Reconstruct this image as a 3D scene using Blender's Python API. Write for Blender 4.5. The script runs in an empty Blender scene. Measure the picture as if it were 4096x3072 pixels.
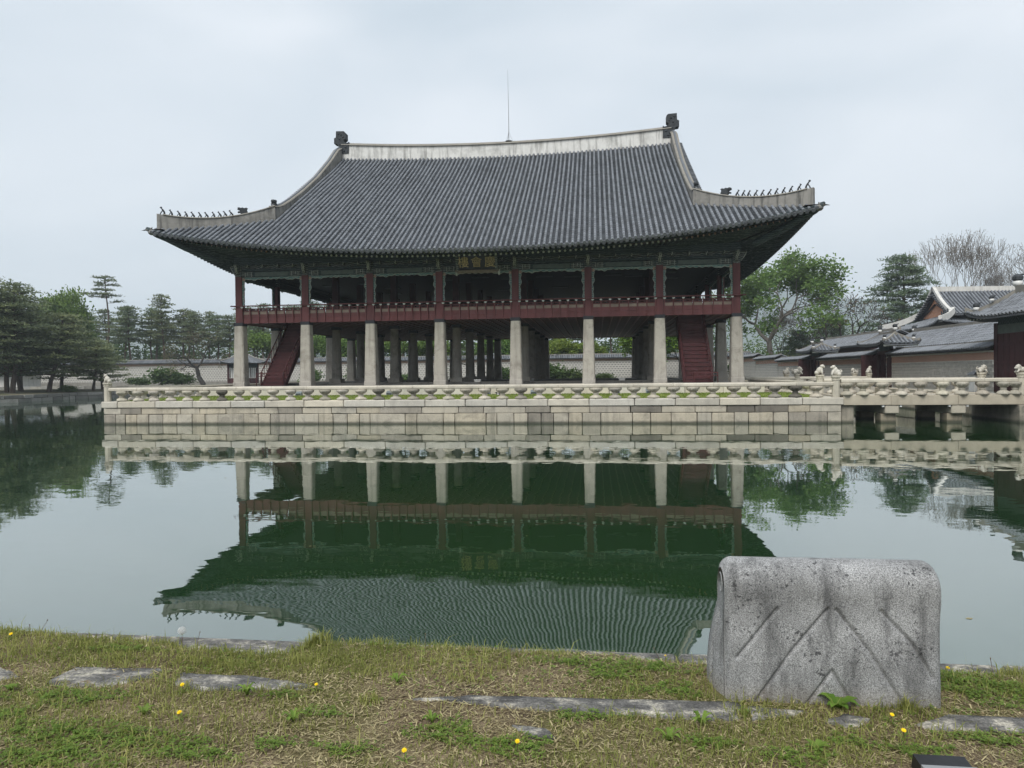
import bpy, math, random
import numpy as np
from math import sin, cos, pi, radians, sqrt, exp, atan2
from mathutils import Vector, Matrix
random.seed(7); RNG = np.random.default_rng(7)
scn = bpy.context.scene
COL = scn.collection

# ---------------------------------------------------------------- camera
def cam_matrix(yaw, pitch, roll, loc):
    cy, sy = cos(yaw), sin(yaw)
    fwd = Vector((sy*cos(pitch), cy*cos(pitch), sin(pitch)))
    right = Vector((cy, -sy, 0)); up = right.cross(fwd)
    r = cos(roll)*right + sin(roll)*up
    u = -sin(roll)*right + cos(roll)*up
    m = Matrix(((r.x, u.x, -fwd.x), (r.y, u.y, -fwd.y), (r.z, u.z, -fwd.z))).to_4x4()
    m.translation = loc
    return m
cam_d = bpy.data.cameras.new('camera')
cam = bpy.data.objects.new('camera', cam_d); COL.objects.link(cam)
cam_d.sensor_fit = 'HORIZONTAL'; cam_d.sensor_width = 36; cam_d.lens = 2796.25/4096*36
cam_d.clip_start = 0.05; cam_d.clip_end = 12000
cam.matrix_world = cam_matrix(-0.1193, -0.0150, -0.0103, (8.0056, -47.0299, 2.6002))
scn.camera = cam

# ---------------------------------------------------------------- sky, sun, exposure
SUN_EL, SUN_AZ = radians(50), radians(196)      # azimuth clockwise from +Y (north): a veiled sun in the south
world = bpy.data.worlds.new('World'); scn.world = world; world.use_nodes = True
wn, wl = world.node_tree.nodes, world.node_tree.links
wn.clear()
w_out = wn.new('ShaderNodeOutputWorld'); w_bg = wn.new('ShaderNodeBackground')
w_sky = wn.new('ShaderNodeTexSky'); w_sky.sky_type = 'NISHITA'; w_sky.sun_disc = False
w_sky.sun_elevation = SUN_EL; w_sky.sun_rotation = SUN_AZ; w_sky.dust_density = 3.0
w_mul = wn.new('ShaderNodeVectorMath'); w_mul.operation = 'SCALE'; w_mul.inputs['Scale'].default_value = 0.05
wl.new(w_sky.outputs[0], w_mul.inputs[0])
w_tc = wn.new('ShaderNodeTexCoord')
w_map = wn.new('ShaderNodeMapping'); w_map.inputs['Scale'].default_value = (1.0, 1.0, 2.6)
w_noise = wn.new('ShaderNodeTexNoise'); w_noise.inputs['Scale'].default_value = 1.7; w_noise.inputs['Detail'].default_value = 4
w_noise.inputs['Roughness'].default_value = 0.45; w_noise.inputs['Distortion'].default_value = 0.4
wl.new(w_tc.outputs['Generated'], w_map.inputs['Vector']); wl.new(w_map.outputs[0], w_noise.inputs['Vector'])
w_ramp = wn.new('ShaderNodeValToRGB')
w_ramp.color_ramp.elements[0].position = 0.34; w_ramp.color_ramp.elements[0].color = (0.268, 0.308, 0.345, 1)
w_ramp.color_ramp.elements[1].position = 0.66; w_ramp.color_ramp.elements[1].color = (0.385, 0.407, 0.433, 1)
wl.new(w_noise.outputs['Fac'], w_ramp.inputs[0])
w_mix = wn.new('ShaderNodeMixRGB'); w_mix.inputs[0].default_value = 0.92      # cloud cover over the blue sky
wl.new(w_mul.outputs[0], w_mix.inputs[1]); wl.new(w_ramp.outputs[0], w_mix.inputs[2])
wl.new(w_mix.outputs[0], w_bg.inputs['Color']); w_bg.inputs['Strength'].default_value = 1.0
wl.new(w_bg.outputs[0], w_out.inputs['Surface'])

sun_d = bpy.data.lights.new('sun', 'SUN'); sun = bpy.data.objects.new('sun', sun_d); COL.objects.link(sun)
sun_d.energy = 1.5; sun_d.angle = radians(35); sun_d.color = (1.0, 0.965, 0.91)
sun_dir = Vector((sin(SUN_AZ)*cos(SUN_EL), cos(SUN_AZ)*cos(SUN_EL), sin(SUN_EL)))
sun.rotation_euler = sun_dir.to_track_quat('Z', 'Y').to_euler()
sun.location = (0, -60, 60)

scn.view_settings.view_transform = 'Standard'; scn.view_settings.look = 'None'
scn.view_settings.gamma = 1.0; scn.view_settings.use_curve_mapping = False
scn.view_settings.exposure = 1.26
scn.render.engine = 'CYCLES'
cy = scn.cycles
cy.use_denoising = True; cy.use_adaptive_sampling = True; cy.adaptive_threshold = 0.02
cy.max_bounces = 7; cy.diffuse_bounces = 3; cy.glossy_bounces = 3; cy.transmission_bounces = 2; cy.volume_bounces = 1
cy.transparent_max_bounces = 4; cy.caustics_reflective = False; cy.caustics_refractive = False
cy.sample_clamp_indirect = 4.0

# ---------------------------------------------------------------- materials
MATS = {}
class NT:
    def __init__(s, name):
        s.m = bpy.data.materials.new(name); s.m.use_nodes = True
        s.n = s.m.node_tree.nodes; s.l = s.m.node_tree.links
        s.b = s.n['Principled BSDF']; s.out = s.n['Material Output']
        s.geo = None
    def node(s, t, **kw):
        nd = s.n.new(t)
        for k, v in kw.items(): setattr(nd, k, v)
        return nd
    def pos(s, scale=(1, 1, 1), rot=(0, 0, 0)):
        if s.geo is None: s.geo = s.node('ShaderNodeNewGeometry')
        mp = s.node('ShaderNodeMapping'); mp.inputs['Scale'].default_value = scale; mp.inputs['Rotation'].default_value = rot
        s.l.new(s.geo.outputs['Position'], mp.inputs['Vector']); return mp.outputs[0]
    def noise(s, scale, detail=4, rough=0.55, vec=None, dist=0.0):
        nd = s.node('ShaderNodeTexNoise'); nd.inputs['Scale'].default_value = scale
        nd.inputs['Detail'].default_value = detail; nd.inputs['Roughness'].default_value = rough; nd.inputs['Distortion'].default_value = dist
        s.l.new(vec if vec is not None else s.pos(), nd.inputs['Vector']); return nd.outputs['Fac']
    def ramp(s, fac, stops):
        r = s.node('ShaderNodeValToRGB'); e = r.color_ramp.elements
        while len(e) < len(stops): e.new(0.5)
        for i, (p, c) in enumerate(stops):
            e[i].position = p; e[i].color = (c if len(c) == 4 else (*c, 1)) if not isinstance(c, (int, float)) else (c, c, c, 1)
        s.l.new(fac, r.inputs[0]); return r.outputs[0]
    def mix(s, fac, a, b, mode='MIX'):
        m = s.node('ShaderNodeMixRGB', blend_type=mode)
        for i, v in enumerate((fac, a, b)):
            if hasattr(v, 'node'): s.l.new(v, m.inputs[i])
            elif isinstance(v, (int, float)): m.inputs[i].default_value = v if i == 0 else (v, v, v, 1)
            else: m.inputs[i].default_value = (*v, 1)
        return m.outputs[0]
    def math(s, op, a, b=None):
        m = s.node('ShaderNodeMath', operation=op)
        for i, v in enumerate((a, b)):
            if v is None: continue
            if hasattr(v, 'node'): s.l.new(v, m.inputs[i])
            else: m.inputs[i].default_value = v
        return m.outputs[0]
    def tint(s):
        a = s.node('ShaderNodeAttribute'); a.attribute_name = 'tint'; return a.outputs['Color']
    def info(s): return s.node('ShaderNodeObjectInfo')
    def bump(s, h, strength=0.3, dist=0.02):
        b = s.node('ShaderNodeBump'); b.inputs['Strength'].default_value = strength; b.inputs['Distance'].default_value = dist
        s.l.new(h, b.inputs['Height']); s.l.new(b.outputs[0], s.b.inputs['Normal'])
    def done(s, col, rough=0.7, spec=0.3):
        if hasattr(col, 'node'): s.l.new(col, s.b.inputs['Base Color'])
        else: s.b.inputs['Base Color'].default_value = (*col, 1)
        if hasattr(rough, 'node'): s.l.new(rough, s.b.inputs['Roughness'])
        else: s.b.inputs['Roughness'].default_value = rough
        s.b.inputs['Specular IOR Level'].default_value = spec
        MATS[s.m.name] = s.m; return s.m

def mat_stone(name, base, dark, stain=0.5, speck=0.25, streak=0.3, rnd=0.25, bump=0.35, fine=55.0, usecol=True, water=False):
    t = NT(name)
    c = t.ramp(t.noise(1.3, 6, 0.65), [(0.30, tuple(x*0.80 for x in base)), (0.68, base)])
    c = t.mix(t.ramp(t.noise(0.9, 7, 0.7, dist=0.6), [(0.50, 0.0), (0.72, stain)]), c, dark)
    c = t.mix(t.ramp(t.noise(1.0, 5, 0.6, vec=t.pos((3.2, 3.2, 0.35))), [(0.52, 0.0), (0.75, streak)]), c, dark)
    f = t.noise(fine, 3, 0.7)
    c = t.mix(speck, c, t.ramp(f, [(0.35, 0.25), (0.55, 1.0), (0.70, 1.5)]), 'MULTIPLY')
    i = t.info()
    if rnd: c = t.mix(1.0, c, t.ramp(i.outputs['Random'], [(0.0, 1.0-rnd), (1.0, 1.0+rnd*0.35)]), 'MULTIPLY')
    if usecol: c = t.mix(1.0, c, i.outputs['Color'], 'MULTIPLY')
    if water:
        sp = t.node('ShaderNodeSeparateXYZ'); t.l.new(t.geo.outputs['Position'], sp.inputs[0])
        zz = t.math('ADD', sp.outputs['Z'], t.math('MULTIPLY', t.noise(3.0, 4, 0.6), -0.10))
        c = t.mix(t.ramp(zz, [(0.0, 0.85), (0.045, 0.55), (0.12, 0.0)]), c, (0.045, 0.050, 0.036))      # wet algae line
    t.bump(t.mix(0.5, t.noise(14, 5, 0.7), f), bump, 0.02)
    return t.done(c, 0.85, 0.25)

mat_stone('granite_wall', (0.50, 0.455, 0.37), (0.11, 0.105, 0.095), stain=0.70, streak=0.55, rnd=0.10, bump=0.7, fine=30.0, water=True)
mat_stone('granite_pale', (0.58, 0.545, 0.47), (0.24, 0.225, 0.20), stain=0.35, streak=0.3, rnd=0.10, bump=0.2)
mat_stone('granite_pillar', (0.46, 0.43, 0.38), (0.17, 0.15, 0.13), stain=0.85, streak=0.6, rnd=0.10, bump=0.15)
mat_stone('granite_dull', (0.30, 0.29, 0.265), (0.10, 0.10, 0.09), stain=0.6, streak=0.3, rnd=0.3)
mat_stone('statue_stone', (0.60, 0.57, 0.50), (0.30, 0.28, 0.25), stain=0.35, streak=0.2, rnd=0.1, bump=0.2)
mat_stone('floor_stone', (0.19, 0.185, 0.17), (0.14, 0.135, 0.12), stain=0.4, streak=0.0, rnd=0.15, bump=0.15)

def mat_plain(name, base, var=0.25, scale=3.0, rough=0.6, spec=0.3, bump=0.1, grain=(1, 1, 1), usecol=False):
    t = NT(name)
    c = t.ramp(t.noise(scale, 5, 0.6, vec=t.pos(grain)), [(0.25, tuple(x*(1-var) for x in base)), (0.75, tuple(min(1, x*(1+var*0.6)) for x in base))])
    i = t.info()
    c = t.mix(1.0, c, t.ramp(i.outputs['Random'], [(0, 0.88), (1, 1.08)]), 'MULTIPLY')
    if usecol: c = t.mix(1.0, c, i.outputs['Color'], 'MULTIPLY')
    if bump: t.bump(t.noise(scale*8, 4, 0.6, vec=t.pos(grain)), bump, 0.01)
    return t.done(c, rough, spec)
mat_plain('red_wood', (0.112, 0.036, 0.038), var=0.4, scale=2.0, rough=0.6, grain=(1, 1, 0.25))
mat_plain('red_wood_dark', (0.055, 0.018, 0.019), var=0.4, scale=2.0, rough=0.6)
mat_plain('stair_red', (0.066, 0.019, 0.021), var=0.4, scale=2.5, rough=0.55)
mat_plain('gate_red', (0.060, 0.024, 0.027), var=0.45, scale=2.2, rough=0.6, grain=(1, 3, 0.3))
mat_plain('beige_panel', (0.21, 0.165, 0.135), var=0.35, scale=3.0)
mat_plain('black_band', (0.020, 0.024, 0.030), var=0.3)
mat_plain('ornament_black', (0.040, 0.045, 0.050), var=0.5, scale=6, rough=0.75, bump=0.6)
mat_plain('metal_grey', (0.25, 0.26, 0.27), rough=0.4)
mat_plain('white_paint', (0.72, 0.72, 0.70), var=0.12, rough=0.5)
mat_plain('lamp_black', (0.016, 0.017, 0.019), var=0.2, rough=0.35)
mat_plain('lamp_glass', (0.055, 0.062, 0.068), var=0.3, rough=0.18, spec=0.5, bump=0)
mat_plain('floodlight_grey', (0.20, 0.23, 0.24), var=0.2)
mat_plain('sign_black', (0.008, 0.010, 0.016), var=0.3)
mat_plain('sign_frame', (0.17, 0.135, 0.11), var=0.4, scale=8)
mat_plain('gold_letter', (0.48, 0.37, 0.20), var=0.25, scale=10, rough=0.5)
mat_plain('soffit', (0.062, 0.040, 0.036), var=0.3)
mat_plain('underfloor', (0.088, 0.040, 0.038), var=0.3, scale=4)
mat_plain('joist', (0.16, 0.080, 0.072), var=0.3)
mat_plain('joist_line', (0.34, 0.27, 0.24), var=0.3)
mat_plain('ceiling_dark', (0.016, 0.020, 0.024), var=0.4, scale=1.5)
mat_plain('pale_trim', (0.42, 0.44, 0.40), var=0.3, scale=9)
mat_plain('rafter_pale', (0.60, 0.61, 0.58), var=0.25, scale=10)
mat_plain('rafter_pink', (0.44, 0.29, 0.22), var=0.25, scale=10)
mat_plain('lotus_pale', (0.40, 0.43, 0.41), var=0.3, scale=10)
mat_plain('green_lintel', (0.10, 0.125, 0.115), var=0.3)
mat_plain('paper_window', (0.55, 0.56, 0.54), var=0.15)

def mat_dancheong(name, dark, mid, pale, amt):
    t = NT(name)
    c = t.ramp(t.noise(5, 3, 0.5), [(0.35, dark), (0.7, mid)])
    w = t.node('ShaderNodeTexWave', wave_type='RINGS'); w.inputs['Scale'].default_value = 2.6; w.inputs['Distortion'].default_value = 7; w.inputs['Detail'].default_value = 2
    t.l.new(t.pos(), w.inputs['Vector'])
    c = t.mix(t.ramp(w.outputs['Fac'], [(0.80, 0.0), (0.97, amt)]), c, pale)
    return t.done(c, 0.65, 0.25)
mat_dancheong('dancheong', (0.016, 0.026, 0.031), (0.036, 0.050, 0.054), (0.22, 0.28, 0.27), 0.35)
mat_dancheong('dancheong_rich', (0.024, 0.038, 0.042), (0.070, 0.062, 0.058), (0.42, 0.46, 0.43), 0.60)
mat_dancheong('carved_teal', (0.055, 0.155, 0.165), (0.17, 0.235, 0.225), (0.50, 0.50, 0.43), 0.75)
mat_dancheong('carved_rose', (0.26, 0.15, 0.12), (0.40, 0.29, 0.24), (0.50, 0.48, 0.42), 0.6)

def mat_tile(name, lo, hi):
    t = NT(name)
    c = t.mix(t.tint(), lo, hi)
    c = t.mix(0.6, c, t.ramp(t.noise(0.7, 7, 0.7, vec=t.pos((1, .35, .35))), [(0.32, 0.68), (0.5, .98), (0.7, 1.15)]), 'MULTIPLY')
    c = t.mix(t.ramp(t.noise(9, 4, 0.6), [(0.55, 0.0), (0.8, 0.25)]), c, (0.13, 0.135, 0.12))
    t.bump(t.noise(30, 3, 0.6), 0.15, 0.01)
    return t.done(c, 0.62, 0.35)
mat_tile('roof_tile', (0.028, 0.032, 0.038), (0.180, 0.193, 0.213))  # lower tone carries the painted trough shade of the pan tiles
def mat_tile_obj(name, lo, hi):
    t = NT(name); i = t.info()
    c = t.mix(i.outputs['Random'], lo, hi)
    c = t.mix(t.ramp(t.noise(9, 4, 0.6), [(0.55, 0.0), (0.8, 0.35)]), c, (0.17, 0.18, 0.17))
    t.bump(t.noise(30, 3, 0.6), 0.15, 0.01)
    return t.done(c, 0.62, 0.35)
mat_tile_obj('cover_tile', (0.115, 0.124, 0.138), (0.178, 0.191, 0.210))
mat_tile_obj('drip_tile', (0.055, 0.060, 0.068), (0.105, 0.112, 0.122))

def mat_plaster(name, base, dark, stain, sx=1.6):
    t = NT(name)
    c = t.ramp(t.noise(2.0, 6, 0.7), [(0.3, tuple(x*0.82 for x in base)), (0.7, base)])
    st = t.noise(1.0, 6, 0.65, vec=t.pos((sx*2.2, sx*2.2, 0.30)))
    c = t.mix(t.ramp(st, [(0.50, 0.0), (0.66, stain)]), c, dark)
    c = t.mix(t.ramp(t.noise(0.7, 6, 0.7), [(0.48, 0.0), (0.7, stain*0.75)]), c, dark)
    t.bump(t.noise(18, 4, 0.6), 0.2, 0.01)
    return t.done(c, 0.85, 0.2)
mat_plaster('ridge_plaster', (0.66, 0.655, 0.63), (0.15, 0.145, 0.135), 0.65)
mat_plaster('hip_plaster', (0.27, 0.26, 0.24), (0.075, 0.075, 0.07), 0.85)
mat_plaster('ridge_cap', (0.27, 0.255, 0.225), (0.14, 0.13, 0.115), 0.5)
mat_plaster('plaster_white', (0.62, 0.61, 0.58), (0.25, 0.24, 0.22), 0.4)

def mat_brick(name, c1, c2, mortar, bw, bh, ms, axis='Y', bump=0.4, rough=0.85):
    t = NT(name)
    if t.geo is None: t.geo = t.node('ShaderNodeNewGeometry')
    sp = t.node('ShaderNodeSeparateXYZ'); cb = t.node('ShaderNodeCombineXYZ')
    t.l.new(t.geo.outputs['Position'], sp.inputs[0])
    t.l.new(sp.outputs['X' if axis == 'X' else 'Y'], cb.inputs[0]); t.l.new(sp.outputs['Z'], cb.inputs[1])
    b = t.node('ShaderNodeTexBrick'); b.inputs['Scale'].default_value = 1.0
    b.inputs['Brick Width'].default_value = bw; b.inputs['Row Height'].default_value = bh; b.inputs['Mortar Size'].default_value = ms
    b.inputs['Mortar Smooth'].default_value = 0.2; b.inputs['Bias'].default_value = -0.2
    b.inputs['Color1'].default_value = (*c1, 1); b.inputs['Color2'].default_value = (*c2, 1); b.inputs['Mortar'].default_value = (*mortar, 1)
    t.l.new(cb.outputs[0], b.inputs['Vector'])
    c = t.mix(t.ramp(t.noise(0.8, 6, 0.7), [(0.50, 0.0), (0.75, 0.25)]), b.outputs['Color'], (0.25, 0.24, 0.22))
    t.bump(b.outputs['Fac'], -bump, 0.02)
    return t.done(c, rough, 0.2)
mat_brick('red_brick', (0.34, 0.13, 0.10), (0.42, 0.19, 0.14), (0.62, 0.52, 0.43), 0.30, 0.062, 0.012, 'Y')
mat_brick('red_brick_back', (0.33, 0.17, 0.14), (0.40, 0.23, 0.18), (0.52, 0.45, 0.39), 0.34, 0.075, 0.016, 'X')
mat_brick('grey_brick_far', (0.30, 0.29, 0.28), (0.37, 0.36, 0.33), (0.62, 0.60, 0.55), 0.22, 0.21, 0.020, 'Y')
mat_brick('dot_brick_back', (0.20, 0.20, 0.195), (0.27, 0.26, 0.25), (0.46, 0.45, 0.42), 0.50, 0.34, 0.085, 'X')
mat_brick('gable_brick', (0.45, 0.20, 0.12), (0.50, 0.25, 0.16), (0.50, 0.33, 0.24), 0.4, 0.12, 0.015, 'Y')
mat_plain('mortar', (0.72, 0.70, 0.64), var=0.15, scale=2)
mat_plain('grey_brick', (0.40, 0.385, 0.355), var=0.3, scale=4, rough=0.9, bump=0.3)

def mat_leaf(name, lo, hi, trans=0.35):
    t = NT(name); i = t.info()
    c = t.mix(t.tint(), lo, hi)
    c = t.mix(1.0, c, t.ramp(i.outputs['Random'], [(0, 0.85), (1, 1.1)]), 'MULTIPLY')
    c = t.mix(1.0, c, i.outputs['Color'], 'MULTIPLY')
    t.l.new(c, t.b.inputs['Base Color']); t.b.inputs['Roughness'].default_value = 0.6; t.b.inputs['Specular IOR Level'].default_value = 0.2
    tr = t.node('ShaderNodeBsdfTranslucent'); t.l.new(c, tr.inputs['Color'])
    mx = t.node('ShaderNodeMixShader'); mx.inputs[0].default_value = trans
    t.l.new(t.b.outputs[0], mx.inputs[1]); t.l.new(tr.outputs[0], mx.inputs[2]); t.l.new(mx.outputs[0], t.out.inputs['Surface'])
    MATS[name] = t.m; return t.m
mat_leaf('pine_needles', (0.090, 0.125, 0.080), (0.250, 0.290, 0.160), 0.45)
mat_leaf('broad_leaves', (0.085, 0.150, 0.055), (0.240, 0.320, 0.110), 0.45)
mat_leaf('fresh_leaves', (0.100, 0.160, 0.040), (0.270, 0.330, 0.090))
mat_leaf('bush_leaves', (0.055, 0.095, 0.040), (0.170, 0.215, 0.085))
mat_leaf('bud_leaves', (0.13, 0.11, 0.08), (0.24, 0.20, 0.14), 0.2)
mat_leaf('grass_blades', (0.140, 0.175, 0.035), (0.390, 0.390, 0.130), 0.45)
mat_leaf('lawn_blades', (0.110, 0.165, 0.028), (0.255, 0.310, 0.075), 0.4)
mat_leaf('clover_leaves', (0.090, 0.170, 0.025), (0.250, 0.350, 0.070), 0.35)
mat_leaf('straw', (0.16, 0.125, 0.065), (0.46, 0.40, 0.225), 0.2)
mat_leaf('petal_yellow', (0.85, 0.58, 0.01), (0.95, 0.72, 0.03), 0.25)
mat_leaf('puff_white', (0.70, 0.72, 0.70), (0.85, 0.86, 0.85), 0.5)
mat_plain('stem_brown', (0.13, 0.085, 0.060), var=0.3, scale=20)
mat_plain('bark_pine', (0.105, 0.078, 0.064), var=0.5, scale=5, rough=0.9, bump=0.5, grain=(1, 1, 0.3))
mat_plain('bark_dark', (0.050, 0.045, 0.042), var=0.5, scale=5, rough=0.9, bump=0.5, grain=(1, 1, 0.3))
mat_plain('bark_grey', (0.165, 0.148, 0.132), var=0.4, scale=5, rough=0.9, bump=0.5, grain=(1, 1, 0.3))
mat_plain('hill_green', (0.045, 0.070, 0.050), var=0.5, scale=0.02, rough=1.0, bump=0)
mat_plain('magpie_black', (0.012, 0.013, 0.018), var=0.2, rough=0.5)

# ---------------------------------------------------------------- mesh helpers
class MB:
    def __init__(s): s.v = []; s.f = []; s.t = []
    def add(s, V, F, t=0.5):
        o = len(s.v); s.v.extend(V)
        for f in F: s.f.append(tuple(i+o for i in f)); s.t.append(t)
    def box(s, x0, x1, y0, y1, z0, z1, t=0.5):
        s.hexa([(x0, y0, z0), (x1, y0, z0), (x1, y1, z0), (x0, y1, z0), (x0, y0, z1), (x1, y0, z1), (x1, y1, z1), (x0, y1, z1)], t)
    def hexa(s, p, t=0.5):
        s.add(p, [(3, 2, 1, 0), (4, 5, 6, 7), (0, 1, 5, 4), (1, 2, 6, 5), (2, 3, 7, 6), (3, 0, 4, 7)], t)
    def prism(s, poly, axis, a, b, t=0.5):
        # poly: 2D loop, counter-clockwise seen from +axis; axis 'X': poly=(y,z), 'Y': poly=(x,z) , 'Z': poly=(x,y)
        n = len(poly)
        def mk(p, d): return (d, p[0], p[1]) if axis == 'X' else ((p[0], d, p[1]) if axis == 'Y' else (p[0], p[1], d))
        V = [mk(p, a) for p in poly]+[mk(p, b) for p in poly]
        F = [tuple(range(n))[::-1], tuple(range(n, 2*n))]+[(i, (i+1) % n, n+(i+1) % n, n+i) for i in range(n)]
        s.add(V, F, t)
    def tube(s, path, rad, seg=6, t=0.5, cap=True):
        P = [Vector(p) for p in path]; n = len(P)
        if not hasattr(rad, '__len__'): rad = [rad]*n
        V = []; ref = Vector((0.13, 0.31, 0.94))
        for i in range(n):
            d = (P[min(i+1, n-1)]-P[max(i-1, 0)])
            if d.length < 1e-9: d = Vector((0, 0, 1))
            d.normalize()
            r = ref if abs(d.dot(ref)) < 0.95 else Vector((1, 0, 0))
            a = d.cross(r).normalized(); b = d.cross(a)
            for k in range(seg):
                th = 2*pi*k/seg; V.append(tuple(P[i]+rad[i]*(cos(th)*a+sin(th)*b)))
        F = [(i*seg+k, i*seg+(k+1) % seg, (i+1)*seg+(k+1) % seg, (i+1)*seg+k) for i in range(n-1) for k in range(seg)]
        if cap: F += [tuple(range(seg))[::-1], tuple(range((n-1)*seg, n*seg))]
        s.add(V, F, t)
    def lathe(s, prof, c=(0, 0, 0), seg=12, fn=None, t=0.5):
        V = []; n = len(prof)
        for r, z in prof:
            for k in range(seg):
                th = 2*pi*k/seg; q = r*(fn(th, z) if fn else 1)
                V.append((c[0]+q*cos(th), c[1]+q*sin(th), c[2]+z))
        F = [(i*seg+k, i*seg+(k+1) % seg, (i+1)*seg+(k+1) % seg, (i+1)*seg+k) for i in range(n-1) for k in range(seg)]
        F += [tuple(range(seg))[::-1], tuple(range((n-1)*seg, n*seg))]
        s.add(V, F, t)
    def ball(s, c, r, seg=8, rings=5, t=0.5, rot=None):
        r = r if hasattr(r, '__len__') else (r, r, r); V = []
        for i in range(rings+1):
            ph = pi*i/rings
            for k in range(seg):
                th = 2*pi*k/seg
                p = Vector((r[0]*sin(ph)*cos(th), r[1]*sin(ph)*sin(th), -r[2]*cos(ph)))
                if rot is not None: p = rot @ p
                V.append((c[0]+p.x, c[1]+p.y, c[2]+p.z))
        s.add(V, [(i*seg+k, i*seg+(k+1) % seg, (i+1)*seg+(k+1) % seg, (i+1)*seg+k) for i in range(rings) for k in range(seg)], t)
    def sheet(s, rows, t=0.5):
        n = len(rows[0]); V = [p for r in rows for p in r]
        s.add(V, [(i*n+j, i*n+j+1, (i+1)*n+j+1, (i+1)*n+j) for i in range(len(rows)-1) for j in range(n-1)], t)
    def mesh(s, name, smooth=False):
        m = bpy.data.meshes.new(name); m.from_pydata(s.v, [], s.f)
        set_tint(m, s.t)
        if smooth: m.polygons.foreach_set('use_smooth', [True]*len(m.polygons))
        m.update(); return m
def set_tint(m, t):
    if len(m.polygons) == 0: return
    a = m.attributes.new('tint', 'FLOAT', 'FACE'); a.data.foreach_set('value', np.asarray(t, dtype=np.float32))
def np_mesh(name, V, F, t=None, smooth=False):
    """V (n,3), F (m,k) arrays"""
    V = np.asarray(V, dtype=np.float32); F = np.asarray(F, dtype=np.int32); k = F.shape[1]
    m = bpy.data.meshes.new(name); m.vertices.add(len(V)); m.vertices.foreach_set('co', V.ravel())
    m.loops.add(F.size); m.loops.foreach_set('vertex_index', F.ravel())
    m.polygons.add(len(F)); m.polygons.foreach_set('loop_start', np.arange(0, F.size, k, dtype=np.int32))
    m.polygons.foreach_set('loop_total', np.full(len(F), k, dtype=np.int32))
    if t is not None: set_tint(m, t)
    m.update(calc_edges=True)
    if smooth: m.polygons.foreach_set('use_smooth', [True]*len(F))
    return m

ORG = {}
def link(name, data, mat=None, parent=None, loc=(0, 0, 0), color=None):
    """loc is the world position of the object's own origin (parents are never rotated or scaled)"""
    o = bpy.data.objects.new(name, data); COL.objects.link(o)
    if mat is not None and data is not None and len(data.materials) == 0: data.materials.append(MATS[mat])
    l = Vector(loc); ORG[o.name] = l
    if parent is not None: o.parent = parent; l = l-ORG[parent.name]
    o.location = l
    if color is not None: o.color = (*color, 1) if hasattr(color, '__len__') else (color, color, color, 1)
    return o
def tag(o, label=None, cat=None, group=None, kind=None):
    if label: o['label'] = label
    if cat: o['category'] = cat
    if group: o['group'] = group
    if kind: o['kind'] = kind
    return o
def thing(name, label, cat, loc, group=None):
    return tag(link(name, None, None, None, loc), label, cat, group, 'thing')
def part(mb, name, mat, parent, smooth=False, color=None):
    return link(name, mb.mesh(name, smooth), mat, parent, (0, 0, 0), color)
UNIT = {}
def ubox(name, mat, parent, x0, x1, y0, y1, z0, z1, color=None):
    """a box part that shares one unit mesh per material"""
    if mat not in UNIT:
        b = MB(); b.box(-.5, .5, -.5, .5, -.5, .5); UNIT[mat] = b.mesh('box_'+mat); UNIT[mat].materials.append(MATS[mat])
    o = link(name, UNIT[mat], None, parent, ((x0+x1)/2, (y0+y1)/2, (z0+z1)/2), color)
    o.scale = (x1-x0, y1-y0, z1-z0); return o
def copy_tree(src, loc, rz=0.0, parent=None, scale=None):
    c = src.copy(); COL.objects.link(c); c.parent = parent
    if parent is None: c.location = loc; c.rotation_euler = (0, 0, rz); ORG[c.name] = Vector(loc)
    if scale is not None: c.scale = scale if hasattr(scale, '__len__') else (scale,)*3
    for ch in src.children: copy_tree(ch, None, 0, c)
    return c
def chamfer(x0, x1, y0, y1, z0, z1, c=0.02, j=0.0):
    mb = MB(); V = []; ix = {}
    for a in (0, 1):
        for b in (0, 1):
            for d in (0, 1):
                jx, jy, jz = (random.uniform(-j, j) for _ in range(3))
                X = (x0, x1)[a]+jx; Y = (y0, y1)[b]+jy; Z = (z0, z1)[d]+jz
                sx, sy, sz = (1-2*a)*c, (1-2*b)*c, (1-2*d)*c
                for k, p in enumerate(((X, Y+sy, Z+sz), (X+sx, Y, Z+sz), (X+sx, Y+sy, Z))):
                    ix[(a, b, d, k)] = len(V); V.append(p)
    F = []
    g = lambda a, b, d, k: ix[(a, b, d, k)]
    for a in (0, 1):
        F.append([g(a, 0, 0, 0), g(a, 1, 0, 0), g(a, 1, 1, 0), g(a, 0, 1, 0)][::(1 if a else -1)])
        F.append([g(0, a, 0, 1), g(1, a, 0, 1), g(1, a, 1, 1), g(0, a, 1, 1)][::(-1 if a else 1)])
        F.append([g(0, 0, a, 2), g(1, 0, a, 2), g(1, 1, a, 2), g(0, 1, a, 2)][::(1 if a else -1)])
    for p in (0, 1):
        for q in (0, 1):
            F.append([g(p, q, 0, 0), g(p, q, 1, 0), g(p, q, 1, 1), g(p, q, 0, 1)])
            F.append([g(p, 0, q, 0), g(p, 1, q, 0), g(p, 1, q, 2), g(p, 0, q, 2)])
            F.append([g(0, p, q, 1), g(1, p, q, 1), g(1, p, q, 2), g(0, p, q, 2)])
            for r in (0, 1): F.append([g(p, q, r, 0), g(p, q, r, 1), g(p, q, r, 2)])
    mb.add(V, F); return mb
def lerp(a, b, t): return a+(b-a)*t
def interp(x, xs, ys): return float(np.interp(x, xs, ys))
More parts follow.
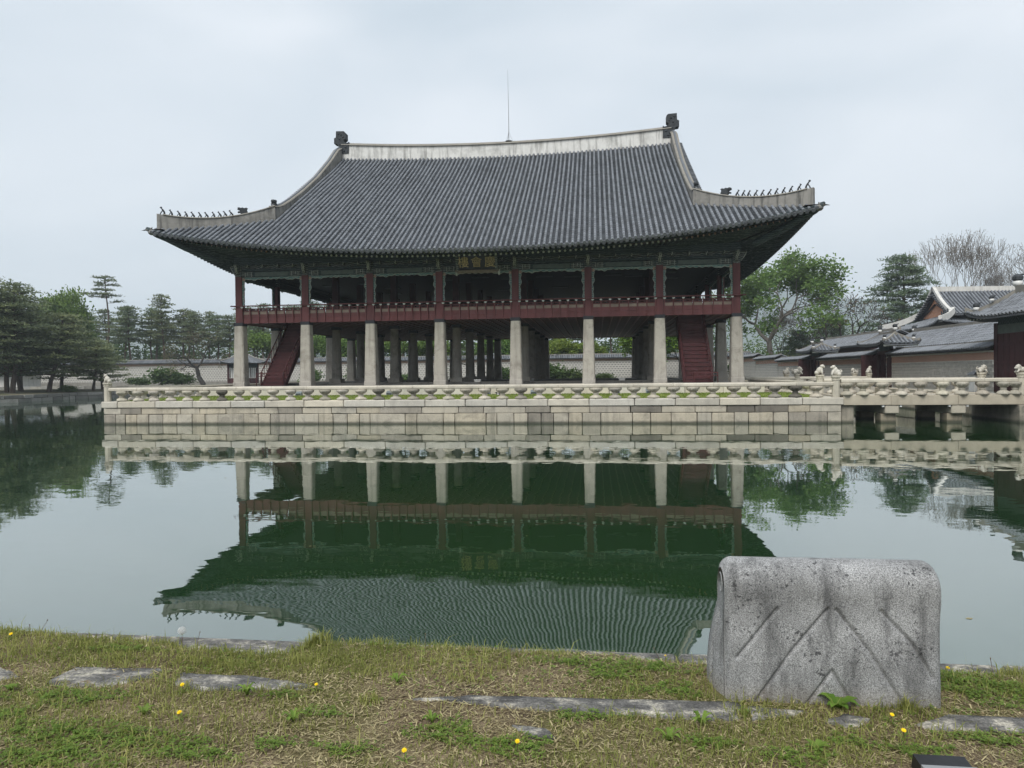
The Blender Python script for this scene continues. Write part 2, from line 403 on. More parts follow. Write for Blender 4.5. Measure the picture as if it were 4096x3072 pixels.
# ================================================================ ground, pond, far hills
t = NT('dirt_ground')
c = t.ramp(t.noise(0.25, 6, 0.65), [(0.3, (0.075, 0.085, 0.045)), (0.55, (0.14, 0.125, 0.085)), (0.75, (0.09, 0.11, 0.05))])
t.done(c, 0.95, 0.1)
t = NT('lawn_soil')
c = t.ramp(t.noise(1.2, 6, 0.65), [(0.3, (0.13, 0.17, 0.035)), (0.7, (0.21, 0.25, 0.06))])
t.done(c, 0.95, 0.1)
t = NT('bank_soil')
c = t.ramp(t.noise(2.2, 7, 0.7), [(0.30, (0.095, 0.070, 0.048)), (0.50, (0.19, 0.145, 0.095)), (0.72, (0.30, 0.235, 0.155))])
c = t.mix(t.ramp(t.noise(1.3, 5, 0.6), [(0.48, 0.0), (0.62, 0.75)]), c, t.ramp(t.noise(60, 3, 0.6), [(0.3, (0.075, 0.085, 0.025)), (0.7, (0.19, 0.20, 0.055))]))
f = t.noise(140, 4, 0.75)
c = t.mix(0.75, c, t.ramp(f, [(0.36, 0.35), (0.52, 1.0), (0.68, 1.7)]), 'MULTIPLY')
t.bump(t.mix(0.5, f, t.noise(35, 4, 0.7)), 0.8, 0.02)
t.done(c, 0.95, 0.1)
# pond water: green body, clear reflection, faint wavelets
t = NT('pond_water')
t.n.remove(t.b)
geo = t.node('ShaderNodeNewGeometry')
def wave_vec(scale, det, sx, sy):
    nd = t.node('ShaderNodeTexNoise'); nd.inputs['Scale'].default_value = scale; nd.inputs['Detail'].default_value = det; nd.inputs['Roughness'].default_value = 0.5
    mp = t.node('ShaderNodeMapping'); mp.inputs['Scale'].default_value = (sx, sy, 1)
    t.l.new(geo.outputs['Position'], mp.inputs['Vector']); t.l.new(mp.outputs[0], nd.inputs['Vector'])
    sb = t.node('ShaderNodeVectorMath', operation='SUBTRACT'); sb.inputs[1].default_value = (0.5, 0.5, 0.5)
    t.l.new(nd.outputs['Color'], sb.inputs[0]); return sb.outputs[0]
def vscale(v, s):
    k = t.node('ShaderNodeVectorMath', operation='SCALE'); t.l.new(v, k.inputs[0])
    if hasattr(s, 'node'): t.l.new(s, k.inputs['Scale'])
    else: k.inputs['Scale'].default_value = s
    return k.outputs[0]
def vadd(a, b):
    k = t.node('ShaderNodeVectorMath', operation='ADD'); t.l.new(a, k.inputs[0]); t.l.new(b, k.inputs[1]); return k.outputs[0]
t.geo = geo
calm = t.ramp(t.noise(0.11, 3, 0.5, vec=t.pos((0.5, 1.6, 1))), [(0.38, 0.35), (0.62, 1.0)])
small = vscale(vscale(wave_vec(3.2, 1.5, 0.75, 1.25), 0.020), calm)
big = vscale(wave_vec(0.8, 1, 0.6, 1.4), 0.008)
fine = vscale(vscale(wave_vec(9.0, 1.0, 0.35, 1.6), 0.012), calm)
nrm = vadd(vadd(vadd(small, big), fine), geo.outputs['Normal'])
nn = t.node('ShaderNodeVectorMath', operation='NORMALIZE'); t.l.new(nrm, nn.inputs[0])
fr = t.node('ShaderNodeFresnel'); fr.inputs['IOR'].default_value = 1.33
fac = t.math('MINIMUM', t.math('MULTIPLY', t.math('POWER', fr.outputs[0], 0.42), 0.97), 0.86)
df = t.node('ShaderNodeBsdfDiffuse')
bc = t.ramp(t.noise(0.06, 3, 0.5), [(0.3, (0.012, 0.036, 0.014)), (0.7, (0.018, 0.048, 0.014))])
t.l.new(bc, df.inputs['Color'])
gl = t.node('ShaderNodeBsdfGlossy'); gl.inputs['Roughness'].default_value = 0.012; gl.inputs['Color'].default_value = (0.95, 0.97, 0.965, 1)
t.l.new(nn.outputs[0], gl.inputs['Normal'])
mx = t.node('ShaderNodeMixShader'); t.l.new(fac, mx.inputs[0]); t.l.new(df.outputs[0], mx.inputs[1]); t.l.new(gl.outputs[0], mx.inputs[2])
t.l.new(mx.outputs[0], t.out.inputs['Surface']); MATS['pond_water'] = t.m

PX0, PX1, PY0, PY1 = -100.0, 28.6, -43.0, 56.0
b = MB(); b.add([(PX0-1, PY0-.6, 0), (PX1+.4, PY0-.6, 0), (PX1+.4, PY1+.5, 0), (PX0-1, PY1+.5, 0)], [(0, 1, 2, 3)])
tag(part(b, 'pond_water', 'pond_water', None), 'still dark green pond water mirroring the pavilion', kind='structure')
b = MB(); R = 5500
inn = [(PX0-.3, PY0-.25, .94), (PX1+.2, PY0-.25, .98), (PX1+.2, PY1+.2, 1.30), (PX0-.3, PY1+.2, 1.0)]
mid = [(PX0-60, PY0-60, 1.0), (PX1+70, PY0-60, 1.1), (PX1+70, PY1+60, 1.6), (PX0-60, PY1+60, 1.2)]
out = [(-R, -R, 1), (R, -R, 1), (R, R, 2), (-R, R, 2)]
b.add(inn+mid+out, [(i, (i+1) % 4, 4+(i+1) % 4, 4+i) for i in range(4)]+[(4+i, 4+(i+1) % 4, 8+(i+1) % 4, 8+i) for i in range(4)])
tag(part(b, 'ground', 'dirt_ground', None), 'bare earth and grass around the pond', kind='structure')

def hill_range(name, label, pts, depth, seed):
    r = np.random.default_rng(seed); rows = []
    xs = np.linspace(pts[0][0], pts[-1][0], 110)
    top = np.interp(xs, [p[0] for p in pts], [p[1] for p in pts])
    wob = sum(np.sin(xs*k+r.uniform(0, 6))*a for k, a in ((.011, 9), (.027, 5), (.06, 2.5), (.13, 1.2)))
    top = np.maximum(top+wob, 2)
    for j, (q, yo) in enumerate(((0, -520), (.3, -330), (.62, -170), (.86, -60), (1, 0), (.7, 160), (0, 420))):
        rows.append([(x, depth+yo+30*sin(x*.01+j), 1+(z-1)*q+r.normal()*4*(0 < q < 1)) for x, z in zip(xs, top)])
    m = MB(); m.sheet(rows); return tag(part(m, name, 'hill_green', None, True), label, kind='structure')
hill_range('hills', 'hazy wooded mountain ridge far beyond the right bank', [(-100, 20), (200, 175), (430, 262), (528, 287), (648, 274), (738, 257), (870, 246), (1015, 228), (1400, 180), (2000, 100), (2600, 20)], 2400, 3)
hill_range('hills', 'hazy wooded mountain ridge far beyond the left bank', [(-3000, 60), (-2500, 150), (-2100, 215), (-1856, 224), (-1603, 203), (-1420, 214), (-1100, 190), (-700, 120), (-300, 40)], 2400, 5)

r = np.random.default_rng(8); n = 90                      # petals and leaf scraps drifting on the water
fx = np.r_[r.uniform(19, 28, 40), r.uniform(-30, 26, n-40)]; fy = np.r_[r.uniform(-14, -8, 40), r.uniform(-40, -13, n-40)]; fs = r.uniform(.02, .055, n); fa = r.uniform(0, 6.28, n)
V = np.stack([np.stack([fx+np.cos(fa+k*1.571)*fs*(1 if k % 2 else .5), fy+np.sin(fa+k*1.571)*fs*(1 if k % 2 else .5), np.full(n, .004)], 1) for k in range(4)], 1).reshape(-1, 3)
tag(link('floating_litter', np_mesh('floating_litter', V, np.arange(4*n).reshape(n, 4), r.uniform(.3, 1, n)), 'straw'), 'pale petals and leaf scraps floating on the pond', kind='stuff')
# ================================================================ island terrace
BAL = [-18.24, -17.24, -16.32, -15.32, -14.33, -13.33, -12.33, -11.34, -10.38, -9.39, -8.39, -7.41, -6.45, -5.47, -4.46, -3.48, -2.54, -1.59, -0.64, 0.31, 1.26, 2.24, 3.17, 4.14, 5.1, 6.07, 7.07, 8.01, 8.98, 9.93, 10.9, 11.89, 12.87, 13.85, 14.87, 15.85, 16.85, 17.83, 18.83]
COP = [-18.32, -16.08, -13.88, -11.68, -9.74, -7.52, -5.32, -3.06, -0.9, 1.25, 3.43, 5.55, 7.66, 9.95, 11.97, 14.14, 16.1, 18.11]
C2 = [-18.14, -16.93, -14.63, -13.5, -11.99, -10.31, -9.01, -7.66, -6.0, -4.63, -3.34, -1.09, 0.87, 2.2, 4.4, 5.67, 7.69, 9.74, 11.3, 12.95, 14.49, 15.84, 17.44, 18.46]
C3 = [-18.46, -17.89, -17.2, -16.5, -15.66, -14.84, -13.95, -13.19, -12.45, -10.96, -10.12, -9.44, -8.1, -6.73, -5.93, -5.14, -4.48, -3.89, -1.99, -1.35, 0.06, 0.67, 2.33, 2.9, 3.79, 4.51, 5.2, 5.84, 6.61, 7.31, 8.25, 9.84, 10.75, 11.77, 13.04, 13.75, 14.84, 15.53, 16.72, 17.44, 18.26, 19.28]
RAILJ = [-19.05, -17.27, -15.32, -13.39, -11.42, -9.43, -7.45, -5.49, -3.53, -1.58, 0.32, 2.25, 4.15, 6.09, 8.02, 9.91, 11.89, 13.85, 15.84, 17.85]
IX0, IX1, IY0, IY1 = -19.2, 19.95, -11.15, 42.0
terrace = thing('stone_terrace', 'long granite block terrace rising from the pond under the pavilion', 'terrace', (0, -11.15, 0))
b = MB(); b.box(IX0+.3, IX1-.3, IY0+.42, IY1-.3, -1.2, 1.20); part(b, 'terrace_core', 'granite_wall', terrace)
def stone_row(joints, x0, x1, y0, y1, z0, z1, name, mat, parent, dark={}, ch=.024, jit=.012, axis='X'):
    js = [x0]+[j for j in joints if x0 < j < x1]+[x1]
    for i in range(len(js)-1):
        g = 0.013
        if axis == 'X': m = chamfer(js[i]+g, js[i+1]-g, y0+random.uniform(-.012, .012), y1, z0+.010, z1-.010, ch, jit)
        else: m = chamfer(y0+random.uniform(-.012, .012), y1, js[i]+g, js[i+1]-g, z0+.010, z1-.010, ch, jit)
        k = dark.get(i)
        w = random.uniform(.98, 1.10); wm = random.uniform(-.03, .06)
        part(m, name, mat, parent, color=(k, k, k*1.03) if k else (w+wm*.5, w, w-wm))
stone_row(COP, IX0-.10, IX1+.10, IY0-.07, IY0+.62, .895, 1.275, 'coping_stone', 'granite_pale', terrace, ch=.035, jit=.005)
stone_row(C2, IX0+.02, IX1-.02, IY0-.01, IY0+.45, .548, .895, 'wall_stone', 'granite_wall', terrace, {1: .62, 7: .70, 13: .80, 15: .72, 17: .85, 18: .42, 21: .36, 22: .40, 11: .8})
stone_row(C3, IX0+.02, IX1-.02, IY0-.02, IY0+.45, -.10, .548, 'wall_stone', 'granite_wall', terrace, {0: .8, 26: .62, 27: .58, 12: .85, 40: .78, 41: .74})
SJ = list(np.arange(IY0+2.1, IY1, 2.15))
for sx, nm in ((IX0, 'w'), (IX1, 'e')):
    x0, x1 = (sx-.08, sx+.55) if sx < 0 else (sx-.55, sx+.08)
    stone_row(SJ, IY0+.65, IY1, x0, x1, .895, 1.27, 'coping_stone', 'granite_pale', terrace, axis='Y')
    stone_row([s+.8 for s in SJ], IY0+.46, IY1, x0+.07, x1-.07, -.10, .895, 'wall_stone', 'granite_wall', terrace, axis='Y')

b = MB(); rows = []
for yy in np.linspace(IY0+.63, -2.3, 12): rows.append([(x, yy, 1.255+.05*(1-((yy+6.4)/4.2)**2)+random.uniform(-.008, .008)) for x in np.linspace(IX0+.56, IX1-.56, 60)])
b.sheet(rows); lawn = tag(part(b, 'lawn', 'lawn_soil', None, True), 'bright mown lawn on the terrace behind the stone balusters', kind='structure')
def blades(n, X, Y, zfun, h, w, lean=.5, seed=1, bend=True):
    """thin bent grass blades as triangles pairs; X, Y arrays of roots"""
    r = np.random.default_rng(seed); n = len(X); Z = zfun(X, Y)
    a = r.uniform(0, 2*pi, n); L = h*r.uniform(.55, 1.25, n); ln = lean*r.uniform(.1, 1.0, n)
    ca, sa = np.cos(a), np.sin(a); wa = a+pi/2+r.normal(0, .4, n); wx, wy = np.cos(wa)*w*r.uniform(.7, 1.3, n), np.sin(wa)*w*r.uniform(.7, 1.3, n)
    P0 = np.stack([X-wx/2, Y-wy/2, Z], 1); P1 = np.stack([X+wx/2, Y+wy/2, Z], 1)
    mx_, my_ = X+ca*L*ln*.35, Y+sa*L*ln*.35; mz = Z+L*(.62-.12*ln)
    P2 = np.stack([mx_+wx*.38, my_+wy*.38, mz], 1); P3 = np.stack([mx_-wx*.38, my_-wy*.38, mz], 1)
    P4 = np.stack([X+ca*L*ln, Y+sa*L*ln, Z+L*(1-.45*ln)], 1)
    V = np.stack([P0, P1, P2, P3, P4], 1).reshape(-1, 3)
    o = (np.arange(n)*5)[:, None]
    F = np.concatenate([o+np.array([[0, 1, 2]]), o+np.array([[0, 2, 3]]), o+np.array([[3, 2, 4]])], 1).reshape(-1, 3)
    return V, F
n = 26000
gx = RNG.uniform(IX0+.6, IX1-.6, n); gy = RNG.uniform(IY0+.66, -2.35, n)
V, F = blades(n, gx, gy, lambda x, y: 1.25+.05*(1-((y+6.4)/4.2)**2), .075, .022, .7, 3)
tint = np.repeat(np.clip(.5+.25*np.sin(gx*1.3+np.sin(gy*1.1)*2)+RNG.normal(0, .2, n), 0, 1), 3)
tag(link('grass', np_mesh('lawn_grass', V, F, tint), 'lawn_blades'), 'short bright green grass blades on the terrace lawn', kind='stuff')

# balustrade pieces ------------------------------------------------------------
def lobed(th, z):
    if z > .36 or z < .16: return 1+.10*cos(4*th)+.03*cos(12*th)
    return 1.0
b = MB()
b.lathe([(.23, 0), (.275, .006), (.290, .03), (.285, .085), (.235, .125), (.165, .165), (.132, .195), (.128, .215), (.152, .230), (.152, .250), (.128, .264), (.130, .295), (.152, .325), (.205, .362), (.258, .405), (.288, .440), (.300, .462), (.300, .532), (.285, .548), (.24, .556)], seg=20, fn=lobed)
for k in range(8):      # carved leaf ribs on the cup and foot
    th = pi/8+k*pi/4; cx, cy_ = cos(th), sin(th)
    b.tube([(cx*.15, cy_*.15, .32), (cx*.225, cy_*.225, .38), (cx*.292, cy_*.292, .45)], [.012, .020, .014], 5)
    b.tube([(cx*.15, cy_*.15, .17), (cx*.225, cy_*.225, .12), (cx*.275, cy_*.275, .05)], [.012, .020, .016], 5)
BAL_MESH = b.mesh('baluster', True); BAL_MESH.materials.append(MATS['granite_pale'])
def baluster(parent, x, y, z, shade=None, h=1.0):
    s = shade if shade else random.choice([.72, .8, .86, .9, .95, 1.0, .97])
    o = link('baluster', BAL_MESH, None, parent, (x, y, z), (s, s*random.uniform(.97, 1.0), s*random.uniform(.92, .99)))
    o.rotation_euler.z = random.choice([0, pi/2, pi, -pi/2])+random.uniform(-.1, .1); o.scale = (1, 1, h)
    return o
OCT = [(-.13, .03), (-.13, .13), (-.07, .19), (.07, .19), (.13, .13), (.13, .03), (.09, 0), (-.09, 0)]
def rail(parent, a0, a1, c, z, axis='X', name='rail'):
    m = MB(); poly = [(c+u, z+w) for u, w in OCT]
    g = .006; e = .02
    secs = [(a0+g, .93), (a0+g+e, 1.0), (a1-g-e, 1.0), (a1-g, .93)]
    rings = []
    for a, s in secs:
        ring = [(c+u*s, z+.095+(w-.095)*s) for u, w in OCT]
        rings.append([(a, p[0], p[1]) if axis == 'X' else (p[0], a, p[1]) for p in ring])
    n = len(OCT); V = [p for r_ in rings for p in r_]
    F = [(i*n+k, i*n+(k+1) % n, (i+1)*n+(k+1) % n, (i+1)*n+k) for i in range(3) for k in range(n)]+[tuple(range(n)), tuple(range(3*n, 4*n))[::-1]]
    m.add(V, F); w = random.uniform(.9, 1.04)
    return part(m, name, 'granite_pale', parent, color=(w, w*.99, w*.96))
def post(parent, x, y, z, h=1.05, s=.17):
    m = MB()
    m.prism([(x+s*cos(pi/8+k*pi/4)*1.08, y+s*sin(pi/8+k*pi/4)*1.08) for k in range(8)], 'Z', z, z+h*.78)
    m.lathe([(s*1.02, h*.78), (s*1.22, h*.80), (s*1.22, h*.84), (s*1.05, h*.86), (s*1.30, h*.90), (s*1.42, h*.95), (s*1.38, h), (s*1.1, h+.001)], (x, y, z), 8)
    return part(m, 'post', 'granite_pale', parent, color=(.98, .97, .93))
balus = thing('stone_balustrade', 'long pale stone balustrade along the front edge of the terrace', 'balustrade', (0, -10.92, 1.275))
rj = [-19.02]+RAILJ[1:]+[19.62]
for i in range(len(rj)-1): rail(balus, rj[i], rj[i+1], -10.92, 1.835)
DK = {7: .30, 13: .62, 16: .36, 18: .60, 19: .75, 24: .62, 29: .66, 37: .50, 38: .24}
for i, x in enumerate([BAL[0]-.75]+BAL):
    if i == 0: continue
    baluster(balus, x, -10.92, 1.275, DK.get(i-0) or None)
post(balus, -19.1, -10.92, 1.272, 1.04); post(balus, 19.75, -10.92, 1.272, 1.06)
westb = thing('stone_balustrade', 'stone balustrade running back from the left corner of the terrace', 'balustrade', (-18.95, 0, 1.27))
ys = np.arange(-10.7, 30, 1.95)
for i in range(len(ys)-1): rail(westb, ys[i], ys[i+1], -18.95, 1.83, 'Y')
for y in np.arange(-9.95, 29, .98): baluster(westb, -18.95, y, 1.27)
eastb = thing('stone_balustrade', 'stone balustrade along the right side of the terrace beyond the bridge', 'balustrade', (19.7, 0, 1.27))
ys = np.arange(-7.3, 7.6, 1.86)
for i in range(len(ys)-1): rail(eastb, ys[i], ys[i+1], 19.7, 1.83, 'Y')
for y in np.arange(-6.8, 7.3, .93): baluster(eastb, 19.7, y, 1.27)

# carved guardian animals on the posts ----------------------------------------
def beast(name, label, x, y, z, face, kind, s=1.0, group='carved animals on the balustrade posts'):
    m = MB(); R_ = Matrix.Rotation(0, 3, 'Y')
    if kind == 'sit':        # seated, head raised and turned
        m.ball((-.05, 0, .15), (.19, .13, .15)); m.ball((.03, 0, .24), (.13, .12, .18)); m.ball((.10, .02, .40), (.10, .095, .09))
        m.ball((.19, .02, .38), (.055, .06, .05)); m.ball((.06, .07, .46), (.03, .02, .03)); m.ball((.06, -.06, .46), (.03, .02, .03))
        m.tube([(.12, .08, .24), (.15, .09, .10), (.18, .09, 0)], [.05, .04, .045]); m.tube([(.12, -.08, .24), (.15, -.09, .10), (.18, -.09, 0)], [.05, .04, .045])
        m.ball((-.14, .10, .07), (.10, .06, .08)); m.ball((-.14, -.10, .07), (.10, .06, .08)); m.tube([(-.2, 0, .1), (-.26, 0, .2), (-.2, 0, .3)], [.04, .035, .02])
    elif kind == 'hunch':    # hunched body leaning forward
        m.ball((-.02, 0, .22), (.15, .13, .20), rot=Matrix.Rotation(radians(35), 3, 'Y')); m.ball((.10, 0, .42), (.11, .10, .09)); m.ball((.18, 0, .38), (.05, .06, .045))
        m.ball((-.14, 0, .10), (.12, .13, .11)); m.tube([(.08, .06, .25), (.12, .07, 0)], [.05, .045]); m.tube([(.08, -.06, .25), (.12, -.07, 0)], [.05, .045])
    else:                    # crouching lion, mane bumps
        m.ball((-.02, 0, .16), (.24, .13, .13)); m.ball((.17, 0, .27), (.13, .13, .14)); m.ball((.28, 0, .23), (.06, .08, .06))
        for k in range(6): m.ball((.10+.04*cos(k), .11*sin(k*1.05), .30+.08*cos(k*1.05)), .05, 6, 4)
        for sy in (-1, 1):
            m.tube([(.15, sy*.09, .18), (.22, sy*.10, .05), (.27, sy*.10, .02)], [.05, .045, .05]); m.ball((-.16, sy*.10, .08), (.11, .06, .09))
        m.tube([(-.24, 0, .14), (-.30, .02, .24), (-.24, .03, .33)], [.045, .04, .03])
    o = link(name, m.mesh('animal', True), 'statue_stone', None, (x, y, z)); o.rotation_euler.z = face; o.scale = (s,)*3
    return tag(o, label, 'statue', group, 'thing')
beast('stone_animal', 'weathered stone animal on the post at the left corner of the terrace', -19.1, -10.92, 2.315, pi, 'hunch', .95)
beast('stone_animal', 'pale stone lion on the corner post where terrace and bridge meet', 19.75, -10.92, 2.335, radians(170), 'sit', 1.05)

# gravel podium and lights on the lawn
pod = thing('stone_podium', 'low stone podium carrying the pavilion pillars', 'podium', (0, -2.2, 1.3))
stone_row(list(np.arange(-17.0, 18, 2.35)), -18.4, 18.4, -2.25, -1.5, 1.20, 1.80, 'podium_stone', 'granite_pale', pod)
stone_row(list(np.arange(-16.1, 18, 2.6)), -18.0, 18.0, -1.5, -.9, 1.25, 1.895, 'podium_stone', 'granite_pale', pod)
b = MB(); b.box(-18.0, 18.0, -.9, 30.0, 1.2, 1.885); part(b, 'paving', 'floor_stone', pod)
stone_row(list(np.arange(-13.5, 15, 1.9)), -15.6, 15.6, 2.4, 2.9, 1.80, 2.03, 'floor_curb', 'floor_stone', pod, {i: .55 for i in range(30)})
b = MB(); b.box(-15.6, 15.6, 2.9, 26.0, 1.8, 2.02); part(b, 'inner_floor', 'floor_stone', pod)
PLACE = ['below the gap left of the centre right pillar', 'below the centre right pillar', 'between the centre right and sixth pillars', 'just right of the sixth pillar', 'just left of the seventh pillar', 'below the right stair', 'near the second pillar from the left', 'left of the two centre pillars']
for i, (x, y) in enumerate([(1.1, -2.75), (4.1, -2.9), (6.9, -2.75), (9.3, -2.9), (11.3, -2.7), (14.0, -2.8), (-11.5, -2.8), (-5.3, -2.9)]):
    g = thing('ground_light', f'small grey floodlight box on the lawn {PLACE[i]}', 'light', (x, y, 1.25), 'floodlights along the podium')
    b = MB(); b.hexa([(x-.2, y-.14, 1.25), (x+.2, y-.14, 1.25), (x+.2, y+.14, 1.25), (x-.2, y+.14, 1.25), (x-.2, y-.10, 1.47), (x+.2, y-.10, 1.47), (x+.2, y+.14, 1.56), (x-.2, y+.14, 1.56)]); part(b, 'housing', 'floodlight_grey', g)
    b = MB(); b.box(x-.16, x+.16, y-.15, y-.125, 1.29, 1.43); part(b, 'lens', 'lamp_glass', g)
PLACE = ['left of the centre right pillar', 'right of the third pillar', 'behind the centre right pillar', 'at the left of the wide gap', 'right of the sixth pillar', 'near the seventh pillar']
for i, (x, y) in enumerate([(-.6, 3.6), (-8.8, 5.0), (2.05, 3.6), (3.0, 7.0), (9.9, 4.6), (12.2, 6.0)]):
    g = thing('floor_lamp_box', f'low white box on the dark pavilion floor {PLACE[i]}', 'box', (x, y, 2.02), 'white boxes on the pavilion floor')
    ubox('lid', 'white_paint', g, x-.25, x+.25, y-.16, y+.16, 2.145, 2.20); ubox('case', 'plaster_white', g, x-.22, x+.22, y-.13, y+.13, 2.02, 2.145)
for x, y, l in ((-8.3, 9.6, 'black upright box standing between the left inner pillars'), (7.6, 9.0, 'black upright box standing beside the right inner pillars')):
    g = thing('equipment_box', l, 'box', (x, y, 2.02))
    b = chamfer(x-.22, x+.22, y-.2, y+.2, 2.02, 2.78, .02); part(b, 'case', 'lamp_black', g); ubox('base', 'metal_grey', g, x-.25, x+.25, y-.23, y+.23, 2.02, 2.06)
# magpie on the lawn
mg = thing('magpie', 'black and white magpie standing on the terrace lawn', 'bird', (2.35, -6.6, 1.30))
b = MB(); b.ball((2.35, -6.6, 1.42), (.13, .06, .065), rot=Matrix.Rotation(radians(20), 3, 'Y')); b.ball((2.23, -6.6, 1.49), (.05, .045, .05)); b.tube([(2.19, -6.6, 1.49), (2.13, -6.6, 1.48)], [.02, .004], 5)
b.tube([(2.44, -6.6, 1.40), (2.55, -6.6, 1.36), (2.66, -6.6, 1.33)], [.035, .03, .012], 5); b.tube([(2.33, -6.57, 1.38), (2.33, -6.57, 1.28)], .01, 4); b.tube([(2.36, -6.63, 1.38), (2.36, -6.63, 1.28)], .01, 4)
part(b, 'body', 'magpie_black', mg, True)
b = MB(); b.ball((2.34, -6.625, 1.40), (.075, .05, .045)); part(b, 'white_belly', 'white_paint', mg, True)
# ================================================================ the two-storey pavilion
XC = [-17.2, -12.26, -7.55, -2.63, 2.63, 7.55, 12.26, 17.2]
YC = [0.40+5.7*k for k in range(6)]
CY = 14.30                                    # ridge line
pav = thing('pavilion', 'huge open two storey wooden pavilion with sweeping tiled roof on stone pillars', 'pavilion', (0, CY, 1.9))

# stone pillars -----------------------------------------------------------------
def sq_pillar(x, y, wt, wb, z0, z1):
    m = MB(); c = .07
    def ring(w, z, c): h = w/2; return [(x-h+c, y-h, z), (x+h-c, y-h, z), (x+h, y-h+c, z), (x+h, y+h-c, z), (x+h-c, y+h, z), (x-h+c, y+h, z), (x-h, y+h-c, z), (x-h, y-h+c, z)]
    rings = [ring(wb+.03, z0, .03), ring(wb+.03, z0+.28, .03), ring(wb, z0+.31, c)]
    for q in (.25, .5, .75, 1): rings.append(ring(lerp(wb, wt, q), lerp(z0+.31, z1, q), c))
    V = [p for r_ in rings for p in r_]; n = 8
    F = [(i*n+k, i*n+(k+1) % n, (i+1)*n+(k+1) % n, (i+1)*n+k) for i in range(len(rings)-1) for k in range(n)]+[tuple(range(n))[::-1], tuple(range((len(rings)-1)*n, len(rings)*n))]
    m.add(V, F); return m
def rd_pillar(x, y, wt, wb, z0, z1):
    m = MB(); m.box(x-wb/2-.06, x+wb/2+.06, y-wb/2-.06, y+wb/2+.06, z0, z0+.34)
    m.lathe([(lerp(wb, wt, q)/2, lerp(z0+.34, z1, q)-z0) for q in (0, .33, .66, 1)], (x, y, z0), 16); return m
for j, y in enumerate(YC):
    for i, x in enumerate(XC):
        outer = i in (0, 7) or j in (0, 5)
        k = random.uniform(.88, 1.05)
        if outer: part(sq_pillar(x, y, .655, .84, 1.88, 6.17), 'stone_pillar', 'granite_pillar', pav, color=k if j == 0 else k*.92)
        else: part(rd_pillar(x, y, .62, .80, 2.0, 6.17), 'stone_pillar', 'granite_pillar', pav, True if False else False, color=k*.8)  # same stone toned darker inside: shade under the floor put into the colour
        # black painted capital band with a wavy lower hem
        m = MB(); h = .335; zt = 6.40
        for sx, sy, tx, ty in ((0, -1, 1, 0), (1, 0, 0, 1), (0, 1, -1, 0), (-1, 0, 0, -1)):
            pts = []
            for q in np.linspace(-1, 1, 9): pts.append((q*h, 6.165+.025*abs(sin(q*pi*1.5))))
            top = [(x+sx*h+tx*u, y+sy*h+ty*u, zt) for u, z in pts]; bot = [(x+sx*h+tx*u, y+sy*h+ty*u, z) for u, z in pts]
            m.sheet([bot, top])
        m.box(x-h+.01, x+h-.01, y-h+.01, y+h-.01, 6.17, 6.395)
        part(m, 'pillar_band', 'black_band', pav)
# upper columns
for j, y in enumerate(YC):
    for i, x in enumerate(XC):
        if i in (0, 7) or j in (0, 5):
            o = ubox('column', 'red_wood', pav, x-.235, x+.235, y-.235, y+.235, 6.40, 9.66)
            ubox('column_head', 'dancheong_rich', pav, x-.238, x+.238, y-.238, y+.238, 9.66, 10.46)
        else: ubox('column', 'red_wood_dark', pav, x-.23, x+.23, y-.23, y+.23, 6.9, 10.4)  # darker red on the inner columns stands in for the indoor shade

# floor, joists, ceiling ----------------------------------------------------------
X0, X1, Y0, Y1 = XC[0], XC[-1], YC[0], YC[-1]
holes = [(-15.75, -13.95, -.2, 5.6), (13.65, 15.55, -.2, 5.0)]
b = MB()
for (xa, xb, ya, yb) in [(X0-.1, -15.75, Y0, Y1), (-15.75, -13.95, 5.6, Y1), (-13.95, 13.65, Y0, Y1), (13.65, 15.55, 5.0, Y1), (15.55, X1+.1, Y0, Y1)]:
    b.box(xa, xb, ya-.1 if ya == Y0 else ya, yb+.1, 6.43, 6.90)
part(b, 'floor_deck', 'underfloor', pav)
xj = -16.9
while xj < 17:
    a = 0.42
    for (xa, xb, ya, yb) in holes:
        if xa-.05 < xj < xb+.05: a = yb+.05
    m = MB(); m.box(xj-.055, xj+.055, a, Y1, 6.385, 6.432); part(m, 'joist', 'joist', pav)
    m = MB(); m.box(xj+.03, xj+.056, a, Y1, 6.378, 6.3845); part(m, 'joist_edge', 'joist_line', pav)
    xj += .62
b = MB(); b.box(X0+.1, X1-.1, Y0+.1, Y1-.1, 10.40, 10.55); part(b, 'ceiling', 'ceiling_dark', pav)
for k, (x, y) in enumerate([(-13.9, 9.5), (-10.6, 8.8), (-9.4, 12.0), (-10.4, 16.0), (-3.6, 7.5), (-.8, 6.6), (1.3, 7.8), (4.1, 7.0), (6.3, 7.5), (9.4, 7.2), (11.0, 8.0), (13.4, 6.6), (13.9, 9.8), (13.2, 13.5), (-5.0, 14), (0, 15), (5, 14)]):
    ubox('raised_shutter', 'green_lintel', pav, x-.65, x+.65, y-.45, y+.45, 10.06, 10.11)

